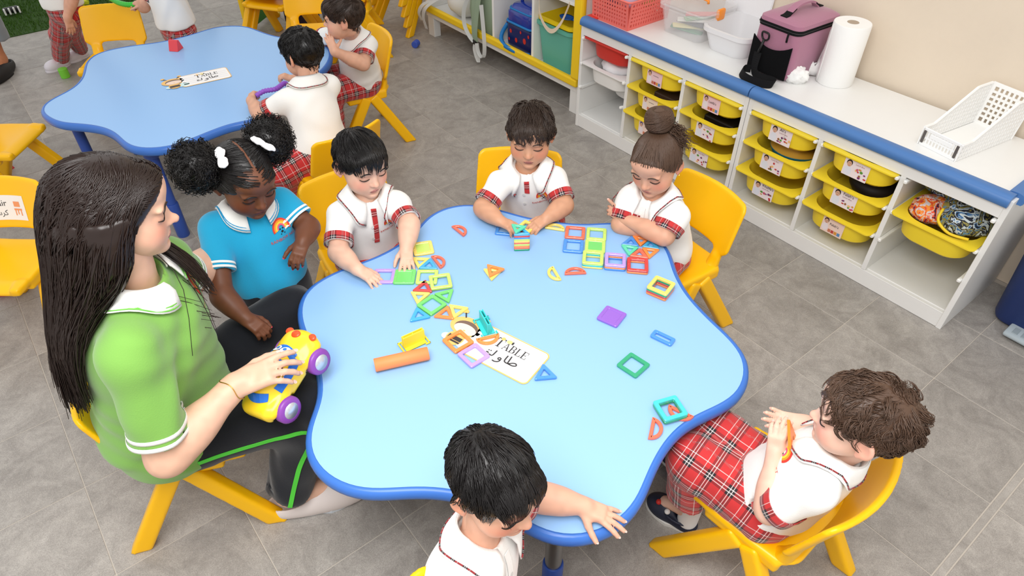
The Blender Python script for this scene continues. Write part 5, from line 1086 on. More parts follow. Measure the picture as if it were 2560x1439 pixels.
        if sp.get('emblem', True):
            ex, ez, es = sp.get('emb', (-.052, .075, 1.0)); es *= s; cols = [(222, 60, 44), (246, 150, 40), (250, 206, 60), (226, 90, 120)]
            for j, col_ in enumerate(cols):
                R0 = (.0235 - .0042 * j) * es; ang = np.linspace(-.25, PI + .25, 16); aa, rr = np.meshgrid(ang, np.array((R0, R0 - .0042 * es)), indexing='ij'); g = on(ex * s + rr * np.cos(aa), ez * s - rr * np.sin(aa), .0016); v, f = shell(g, .001); MB().add(v, f).obj('emblem_arc', mat('thread_%d' % j, col_, 0.7), shirt, True)
            b = MB()
            for (a_, b_, w_) in ((-.004, .001, .004), (.004, .001, .004), (0, .008, .006), (-.005, .013, .003), (.005, .013, .003)):
                tt = np.arange(8) * PI / 4; b.add(on(ex * s + a_ * es + w_ * es * .6 * np.cos(tt), ez * s + b_ * es + w_ * es * .45 * np.sin(tt), .0018), [tuple(range(8))])
            b.obj('emblem_figure', mat('thread_black', (30, 28, 30), 0.7), shirt, True)
            tv, tf = text_polys('RAINBOW NEST', .0105 * es, 'CENTER'); q = on(ex * s - tv[:, 0], ez * s + .028 * es - tv[:, 1], .0018); MB().add(q, tf).obj('emblem_lettering', mat('thread_red', (206, 70, 50), 0.7), shirt, True)
    sp['_HS'] = HS; sp['_r'] = r; sp['_body'] = body; return r
# ================================================================== the children and the teacher
def kid(label, head, f, pitch, roll=0.0, H=.182, hairm=H_BLACK, skin=(226, 172, 146), **k):
    sp = dict(H=H, head=at(*head), R=hframe(f, math.radians(pitch), math.radians(roll)), hairm=hairm, skin=skin, shm=M_SHW, trm=M_TART, cuff='tartan'); sp.update(k); person(label, sp); return sp
def hs(sp, m, **k): return hair_short(sp['_r'], sp['head'], sp['R'], sp['H'], m, HS=sp['_HS'], **k)
def sit(pel, f, thigh=.20, shin=.235, spread=.055, drop=0.0, out=0.0, knz=.33, foot=True):
    """seated legs from the pelvis: hips, knees, ankles"""
    f = unit(V3(*f, 0)); r = np.cross(f, V3(0, 0, 1)); L = {}
    for k, s in (('R', 1), ('L', -1)):
        hip = pel + r * s * .045 - V3(0, 0, .015); kn = pel + r * s * (spread + out) + f * thigh; kn[2] = knz; an = kn + f * .01 + r * s * .005; an[2] = .075; L[k] = (hip, kn, an)
    return L
Z3 = V3(0, 0, 1)
# --- boy stacking triangles behind the near table
f = unit((.72, -.70)); pl = V3(.865, -1.015, .345)
sp = kid('boy in white polo stacking triangle tiles with both hands', (1326, 335, .705), f, 8, 0, .182, H_DKBR, (214, 160, 128), seed=3, face_body=f, cs=1.12, neck=at(1318, 410, .604), pelvis=pl, sh={'R': at(1250, 456, .556), 'L': at(1388, 446, .556)}, sl={'R': .80, 'L': .80},
    arms={'R': dict(el=at(1208, 520, .505), wr=at(1246, 550, .505), d=at(1292, 572, .50) - at(1250, 552, .505), n=V3(.1, 0, 1), th=-1, L=.098, pose=dict(curl=(.5, .6, .4))), 'L': dict(el=at(1410, 513, .505), wr=at(1370, 543, .502), d=at(1335, 568, .487) - at(1368, 545, .50), n=V3(.2, -.1, 1), th=1, L=.098, pose=dict(curl=(.3, .35, .3)))}, legs=sit(pl, f), placket=.022, plm=M_TART, btn=.085)
hs(sp, H_DKBR, length=.46, lift=(.08, .19), wave=.024, wfreq=7, fwd=.6, seed=4, front=.27, side=.12, tuft=.05)
# --- boy reaching for the green square
f = unit((.97, .02)); pl = V3(.675, -1.590, .345)
sp = kid('boy in white polo with open tartan placket laying out square tiles', (903, 405, .705), f, 10, 3, .186, H_BLACK, (236, 190, 166), seed=8, face_body=unit((.93, -.12)), cs=1.12, neck=at(915, 481, .604), pelvis=pl, sh={'R': at(850, 536, .556), 'L': at(994, 508, .556)}, sl={'R': .80, 'L': .85}, lips=(205, 120, 115),
    arms={'R': dict(el=at(846, 630, .500), wr=at(893, 672, .502), d=at(938, 700, .485) - at(893, 672, .502), n=V3(0, 0, 1), th=-1, L=.098, pose=dict(curl=(.25, .3, .25), spread=.14)), 'L': dict(el=at(1024, 560, .535), wr=at(1016, 618, .505), d=at(1018, 668, .485) - at(1016, 618, .505), n=V3(.2, 0, 1), th=1, L=.098, pose=dict(curl=(.2, .25, .2), spread=.16))}, legs=sit(pl, f), placket=.10, plm=M_TART)
hs(sp, H_BLACK, length=.50, lift=(.06, .14), wave=.008, wfreq=5, fwd=.75, sweep=.15, seed=9, front=.26, side=.12, jit=.10, locks=110, ck=.5)
# --- girl with the bun, arms crossed
f = unit((.30, -.95)); pl = V3(1.285, -.810, .345)
sp = kid('girl with a curly hair bun and crossed arms in white polo', (1640, 405, .700), f, 20, -4, .182, H_DKBR, (222, 168, 140), seed=12, face_body=unit((.12, -.99)), cs=1.08, neck=at(1638, 480, .590), pelvis=pl, sh={'R': at(1576, 492, .556), 'L': at(1692, 538, .556)}, sl={'R': .85, 'L': .80},
    arms={'R': dict(el=at(1552, 560, .49), wr=at(1640, 580, .487)), 'L': dict(el=at(1662, 590, .51), wr=at(1563, 548, .515), d=at(1530, 525, .53) - at(1563, 548, .515), n=V3(.5, -.6, .7), th=1, L=.095, pose=dict(curl=(.5, .5, .3), fc=[(-.5, .05, .05), (.5, .6, .4), (.6, .6, .4), (.6, .6, .4)], th=(.5, .3)))}, legs=sit(pl, (.12, -.99), out=.01), placket=.08, emb=(-.045, .085, .9))
bun_girl = sp
def bun_hair(sp):
    c, R, H, HS = sp['head'], sp['R'], sp['H'], sp['_HS']; rg = np.random.default_rng(5); n = 2600; d = scalp_roots(n, rg, .27, .05, -.32); B = V3(.04, -.30, .58); bd = unit((B - CR_C) / CR_R); path = []; K = 9
    for k in range(K):
        t = k / (K - 1); q = d * (1 - t) + bd * t; q /= np.linalg.norm(q, axis=1, keepdims=True); path.append(CR_C + q * CR_R * (1.035 + .02 * math.sin(t * PI) + rg.normal(size=(n, 1)) * .004))
    P = c + (np.stack(path, 1) * H) @ R.T; P = push_out(HS, P, c, .003); V, F = strand_mesh(P, .0010, .8); o = link('hair', fast_mesh('hair', V, F, H_BROWN), sp['_r'], True); cap_mesh(o, c, R, H, H_BROWN, .36, -.32, 1.03, True)
    n = 700; ax = unit(V3(.1, -.35, .93)); e1 = perp(ax, (1, 0, 0)); e2 = np.cross(ax, e1); ph = rg.uniform(0, 6.28, n); ph2 = rg.uniform(0, 6.28, n); path = []
    for k in range(12):   # strands wound round the bun
        a = ph + k * .33; rr = .135 + .10 * np.cos(ph2 + k * .12); zz = .17 * np.sin(ph2 + k * .12); path.append(B + ax * .06 + (np.cos(a) * rr)[:, None] * e1 + (np.sin(a) * rr)[:, None] * e2 + zz[:, None] * ax)
    V, F = strand_mesh(c + (np.stack(path, 1) * H) @ R.T, .0013, .6); link('hair_bun', fast_mesh('hair_bun', V, F, H_BROWN), o, True)
    S = SDF(); S.ell(c + R @ ((B + ax * .06) * H), V3(.20, .20, .165) * H, R); V, F = S.grid(.004); link('bun_core', fast_mesh('bun_core', V, F, H_BROWN), o, True)
    th = np.arange(24) * 2 * PI / 24; MB().tube(np.array([c + R @ ((B - ax * .035 + (e1 * math.cos(a) + e2 * math.sin(a)) * .13) * H) for a in th]), .0028, 6, closed=True).obj('hair_tie', mat('pink_tie', (226, 190, 190), .5), o, True, smooth=True)
    n = 240; st = rg.normal(size=(n, 3)) * .05 + B + V3(-.20, -.04, -.10); path = []; pr = rg.uniform(.018, .035, n); p0 = rg.uniform(0, 6.28, n); dr = V3(-.16, -.02, -.26) + rg.normal(size=(n, 3)) * .07
    for k in range(14): t = k / 13; a = p0 + k * .95; path.append(st + dr * t + np.c_[np.cos(a) * pr, np.sin(a) * pr, np.sin(a + 1) * pr * .5])
    V, F = strand_mesh(c + (np.stack(path, 1) * H) @ R.T, .0011, .5); link('loose_curl', fast_mesh('loose_curl', V, F, H_BROWN), o, True)
    e = sp['head'] + R @ (V3(-.40, .0, -.165) * H); MB().lathe([(1e-4, -.003), (.003, 0), (1e-4, .003)], 10, t=e).obj('earring', mat('gold', (220, 180, 90), .25, metal=1.0), sp['_body'], True)
bun_hair(sp)
# --- curly haired boy in the chair at the table's side
f = unit((-.90, -.44)); bf = unit((-.98, -.20)); l = V3(.20, -.98, 0); pl = V3(2.085, -1.290, .340); N_ = V3(2.165, -1.268, .580)
sp = kid('curly haired boy in tartan trousers leaning back in his chair', (2158, 1048, .690), f, 2, 0, .188, H_BROWN, (240, 196, 174), seed=17, face_body=bf, neck=N_, pelvis=pl, sh={'L': N_ + l * .095 + V3(.0, 0, -.03), 'R': N_ - l * .095 + V3(0, 0, -.03)}, sl={'L': .86, 'R': .8},
    arms={'L': dict(el=at(1922, 1275, .425), wr=at(1938, 1140, .515), d=at(1945, 1068, .575) - at(1938, 1140, .515), n=V3(.2, -.95, .2), th=1, L=.10, pose=dict(curl=(.35, .5, .4), th=(.4, .5))), 'R': dict(el=at(2075, 1085, .47), wr=at(2012, 1058, .525), d=at(1915, 1042, .53) - at(2012, 1058, .525), n=V3(.1, .6, -.8), th=1, L=.10, pose=dict(curl=(.12, .2, .1), spread=.12, th=(1.2, .1)))},
    legs={'L': (pl + l * .05 - Z3 * .01, at(1735, 1150, .36), at(1722, 1272, .085)), 'R': (pl - l * .05 - Z3 * .01, at(1795, 1085, .36), at(1745, 1140, .085))}, hem=.62, tw=1.12, hw=1.25, lr=1.0, hemd=.05, emb=(-.045, .07, 1.0), foot={'L': V3(-.08, -.02, -.035), 'R': V3(-.08, -.01, -.035)}, lips=(214, 130, 124)); rboy = sp
hs(sp, H_BROWN, n=3600, length=.42, lift=(.07, .20), wave=.050, wfreq=6.0, fwd=.05, seed=18, front=.32, tuft=.16, r=.0011, locks=90, ck=.8, K=10, len_back=1.1, side_len=.5, back=-.30, side=.24, jit=.2)
# --- boy in front of the camera, arm on the table
f = unit((.95, .10)); bf = unit((.88, .40)); l = V3(-bf[1], bf[0], 0); N_ = V3(1.850, -1.965, .585); pl = V3(1.865, -2.03, .345)
sp = kid('dark haired boy with his back to us, arm stretched on the table', (1238, 1205, .712), f, 10, 0, .192, H_BLACK, (226, 176, 150), seed=22, face_body=bf, neck=N_, pelvis=pl, sh={'L': N_ + l * .09 - Z3 * .025, 'R': N_ - l * .09 - Z3 * .025}, sl={'L': .55, 'R': .8},
    arms={'L': dict(el=at(1352, 1242, .502), wr=at(1452, 1262, .497), d=at(1525, 1292, .484) - at(1452, 1262, .497), n=V3(.0, 0, 1), th=1, L=.108, pose=dict(curl=(.1, .2, .15), spread=.20, th=(.85, .15))), 'R': dict(el=N_ + V3(.10, -.10, -.17), wr=N_ + V3(.17, .0, -.22), d=V3(.3, .6, -.1), n=V3(0, 0, 1), th=-1)}, legs=sit(pl, bf, thigh=.22, out=.02, knz=.36), placket=.08, emblem=False)
hs(sp, H_BLACK, n=4200, length=.40, lift=(.05, .12), wave=.006, wfreq=5, fwd=.45, sweep=.1, seed=23, front=.28, side=.14, jit=.10, locks=150, ck=.55, whorl=(-.05, -.30, .40), tuft=.05)
# --- girl in turquoise standing by the teacher
f = unit((.97, .10)); pl = V3(.755, -1.935, .455); _hd = at(612, 446, .805); N_ = _hd - V3(*f, 0) * .058 - Z3 * .112
sp = kid('girl in turquoise polo with two hair puffs and white bows', (612, 446, .805), f, 20, 4, .188, H_BLACK, (112, 68, 46), seed=27, face_body=unit((.97, .05)), neck=N_, pelvis=pl, sh={'R': N_ + V3(-.0, -.098, -.03), 'L': N_ + V3(-.01, .098, -.03)}, sl={'R': .66, 'L': .72}, shm=M_TEAL, trm=M_DARK, cuff='stripes', pipe=mat('turquoise_stripe', (34, 150, 200), .7), lips=(130, 70, 62), nailc='red', w=.98, d=.86,
    arms={'R': dict(el=at(556, 740, .545), wr=at(612, 793, .500), d=at(655, 825, .475) - at(612, 793, .500), n=V3(.2, -.1, 1), th=-1, L=.105, pose=dict(curl=(.5, .7, .5), th=(.6, .6))), 'L': dict(el=at(772, 568, .60), wr=at(758, 602, .605), d=at(744, 642, .585) - at(758, 602, .605), n=V3(.45, 0, .9), th=1, L=.10, pose=dict(curl=(.5, .6, .4)))},
    legs={'R': (pl + V3(.0, -.045, -.02), pl + V3(.01, -.05, -.22), V3(.78, -1.985, .06)), 'L': (pl + V3(0, .045, -.02), pl + V3(.01, .05, -.22), V3(.78, -1.875, .06))}, emb=(-.055, .075, 1.15), hemd=.05, cs=.95)
teal = sp
def puff_hair(sp):
    c, R, H, HS = sp['head'], sp['R'], sp['H'], sp['_HS']; rg = np.random.default_rng(31); n = 2200; d = scalp_roots(n, rg, .24, .0, -.30); s = np.where(d[:, 0] > 0, 1, -1); PC = {1: V3(.44, -.26, .22), -1: V3(-.44, -.26, .26)}; tg = np.array([unit((PC[k] * .82 - CR_C) / CR_R) for k in s]); path = []; keep = np.abs(d[:, 0]) > .02; d, s, tg = d[keep], s[keep], tg[keep]; n = len(d)
    for k in range(8): t = k / 7; q = d * (1 - t) + tg * t; q /= np.linalg.norm(q, axis=1, keepdims=True); path.append(CR_C + q * CR_R * (1.03 + .02 * math.sin(t * PI)))
    P = push_out(HS, c + (np.stack(path, 1) * H) @ R.T, c, .002); V, F = strand_mesh(P, .0011, .9); o = link('hair', fast_mesh('hair', V, F, H_BLACK), sp['_r'], True)
    S = SDF(); S.ell(c + R @ (CR_C * H), CR_R * H * 1.025, R); Pt = lambda x, y, z: c + R @ (V3(x, y, z) * H); S.plane(Pt(0, .40, .23), R @ unit(V3(0, .80, -.60)), .005); S.plane(Pt(0, -.4, -.30), R @ V3(0, -.35, -1), .004); S.box(Pt(0, .1, .45), V3(.012, .42, .3) * H, R, 0, 0, 's'); V, F = S.grid(.003); link('hair_base', fast_mesh('hair_base', V, F, H_BLACK), o, True)
    for k in (1, -1):   # two round puffs of tight coils
        C = PC[k] + V3(k * .10, -.02, .0); n = 1050; dd = rg.normal(size=(n, 3)); dd /= np.linalg.norm(dd, axis=1, keepdims=True); rad = rg.uniform(.55, 1.0, n) ** .5; st = C + dd * rad[:, None] * V3(.31, .33, .33); e1 = np.cross(dd, V3(.2, .3, .9)); e1 /= np.linalg.norm(e1, axis=1, keepdims=True); e2 = np.cross(dd, e1); p0 = rg.uniform(0, 6.28, n); cr = rg.uniform(.022, .036, n); path = []
        for j in range(11): a = p0 + j * 1.1; path.append(st + dd * (.012 * j - .04) + (np.cos(a) * cr)[:, None] * e1 + (np.sin(a) * cr)[:, None] * e2)
        V, F = strand_mesh(c + (np.stack(path, 1) * H) @ R.T, .0011, .7); link('hair_puff', fast_mesh('hair_puff', V, F, H_BLACK), o, True); S = SDF(); S.ell(c + R @ (C * H), V3(.29, .31, .31) * H, R); V, F = S.grid(.004); link('puff_core', fast_mesh('puff_core', V, F, H_BLACK), o, True)
        bc = Pt(k * .30, -.04, .50); b = SDF(); u_ = R @ unit(V3(k * .5, .2, .8)); w_ = R @ unit(V3(.3 * k, .9, .1))
        for q in (1, -1): b.ell(bc + w_ * q * .018, V3(.012, .020, .008), np.stack([np.cross(w_, u_), w_, perp(w_, u_)], 1), .004)
        b.ell(bc, .008, None, .003); folds(b, .0012, 40 + k, 300); V, F = b.grid(.002); link('hair_bow', fast_mesh('hair_bow', V, F, mat('white_satin', (246, 244, 246), .4)), o, True)
puff_hair(sp)
# --- teacher
f = unit((.45, .893)); rt = V3(.893, -.45, 0); N_ = V3(1.075, -2.275, .865); pl = V3(.995, -2.335, .375)
sp = kid('woman in lime green polo with long dark hair holding a toy car', (285, 522, 1.015), unit((.24, .97)), 10, 0, .215, H_LONG, (230, 184, 158), seed=33, s=1.5, adult=True, nk=.95, face_body=f, neck=N_, pelvis=pl, sh={'R': N_ + rt * .152 - Z3 * .075, 'L': N_ - rt * .152 - Z3 * .075}, shm=M_GREEN, trm=M_DARK, cuff='stripes', pipe=mat('green_stripe', (110, 190, 70), .7), sl={'R': .80, 'L': .75}, slw=1.0, ar=.98, w=1.12, d=1.10, hemd=.03, sf=.0040, tf=.0035, tw=.88, hw=1.0, stripe=mat('green_trim', (80, 200, 60), .7), lips=(196, 112, 112), emb=(-.05, .07, .8), cs=.66, only=1,
    arms={'R': dict(el=at(418, 1140, .535), wr=at(590, 962, .600), d=at(668, 930, .615) - at(590, 962, .600), n=V3(.25, -.35, .9), th=-1, L=.165, pose=dict(curl=(.35, .45, .3), spread=.12, fat=.92, fc=[(.15, .35, .25), (.35, .45, .3), (.4, .5, .35), (.45, .4, .3)], th=(.6, .4))), 'L': dict(el=at(468, 700, .62), wr=V3(.66, -1.99, .56), d=V3(.05, .9, .0), n=V3(-.9, 0, .3), th=1, L=.16)},
    legs={'R': (pl + rt * .075 - Z3 * .01, at(772, 1010, .385), at(722, 1228, .085)), 'L': (pl - rt * .075 - Z3 * .01, at(722, 775, .395), V3(.90, -1.86, .085))}, hem=.97, foot={'R': V3(.05, .14, -.045), 'L': V3(0, .12, -.05)}, nails=True)
teach = sp
def long_hair(sp):
    c, R, H, HS = sp['head'], sp['R'], sp['H'], sp['_HS']; rg = np.random.default_rng(41); n = 4300; d = scalp_roots(n, rg, .27, .0, -.34); az = np.arctan2(d[:, 0], d[:, 1]); sgn = np.where(d[:, 0] > -.05, 1.0, -1.0); a = np.abs(az)
    ax_ = 1.30 + (PI - 1.30) * np.clip(a / PI, 0, 1) ** 1.1 + rg.normal(size=n) * .06; ax_ = np.maximum(ax_, 1.31); lift = rg.uniform(1.06, 1.11, n); X = np.c_[np.sin(ax_) * sgn, np.cos(ax_), np.full(n, -.42)]; X /= np.linalg.norm(X, axis=1, keepdims=True); path = []
    for k in range(6):
        t = k / 5; q = d * (1 - t) + X * t; q[:, 2] += .25 * math.sin(t * PI); q /= np.linalg.norm(q, axis=1, keepdims=True); path.append(CR_C + q * CR_R * (1.03 + (lift - 1.03) * min(1, t * 2))[:, None])
    P1 = c + (np.stack(path, 1) * H) @ R.T; P1 = push_out(HS, P1, c, .004)
    E = lambda u, v, z: at(u, v, z); key = np.array([-PI, -1.72, -1.70, -1.3, 1.3, 1.75, 2.4, PI]); ends = np.array([E(190, 985, .62), E(165, 905, .65), E(470, 725, .74), E(495, 735, .73), E(265, 915, .68), E(238, 950, .65), E(205, 975, .63), E(190, 985, .62)]); aa = ax_ * sgn; aa = np.where(aa > PI, aa - 2 * PI, aa); EN = np.stack([np.interp(aa, key, ends[:, j]) for j in range(3)], 1) + rg.normal(size=(n, 3)) * V3(.018, .018, .025)
    st = P1[:, -1]; v0 = (P1[:, -1] - P1[:, -2]); v0 = v0 / np.linalg.norm(v0, axis=1, keepdims=True) * .10; pts = []
    for k in range(1, 11):
        t = k / 10; h = np.array([2 * t ** 3 - 3 * t * t + 1, t ** 3 - 2 * t * t + t, -2 * t ** 3 + 3 * t * t, t ** 3 - t * t]); pts.append(h[0] * st + h[1] * (v0 + V3(0, 0, -.16)) + h[2] * EN + h[3] * V3(0, 0, -.22))
    P = np.concatenate([P1, np.stack(pts, 1)], 1); P = clump(P, d, rg, 140, .5, 2.0)
    up_ = unit(N_ - pl); B = SDF(); ch = pl + (N_ - pl) * .66; bf_ = perp(up_, V3(f[0], f[1], 0)); RB = np.stack([np.cross(bf_, up_), bf_, up_], 1); B.ell(ch, V3(.102 * 1.12, .078 * 1.1, .105) * 1.5, RB); B.ell(pl + (N_ - pl) * .3, V3(.104 * 1.12, .088 * 1.1, .105) * 1.5, RB, .07)
    for k in ('R', 'L'): B.cap(N_ - up_ * .05, sp['sh'][k], .056, .064, .04)
    for _ in range(3): dd = B.ev(P[:, 6:]); g = B.grad(P[:, 6:], .004); P[:, 6:] += g * np.clip(rg.uniform(.006, .03, n)[:, None] - dd, 0, .05)[..., None]
    S = SDF()
    for lo_, hi_ in ((1.2, 1.45), (1.45, 1.65), (1.65, 1.85), (1.85, 2.05), (2.05, 2.3), (2.3, 2.6), (2.6, 2.9), (2.9, 3.2), (-3.2, -2.8), (-2.8, -2.4), (-2.4, -2.0)):
        mk = (aa > lo_) & (aa < hi_)
        if mk.sum() > 5: S.chain(P[mk].mean(0)[4:-2], [.010, .013, .015, .016, .016, .016, .015, .013, .010, .007][:P.shape[1] - 6], .02)
    V, F = S.grid(.005); Q_ = P[:, 4:]; ext = rg.uniform(.001, .009, n)[:, None]
    for _ in range(2): dd = S.ev(Q_); Q_ = Q_ + S.grad(Q_, .004) * np.clip(ext - dd, 0, .03)[..., None]
    P[:, 4:] = Q_
    for _ in range(3): P[:, 3:-1] = .25 * P[:, 2:-2] + .5 * P[:, 3:-1] + .25 * P[:, 4:]
    V2, F2 = strand_mesh(P, .0016, .5); o = link('hair', fast_mesh('hair', V2, F2, H_LONG), sp['_r'], True); cap_mesh(o, c, R, H, H_LONG, .26, -.34, 1.06); link('hair_mass', fast_mesh('hair_mass', V, F, H_LONG), o, True)
long_hair(sp)
# --- boy with his back to us at the far table
f = unit((-.93, -.30)); bf = unit((-.99, -.05)); l = V3(.05, -.99, 0); N_ = V3(-.084, -1.386, .612); pl = V3(-.005, -1.415, .345)
sp = kid('dark haired boy seen from behind at the far table with purple tube', (757, 132, .705), f, 14, 0, .186, H_BLACK, (222, 170, 142), seed=47, face_body=bf, neck=N_, pelvis=pl, sh={'L': N_ + l * .095 - Z3 * .040, 'R': N_ - l * .095 - Z3 * .040}, sl={'L': .72, 'R': .75},
    arms={'L': dict(el=at(652, 288, .50), wr=at(628, 252, .515), d=at(632, 228, .53) - at(628, 252, .515), n=V3(.1, -.6, .6), th=-1, L=.095, pose=dict(curl=(.9, 1.0, .7))), 'R': dict(el=at(770, 205, .49), wr=at(735, 200, .51), d=at(715, 192, .525) - at(735, 200, .51), n=V3(.3, .3, .8), th=1, L=.095, pose=dict(curl=(.8, .9, .6)))},
    legs={'L': (pl + l * .05, at(705, 430, .315), at(745, 505, .08)), 'R': (pl - l * .05, pl + V3(-.19, .07, 0), pl + V3(-.2, .08, -.27))}, tw=1.1, hw=1.1, emblem=False, nk=.88)
hs(sp, H_BLACK, length=.48, lift=(.06, .15), wave=.012, wfreq=6, fwd=.4, seed=48, front=.24, tuft=.04, whorl=(.02, -.20, .46), back=-.36, len_back=.6)
# --- boy with his hand at his mouth
f = unit((-.55, -.83)); _mo = at(858, 42, .705) + hframe(f, math.radians(2)) @ (V3(0, .46, -.30) * .182); bf = unit((-.15, -.99)); l = V3(.99, -.15, 0); N_ = at(878, 84, .600); pl = V3(-.545, -.935, .345)
sp = kid('boy holding a hand to his mouth at the far table', (858, 42, .705), f, 2, 0, .182, H_DKBR, (230, 180, 154), seed=52, face_body=bf, neck=N_, pelvis=pl, sh={'L': at(922, 110, .555), 'R': at(838, 90, .555)}, sl={'L': .72, 'R': .8}, eyes='open', only=None,
    arms={'L': dict(el=at(908, 160, .50), wr=_mo + V3(.075, -.012, -.065), d=V3(-.055, .0, .075), n=V3(.75, -.5, .35), th=1, L=.095, pose=dict(curl=(.15, .35, .25), spread=.12, th=(.9, .1))), 'R': dict(el=at(800, 92, .49), wr=at(786, 118, .48), d=V3(-.2, -.6, 0), n=Z3, th=-1)}, legs=sit(pl, bf, thigh=.19, out=.01), tw=1.1, emb=(-.05, .085, .9))
hs(sp, H_DKBR, length=.46, lift=(.05, .12), wave=.006, fwd=.7, seed=53, front=.22, side=.12, jit=.08, locks=110, side_len=.4, back=-.28, len_back=.6)
# --- child standing on the tiles, head out of the picture
def stand(pl, f, feet, sp_):
    return dict(legs={k: (pl + np.cross(unit(V3(*f, 0)), Z3) * (.05 if k == 'R' else -.05) - Z3 * .02, .5 * (pl + feet[k]) + V3(0, 0, -.0) + unit(V3(*f, 0)) * .015, feet[k]) for k in feet})
f = unit((.35, -.93)); pl = at(162, 22, .455); N_ = pl + V3(0, 0, .26)
fa, fb = at(152, 142, .06), at(200, 120, .06)
sp = kid('child in tartan trousers and white clogs standing near the turf', (162, -140, .86), f, 10, 0, .185, H_BLACK, (226, 172, 146), seed=57, face_body=f, neck=N_, pelvis=pl, sh={'R': N_ + V3(-.09, -.03, -.03), 'L': N_ + V3(.09, .03, -.03)}, arms={'R': dict(el=at(97, -55, .60), wr=at(103, -8, .50), d=V3(.05, .02, -.95), n=V3(-.6, -.7, 0), th=1, L=.10), 'L': dict(el=N_ + V3(.14, .05, -.16), wr=N_ + V3(.15, -.02, -.26), d=V3(0, -.1, -1), n=V3(.9, .2, 0), th=-1)}, tw=.90, hw=1.15, emblem=False, face=False, hemd=-.02, **stand(pl, f, {'R': fa, 'L': fb}, None))
hs(sp, H_BLACK, n=600); stand1 = (fa, fb, f)
# --- child behind the far table, only the shirt and an arm in the picture
f = unit((-.10, -.99)); pl = at(446, 74, .44); N_ = pl + V3(.01, -.01, .275)
fa, fb = pl + V3(-.05, 0, -.39), pl + V3(.06, .02, -.39)
sp = kid('child in white polo standing behind far table with green tube', (420, -130, .86), f, 10, 0, .185, H_BLACK, (222, 170, 144), seed=61, face_body=f, neck=N_, pelvis=pl, sh={'R': N_ + V3(-.09, 0, -.03), 'L': N_ + V3(.09, .02, -.03)}, sl={'R': .8, 'L': .7}, arms={'R': dict(el=N_ + V3(-.085, -.10, -.15), wr=at(358, 8, .58), d=at(330, 8, .58) - at(358, 8, .58), n=Z3, th=-1, L=.095, pose=dict(curl=(.8, .9, .6))), 'L': dict(el=at(500, -60, .6), wr=at(480, -90, .6), d=V3(-.3, -.6, 0), n=Z3, th=1)}, emblem=False, face=False, hemd=-.035, **stand(pl, f, {'R': fa, 'L': fb}, None))
hs(sp, H_BLACK, n=600)
# ================================================================== shoes of the people whose feet show, and the adult at the picture's edge
def clog(par, ank, f, m, name='clog', L=.155, sole=None, strap=True):
    f = unit(V3(f[0], f[1], 0)); r = np.cross(f, Z3); R = np.stack([r, f, Z3], 1); c = V3(ank[0], ank[1], 0) + f * L * .27; S = SDF()
    S.ell(c + f * L * .14 + Z3 * .026, V3(.036, L * .36, .036) * (L / .155), R); S.ell(c - f * L * .25 + Z3 * .022, V3(.030, L * .26, .028) * (L / .155), R, .02); S.plane((0, 0, .006), -Z3, .002); S.ell(c - f * L * .27 + Z3 * .052, V3(.023, L * .22, .028) * (L / .155), R, .006, 's'); V, F = S.grid(.0032); o = link(name, fast_mesh(name, V, F, m), par, True)
    q = []
    for k in range(28): a = 2 * PI * k / 28; y = math.sin(a); w = (.036 if y > 0 else .030) * (L / .155); q.append((c[:2] + r[:2] * w * math.cos(a) + f[:2] * L * .51 * y))
    v, fc = prism(np.array(q), 0.0005, .014, .002); MB().add(v, fc).obj('sole', sole or m, o, True)
    if strap: ang = np.linspace(-2.2, 2.2, 16) + PI; pts = np.array([c - f * L * .12 + r * .034 * math.sin(a + PI) * -1 * -1 + f * L * .30 * math.cos(a) * 1.0 + Z3 * .045 for a in ang]); MB().tube(pts, .004, 6).obj('heel_strap', m, o, True, smooth=True)
    return o
M_NAVYC = mat('navy_foam', (34, 40, 60), .5); M_WSOLE = mat('white_sole', (226, 226, 222), .5); M_WCL = mat('white_foam', (222, 218, 226), .5)
for k in ('L', 'R'):
    a = rboy['legs'][k][2]; o = clog(rboy['_r'], a + V3(-.0, 0, 0), (-.97, -.22), M_NAVYC, sole=M_WSOLE); S = SDF(); S.cap(a + V3(.005, 0, -.045), a + V3(.005, 0, .025), .028, .030); V, F = S.grid(.004); link('sock', fast_mesh('sock', V, F, mat('white_sock', (240, 240, 240), .85)), rboy['_r'], True)
    if k == 'L':
        for j, (x_, y_, c_) in enumerate([(-.075, -.012, (206, 50, 44)), (-.055, .012, (240, 200, 50)), (-.04, -.016, (236, 236, 236))]): ball('x', (0, 0, 0), .008, mat('charm_%d' % j, c_, .4), None, None); b = bpy.context.scene.objects[-1]; b.name = 'shoe_charm'; b.parent = o; b.location = V3(a[0] + x_ - .0, a[1] + y_ - .02, .057)
for a in stand1[:2]: clog(bpy.data.objects[sp_stand] if False else [o for o in COL.objects if o.get('label', '').startswith('child in tartan trousers')][0], a, stand1[2], M_WCL)
# teacher's grey flats
for k in ('R', 'L'):
    a = teach['legs'][k][2]; clog(teach['_r'], a + V3(.0, .01, 0), (.36, .93) if k == 'R' else (0, 1), mat('pale_flat', (214, 204, 200), .6), 'flat_shoe', L=.235, sole=mat('grey_sole', (200, 206, 212), .5), strap=False)
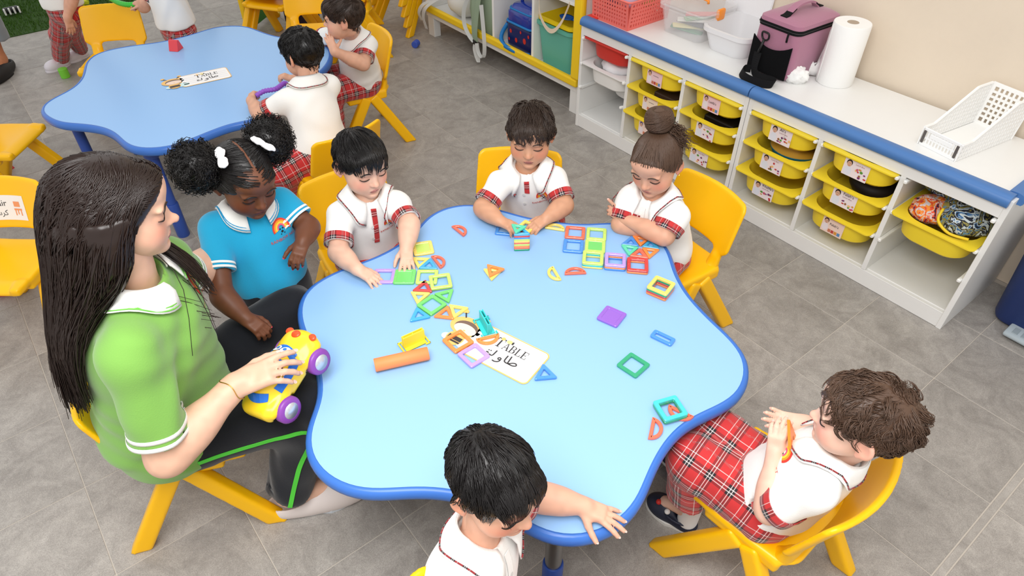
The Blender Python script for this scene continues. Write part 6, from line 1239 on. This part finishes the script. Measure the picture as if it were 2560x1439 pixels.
# adult at the left edge: trouser hem, ankle and black flat
A = at(-2, 176, .05); f = unit((.75, -.35, 0)); r = root('person', 'adult in grey trousers and black flats, only one foot showing', 'person', loc=(A[0], A[1], 0)); S = SDF(); an = A + V3(-.09, .03, .03); kn = an + V3(-.06, .02, .36); S.chain([kn, an], [.055, .036], .02); S.cap(an, an + f * .13 - Z3 * .035, .034, .026, .03); V, F = S.grid(.004); me = fast_mesh('body', V, F, M_SKIN); tone_attr(me, V, (196, 130, 92), []); link('body', me, r, True)
clog(r, an - V3(.02, -.01, 0), f, mat('black_flat', (24, 22, 22), .6), 'flat_shoe', L=.24, strap=False)
S = SDF(); tube_cut(S, kn + Z3 * .1, an + (kn - an) * .30, .095, .10, True, .01); S.cap(an, an + (kn - an) * .36, .07, None, .003, 's'); folds(S, .003, 5); V, F = S.grid(.006); link('trousers', fast_mesh('trousers', V, F, cloth_mat('grey_cloth', (128, 136, 142))), r, True)
# gold bracelet on the teacher's wrist
_a = teach['arms']['R']; _ax = unit(_a['wr'] - _a['el']); _c = _a['wr'] - _ax * .012; _e1 = perp(_ax, Z3); _e2 = np.cross(_ax, _e1); MB().tube(np.array([_c + (_e1 * math.cos(t) + _e2 * math.sin(t)) * .0325 + _ax * .004 * math.sin(3 * t) for t in np.arange(36) * PI / 18]), .0011, 6, closed=True).obj('bracelet', mat('gold', (220, 180, 90), .25, metal=1.0), teach['_body'], True, smooth=True)
# ================================================================== magnetic tiles and other toys on the near table
def c7(u, v): return (880 + .403 * u, 540 + .403 * v)
def plastic(name, rgb, alpha=1.0):
    rgb = tuple(int(c + (255 - c) * .14) for c in rgb)
    return mat('tile_' + name, rgb, 0.18, 0.5, coat=0.3, alpha=alpha)
TC = dict(red=(206, 44, 40), orange=(248, 128, 44), coral=(238, 92, 60), yellow=(246, 216, 90), lime=(190, 226, 90), green=(96, 206, 90), darkgreen=(20, 150, 96), teal=(40, 196, 190), mint=(70, 206, 160), blue=(50, 130, 220), sky=(40, 160, 214), purple=(134, 78, 196), lilac=(178, 140, 220))
TW = {k.replace('sky', 'bright blue').replace('darkgreen', 'dark green'): k for k in TC}
WORD = {v: k for k, v in TW.items()}
def tile_thing(poly, z, col, label, filled=None, wall=.0105, th=.0062, name='magnetic_tile', group='magnetic tiles on the table'):
    """frame tile whose outline poly (world x, y) is given; hollow unless filled"""
    P = np.asarray(poly, float); c = P.mean(0)
    if area2(P) < 0: P = P[::-1]
    r = root(name, label, 'magnetic tile', group, loc=(c[0], c[1], z)); P = P - c; k = len(P)
    def inset(d):
        out = []
        for i in range(k):
            a, b, e = P[i - 1], P[i], P[(i + 1) % k]; u, v = unit(b - a), unit(e - b); n1, n2 = V3(-u[1], u[0], 0)[:2], V3(-v[1], v[0], 0)[:2]; m = unit(n1 + n2); out.append(b + m * d / max(.25, m @ n1))
        return np.array(out)
    def rnd(q, rr, n=3):
        out = []
        for i in range(k):
            a, b, e = q[i - 1], q[i], q[(i + 1) % k]; u, v = unit(a - b), unit(e - b); s = min(rr, .4 * np.linalg.norm(a - b), .4 * np.linalg.norm(e - b)); p0, p1 = b + u * s, b + v * s
            for j in range(n + 1): t = j / n; out.append((1 - t) ** 2 * p0 + 2 * t * (1 - t) * b + t * t * p1)
        return np.array(out)
    many = k > 8; O_ = P if many else rnd(P, .006); I_ = inset(wall) if many else rnd(inset(wall), .003); e = .0012; ring = lambda q, zz: np.c_[q, np.full(len(q), zz)]
    O2 = inset(e) if many else rnd(inset(e), .0055); I2 = inset(wall - e) if many else rnd(inset(wall - e), .0035)
    v, f = loft([ring(I_, 0.0), ring(O_, 0.0), ring(O_, th - e), ring(O2, th), ring(I2, th), ring(I_, th - e), ring(I_, 0)], True); mt = plastic(col, TC[col]); MB().add(v, f).obj('frame', mt, r)
    mid = inset(wall * .5) if many else inset(wall * .5)
    if not many:   # little raised magnets along the edges
        for i in range(k): a, b = mid[i], mid[(i + 1) % k]; u = unit(b - a); q = (a + b) / 2; MB().box((0, 0, 0), (.008, .003, .0012), .0004, 1, R=np.array(((u[0], -u[1], 0), (u[1], u[0], 0), (0, 0, 1.0))), t=(q[0], q[1], th)).obj('magnet_slot', mat('tile_' + col), r)
    if filled: v, f = prism(I_, .0015, th - .0015); MB().add(v, f).obj('pane', plastic(filled, TC.get(filled, (150, 220, 90)), 1.0), r)
    return r
SQ = .0625
def square(ctr, edge, z, col, label, filled=None, w=SQ, h=SQ, dx=0.0, dy=0.0, rot=0.0, n=1, cols=None, **k):
    """ctr: pixel of the middle; edge: two pixels along one side"""
    z0 = ZTAB + .004; c = at(*c7(*ctr), z0); a, b = at(*c7(*edge[0]), z0), at(*c7(*edge[1]), z0); an = math.atan2(*(b - a)[1::-1]) + rot; u, v = V3(math.cos(an), math.sin(an), 0)[:2], V3(-math.sin(an), math.cos(an), 0)[:2]; c = c[:2] + (dx, dy)
    return tile_thing([c + u * sx * w / 2 + v * sy * h / 2 for sx, sy in ((-1, -1), (1, -1), (1, 1), (-1, 1))], z, col, label, filled, **k)
def triangle(p, z, col, label, S=.060, **k):
    q = np.array([at(*c7(*a), ZTAB + .004)[:2] for a in p]); c = q.mean(0); e = [np.linalg.norm(q[i] - c) for i in range(3)]; an = [math.atan2(*(q[i] - c)[::-1]) for i in range(3)]
    base = np.angle(np.mean([np.exp(3j * a) for a in an])) / 3; R_ = S / math.sqrt(3); return tile_thing([c + R_ * V3(math.cos(base + j * 2 * PI / 3), math.sin(base + j * 2 * PI / 3), 0)[:2] for j in range(3)], z, col, label, wall=.0095, **k)
def half(p0, p1, side, z, col, label, **k):
    """half disc: straight side p0 to p1, bulging towards the pixel side"""
    a, b, s = (at(*c7(*q), z)[:2] for q in (p0, p1, side)); m = (a + b) / 2; u = unit(b - a); n = V3(-u[1], u[0], 0)[:2]; n = n if (s - m) @ n > 0 else -n; w = .032; th = np.linspace(0, PI, 15); return tile_thing([m + u * w * math.cos(t) + n * w * .92 * math.sin(t) for t in th], z, col, label, wall=.0085, **k)
ZA = ZTAB + .0015; TH = .0064
square((440, 200), ((390, 245), (500, 228)), ZA, 'yellow', 'yellow framed tile with lime pane beside the boy\'s hand', 'lime')
square((200, 373), ((150, 418), (248, 418)), ZA, 'lilac', 'lilac square tile under the boy\'s fingers')
square((327, 377), ((250, 422), (390, 422)), ZA, 'green', 'solid bright green square tile beside the lilac tile', 'green')
square((466, 378), ((392, 420), (530, 420)), ZA, 'lime', 'flat lime square tile half under a tilted lime tile')
square((550, 416), ((490, 470), (632, 450)), ZA + TH, 'lime', 'tilted lime square tile lying on another lime tile')
triangle(((458, 395), (378, 467), (492, 472)), ZA, 'red', 'red triangle tile touching the tilted lime tile')
triangle(((370, 474), (484, 476), (402, 546)), ZA, 'yellow', 'yellow triangle tile below the red triangle')
square((495, 551), ((402, 552), (495, 617)), ZA, 'green', 'green diamond turned square tile between triangles')
triangle(((512, 482), (624, 458), (605, 536)), ZA, 'green', 'green triangle tile below the tilted lime tile')
triangle(((402, 565), (482, 628), (365, 654)), ZA, 'sky', 'bright blue triangle tile near the yellow stand')
triangle(((596, 555), (630, 640), (508, 626)), ZA, 'orange', 'orange triangle tile below the green diamond')
triangle(((604, 548), (718, 572), (636, 634)), ZA, 'yellow', 'yellow triangle tile beside the orange triangle')
triangle(((392, 262), (472, 262), (410, 325)), ZA, 'yellow', 'yellow triangle tile beside the red half round')
triangle(((487, 265), (530, 328), (412, 326)), ZA, 'sky', 'bright blue triangle tile beside the red half round')
half((490, 255), (547, 328), (580, 275), ZA, 'coral', 'red half round tile beside the blue triangle')
half((618, 70), (690, 128), (690, 72), ZA, 'coral', 'red half round tile alone near the stacking boy')
triangle(((812, 322), (918, 345), (885, 395)), ZA, 'yellow', 'yellow triangle tile underneath the orange triangle')
triangle(((838, 308), (946, 340), (856, 390)), ZA + TH, 'orange', 'orange triangle tile on top of a yellow one')
half((1200, 78), (1314, 96), (1262, 45), ZA, 'yellow', 'yellow half round tile beside the stacking boy\'s hand')
half((1250, 318), (1298, 398), (1215, 375), ZA, 'yellow', 'yellow half round tile in the table middle')
half((1322, 366), (1450, 360), (1385, 315), ZA, 'coral', 'red half round tile in the table middle')
E0 = ((1315, 137), (1443, 147))
square((1384, 104), E0, ZA, 'coral', 'red square tile above the blue square tile'); square((1373, 186), E0, ZA, 'blue', 'blue square tile below the red square tile'); square((1516, 113), E0, ZA, 'lime', 'topmost lime square tile of the right hand column'); square((1508, 188), E0, ZA, 'lime', 'lime square tile with solid pane in the column', 'green')
for j, (cl, w_) in enumerate((('yellow', 'bottom yellow'), ('teal', 'middle teal'), ('lime', 'top lime'))): square((1493, 280), E0, ZA + TH * j, cl, '%s square tile of the stack beside lilac' % w_)
for j, (cl, w_) in enumerate((('blue', 'bottom blue'), ('orange', 'middle orange'), ('lilac', 'top lilac'))): square((1631, 293), E0, ZA + TH * j, cl, '%s square tile of the middle stack' % w_)
for j, (cl, w_) in enumerate((('orange', 'lower orange'), ('red', 'upper dark red'))): square((1770, 313), E0, ZA + TH * j, cl, '%s square tile of the stack by the elbow' % w_)
hx = at(*c7(1788, 197), ZA)[:2]; dr = at(*c7(1905, 212), ZA)[:2] - hx; a0 = math.atan2(dr[1], dr[0])
for j, (cl, w_) in enumerate((('sky', 'bright blue'), ('orange', 'upper orange'), ('blue', 'deep blue'), ('mint', 'mint green'), ('coral', 'red orange'), ('orange', 'lower orange'))):
    a = a0 + PI / 6 + j * PI / 3; q = [hx + V3(math.cos(a) * .004, math.sin(a) * .004, 0)[:2], hx + .060 * V3(math.cos(a - PI / 6), math.sin(a - PI / 6), 0)[:2], hx + .060 * V3(math.cos(a + PI / 6), math.sin(a + PI / 6), 0)[:2]]; tile_thing(q, ZA, cl, '%s triangle tile of the six sided ring' % w_, wall=.0095)
for j, (cl, w_) in enumerate((('orange', 'bottom orange'), ('red', 'red'), ('darkgreen', 'green'), ('yellow', 'top yellow'))): square((1912, 462), ((1828, 460), (1935, 505)), ZA + TH * j, cl, '%s square tile of the four high stack' % w_)
square((1611, 622), ((1515, 637), (1640, 692)), ZA, 'purple', 'solid purple square tile alone on the table', 'purple')
square((1928, 755), ((1850, 750), (1972, 808)), ZA, 'blue', 'narrow blue oblong tile alone on the table', w=.062, h=.030, wall=.009)
square((1745, 924), ((1640, 925), (1762, 1005)), ZA, 'darkgreen', 'dark green square tile alone on the table')
half((1970, 1175), (2115, 1245), (1975, 1240), ZA, 'coral', 'orange half round tile under the teal square')
square((1970, 1215), ((1930, 1300), (2082, 1255)), ZA + TH, 'darkgreen', 'green square tile under the teal one at table edge'); square((1970, 1213), ((1930, 1300), (2082, 1255)), ZA + 2 * TH, 'teal', 'teal square tile on top at the table edge')
half((1862, 1255), (1836, 1382), (1930, 1320), ZA, 'coral', 'orange half round tile beside the teal square')
square((658, 778), ((558, 775), (640, 855)), ZA + .001, 'orange', 'orange square tile lying on the TABLE sticker'); square((755, 865), ((652, 860), (742, 945)), ZA + .001, 'lilac', 'lilac square tile lying on the TABLE sticker')
half((775, 765), (905, 735), (850, 790), ZA + .001, 'orange', 'orange half round tile under the teal stand'); triangle(((1186, 918), (1266, 1005), (1137, 1018)), ZA + .001, 'blue', 'blue triangle tile at the sticker corner')
# tower of triangles
for j, cl in enumerate(('darkgreen', 'coral', 'orange', 'lime', 'coral', 'yellow', 'lime', 'blue', 'red', 'sky')):
    w_ = ['lowest dark green', 'second', 'third', 'fourth', 'fifth', 'sixth', 'seventh', 'eighth', 'ninth', 'top blue'][j]; triangle(((1000, 212), (1105, 206), (1050, 158)), ZA + TH * j, cl, '%s triangle tile of the tower%s' % (w_, '' if j in (0, 9) else ', counted from below'), S=.052)
triangle(((1005, 165), (1060, 175), (1020, 205)), ZA + TH * 10 + .002, 'mint', 'mint triangle tile held over the tower', S=.05); square((1085, 75), ((1060, 75), (1095, 90)), ZA + TH * 1, 'yellow', 'yellow tile held by the stacking boy', w=.05, h=.05); square((955, 80), ((915, 85), (990, 92)), ZA, 'blue', 'blue tile under the stacking boy\'s hand')
# stands: a flat plate with a folded upright wing
def stand_piece(ctr, edge, col, rgb, label):
    z = ZTAB + .003; c = at(*c7(*ctr), z); a, b = at(*c7(*edge[0]), z), at(*c7(*edge[1]), z); an = math.atan2(*(b - a)[1::-1]); m = mat('stand_' + col, rgb, .4); r = root('toy_stand', label, 'toy', loc=(c[0], c[1], z), rz=an)
    b_ = MB(); b_.box((0, 0, .002), (.060, .034, .004), .001); [b_.box((sx * .036, 0, .002), (.004, .046, .004), .001) for sx in (-1, 1)]; [b_.box((sx * .031, sy * .021, .002), (.014, .004, .004), .001) for sx in (-1, 1) for sy in (-1, 1)]; b_.obj('base_plate', m, r)
    MB().box((0, -.004, .022), (.062, .004, .036), .001).obj('upright', m, r); MB().box((0, .004, .022), (.062, .003, .036), .001).obj('upright', m, r)
    for sx in (-.028, 0, .028): MB().box((sx, 0, .021), (.003, .010, .034), .0005).obj('web', m, r)
    return r
stand_piece((828, 690), ((790, 610), (865, 745)), 'teal', (60, 206, 206), 'teal plastic stand lying on the TABLE sticker'); stand_piece((385, 790), ((320, 820), (450, 760)), 'yellow', (250, 226, 60), 'yellow plastic stand beside the orange cylinder')
# orange cylinder
A, B_ = at(*c7(140, 925), ZTAB + .0185), at(*c7(474, 850), ZTAB + .0185); o = MB(); v, f = tube([A, A + (B_ - A) * .01, B_ - (B_ - A) * .01, B_], [.0165, .0175, .0175, .0165], 28); o = o.add(v, f).obj('foam_cylinder', mat('orange_foam', (252, 142, 84), .55), angle=40); tag(o, 'orange foam cylinder lying on the near table', 'toy')
# ------------------------------------------------------------------ orange triangle toy held by the curly haired boy
P = at(1978, 1082, .575); m = mat('orange_toy', (252, 132, 20), .35); r = root('toy_wing', 'orange plastic wing toy held at the curly boy\'s mouth', 'toy', loc=tuple(P)); Rm = basis((.3, -.9, .3), (-.5, .1, .85), np.cross(unit((.3, -.9, .3)), unit((-.5, .1, .85)))); Rm[:, 1] = np.cross(Rm[:, 2], Rm[:, 0])
b_ = MB(); b_.prism([(-.03, -.03), (.032, -.02), (.005, .034)], -.003, .003, R=Rm); b_.obj('wing', m, r); MB().box((0, -.03, 0), (.014, .05, .006), .002, R=Rm).obj('stem', m, r)
# ------------------------------------------------------------------ toy car in the teacher's hand
def toy_car():
    P = at(706, 938, .535); fw = unit(at(760, 850, .56) - at(650, 1020, .50)); dn = unit(CAM_LOC - P); up = perp(fw, dn * .75 + V3(0, 0, .5) + V3(-.62, -.70, 0) * .75); rt = np.cross(fw, up); R = np.stack([rt, fw, up], 1); Q = lambda x, y, z: P + R @ V3(x, y, z)
    r = root('toy_car', 'yellow toy car with blue windows, purple wheels and cartoon eyes', 'toy car', loc=(P[0], P[1], P[2])); MYC = mat('car_yellow', (252, 214, 40), .3, coat=.3)
    S = SDF(); S.box(Q(0, 0, -.002), (.050, .112, .026), R, .022); S.ell(Q(0, -.012, .028), (.047, .070, .036), R, .02); S.ell(Q(0, .078, .012), (.046, .040, .026), R, .02)
    for sx in (-1, 1):
        for sy in (-.066, .066): S.cap(Q(sx * .044, sy, -.020), Q(sx * .08, sy, -.020), .037, None, .004, 's'); S.ell(Q(sx * .047, sy, .002), (.012, .036, .016), R, .01)
    V, F = S.grid(.0028); link('car_body', fast_mesh('car_body', V, F, MYC), r, True)
    for sx in (-1, 1):
        for sy in (-.066, .066):
            Rw = np.stack([R[:, 1], R[:, 2], R[:, 0]], 1); w = MB(); w.lathe([(.012, -.012), (.030, -.012), (.033, -.007), (.033, .007), (.030, .012), (.020, .013)], 28, R=Rw, t=Q(sx * .054, sy, -.020)); wo = w.obj('wheel', mat('wheel_purple', (138, 70, 168), .35), r, True, smooth=True); MB().lathe([(1e-4, -.0135), (.020, -.0132), (.020, .0132), (1e-4, .0145)], 24, R=Rw, t=Q(sx * .054, sy, -.020)).obj('hubcap', mat('hub_silver', (206, 212, 220), .25, metal=.5), wo, True, smooth=True)
    def patch(nm, m, pts, lift=.0012, par=r):
        p = np.array([Q(x, y, .14) for x, y in pts]); p = S.march(p, np.tile(-R[:, 2], (len(p), 1)), lift, 50); return MB().add(p, [tuple(range(len(p)))]).obj(nm, m, par, True)
    MW = mat('car_window_blue', (34, 110, 210), .2)
    def grid_patch(nm, m, x0, x1, y0, y1, lift=.0012, bow=0.0, tp=0.0):
        g = np.array([[Q((x0 + (x1 - x0) * i / 8) * (1 - tp * j / 5), y0 + (y1 - y0) * j / 5 + bow * (1 - ((i - 4) / 4) ** 2), .14) for j in range(6)] for i in range(9)]); g = S.march(g, np.broadcast_to(-R[:, 2], g.shape), lift, 50); v, f = shell(g, .001); return MB().add(v, f).obj(nm, m, r, True)
    wsc = grid_patch('windscreen', MW, -.036, .036, .030, .050, .0012, .012); grid_patch('rear_window', MW, -.034, .034, -.076, -.060, .0012, -.012); grid_patch('roof_window', MW, -.030, .030, .004, .020)
    for sx in (-1, 1):
        g = np.array([[Q(sx * .12, -.045 + .085 * i / 8, .020 + .020 * j / 3) for j in range(4)] for i in range(9)]); g = S.march(g, np.broadcast_to(-sx * R[:, 0], g.shape), .0012, 60); v, f = shell(g, .001); MB().add(v, f).obj('side_window', MW, r, True)
    th = np.arange(16) * PI / 8
    for sx in (-1, 1): e_ = patch('eye', mat('eye_print', (240, 240, 244), .3), [(sx * .013 + .012 * math.cos(t), .046 + .010 * math.sin(t)) for t in th], .0030); patch('pupil', mat('pupil_print', (40, 120, 210), .3), [(sx * .011 + .004 * math.cos(t), .048 + .004 * math.sin(t)) for t in th], .0042)
    MRN = mat('car_red', (240, 84, 40), .3)
    for x, y, s_ in ((0, .096, .011), (-.038, .104, .010), (.038, .104, .010)): p = S.march(np.array([Q(x, y, .14)]), -R[:, 2][None], 0, 50)[0]; T_ = SDF(); T_.ell(p, (s_ * 1.2, s_, .006), R); V, F = T_.grid(.002); link('nose' if x == 0 else 'headlight', fast_mesh('knob', V, F, MRN), r, True)
toy_car()
# ------------------------------------------------------------------ toys at the far table and on the floor
def wedge(c, w, h, d, rz, m, label):
    o = MB(); o.prism([(-w / 2, 0), (w / 2, 0), (w * .12, h), (-w * .12, h)], -d / 2, d / 2, R=np.array(((1, 0, 0), (0, 0, -1), (0, 1, 0.0)))); o = o.obj('toy_block', m); o.location = c; o.rotation_euler = (0, 0, rz); tag(o, label, 'toy block'); return o
c = at(441, 124, ZTAB); wedge((c[0], c[1], ZTAB + .001), .05, .045, .045, 2.3, mat('red_block', (226, 70, 78), .5), 'red wedge block on the far table')
pts = spline(np.array([at(640, 240, .525), at(660, 228, .535), at(690, 222, .535), at(712, 208, .53), at(722, 222, .505), at(705, 232, .49)]), 60, False); rr = .0095 + .0016 * np.sin(np.arange(60) * 2.1); o = MB().tube(pts, rr, 10).obj('pop_tube', mat('purple_tube', (146, 84, 200), .4), smooth=True); tag(o, 'purple corrugated pop tube held by the far boy', 'toy')
pts = spline(np.array([at(275, -5, .56), at(300, 8, .57), at(330, 12, .575), at(362, 4, .58)]), 50, False); o = MB().tube(pts, .013 + .001 * np.sin(np.arange(50) * 2.1), 10).obj('pop_tube', mat('green_tube', (60, 190, 60), .4), smooth=True); tag(o, 'bright green tube held above the empty yellow chair', 'toy')
def cyl(px_, r_, h_, m, label, tilt=None):
    c = at(*px_, r_ if tilt is not None else 0); o = MB().lathe([(r_ * .92, 0), (r_, .002), (r_, h_ - .002), (r_ * .92, h_)], 24).obj('toy_block', m, angle=40); o.location = c
    if tilt is not None: o.rotation_euler = (PI / 2, 0, tilt)
    tag(o, label, 'toy block'); return o
cyl((165, 193), .026, .055, mat('green_block', (120, 204, 60), .5), 'green cylinder block on the floor beside white clogs'); cyl((1043, 106), .022, .045, mat('blue_block', (60, 90, 190), .5), 'blue cylinder block on the floor near the cubby', .6)
for u, v, rgb, z_, l in ((8, 425, (200, 60, 70), .7, 'red wedge block on the floor under the left chair'), (85, 660, (236, 110, 50), .2, 'orange wedge block under the card chair'), (0, 690, (40, 80, 190), .4, 'blue wedge block at the left edge under a chair'), (20, 728, (206, 60, 70), 1.0, 'red wedge block beside the blue one at left edge'), (70, 500, (40, 90, 200), .3, 'blue wedge block behind the card chair')): c = at(u, v, 0); wedge((c[0], c[1], .0), .08, .05, .06, z_, mat('block_%d_%d_%d' % rgb, rgb, .5), l)
def star_toy(px_, rgb, label, n=5, R1=.05, R2=.022):
    c = at(*px_, .02); q = [((R1 if k % 2 == 0 else R2) * math.cos(k * PI / n), (R1 if k % 2 == 0 else R2) * math.sin(k * PI / n)) for k in range(2 * n)]; o = MB().prism(q, 0, .028, bev=.006).obj('toy_flower', mat('toy_%d_%d_%d' % rgb, rgb, .5)); o.location = (c[0], c[1], .02); tag(o, label, 'toy')
star_toy((207, 11), (206, 214, 50), 'yellow green flower toy lying on the turf', 7); star_toy((192, 23), (246, 120, 50), 'orange flower toy lying on the turf', 6); star_toy((197, 62), (250, 120, 60), 'orange flower toy on the tiles behind the chair', 5)
c = at(30, 28, .03); r = root('toy_figure', 'small black and white toy lying on the turf', 'toy', loc=(c[0], c[1], .02)); MB().box((0, 0, .02), (.05, .11, .04), .015, 2).obj('body', mat('toy_black', (24, 24, 26), .4), r, angle=40); [MB().box((.03, -.045 + .03 * k, .02), (.02, .012, .045), .004).obj('leg', mat('toy_white', (232, 232, 230), .4), r) for k in range(4)]
# printed card on the chair back at the left edge

def back_y(x, z): return -0.108 - 0.062 * (z - 0.30) / 0.20 + 1.5 * x * x + 0.0085
def card_on_back(ch, x0, z0, w, h):
    def P(q, lift): return np.array([(x0 - a, back_y(x0 - a, z0 + b) + lift, z0 + b) for a, b in q])
    g = np.array([P([(a, b) for b in np.linspace(-h / 2, h / 2, 4)], .0012) for a in np.linspace(-w / 2, w / 2, 10)]); v, f = shell(g, .0008); cd = MB().add(v, f).obj('printed_card', mat('card_white', (240, 234, 228), .5), ch)
    def put(nm, q, fs, rgb): MB().add(P(q, .0022), fs).obj(nm, mat('cardink_%d_%d_%d' % rgb, rgb, .5), cd)
    for t, yy, sz in (('Chair', .006, .030), ('\uFEF2\uFEB3\uFEAE\uFEDB', -.026, .026)):
        tv, tf = text_polys(t, sz, 'CENTER'); put('lettering', [(a - .022, b + yy) for a, b in tv[:, :2]], tf, (52, 48, 48))
    B = lambda x0_, y0_, x1_, y1_: [(x0_, y0_), (x1_, y0_), (x1_, y1_), (x0_, y1_)]
    for q in (B(.036, .004, .058, .022), B(.034, -.008, .062, -.002), B(.036, -.026, .040, -.008), B(.056, -.026, .060, -.008), B(.045, -.022, .049, -.008)): put('chair_drawing', q, [(0, 1, 2, 3)], (236, 150, 96))
card_on_back(CARD_CHAIR, .015, .415, .15, .085)
# ================================================================== stacked chairs, play panel and other things along the picture's top
chair((-1.364, -.802), (.85, -.50), 'empty yellow chair facing us behind the boy at the far table')
for k in range(2): chair((-2.02 - .01 * k, -.74), (.55, -.83), ('lower', 'upper')[k] + ' chair of the pair beside the green panel', z=.085 * k)
for k in range(4): chair((-1.80, .10 - .01 * k), (.2, -.97), ('lowest', 'second lowest', 'third', 'topmost')[k] + ' chair of the stack by the cubby leg', z=.07 * k)
for k in range(2): chair((-1.62 - .02 * k, -.42), (-.4, -.9), ('lower', 'upper')[k] + ' chair of the two whose legs stick out mid floor', z=.085 * k)
r = root('play_panel', 'green play panel edged in yellow at the top of the picture', 'panel', loc=tuple(at(652, 62, 0)), rz=2.3); MB().box((0, 0, .25), (.34, .02, .46), .006).obj('board', mat('panel_green', (60, 140, 60), .5), r)
for s in (-1, 1): MB().box((s * .175, 0, .25), (.028, .034, .50), .01, 2).obj('edge_post', MY, r); MB().box((s * .175, 0, .012), (.05, .12, .024), .008, 2).obj('foot', MY, r)
c = at(715, 60, 0); o = MB().box((0, 0, .12), (.16, .20, .24), .02, 2).obj('storage_cube', mat('dark_purple', (52, 40, 70), .6), angle=40); o.location = (c[0] + .02, c[1] + .12, 0); o.rotation_euler = (0, 0, .4); tag(o, 'dark purple cube standing behind the stacked chairs', 'cube')
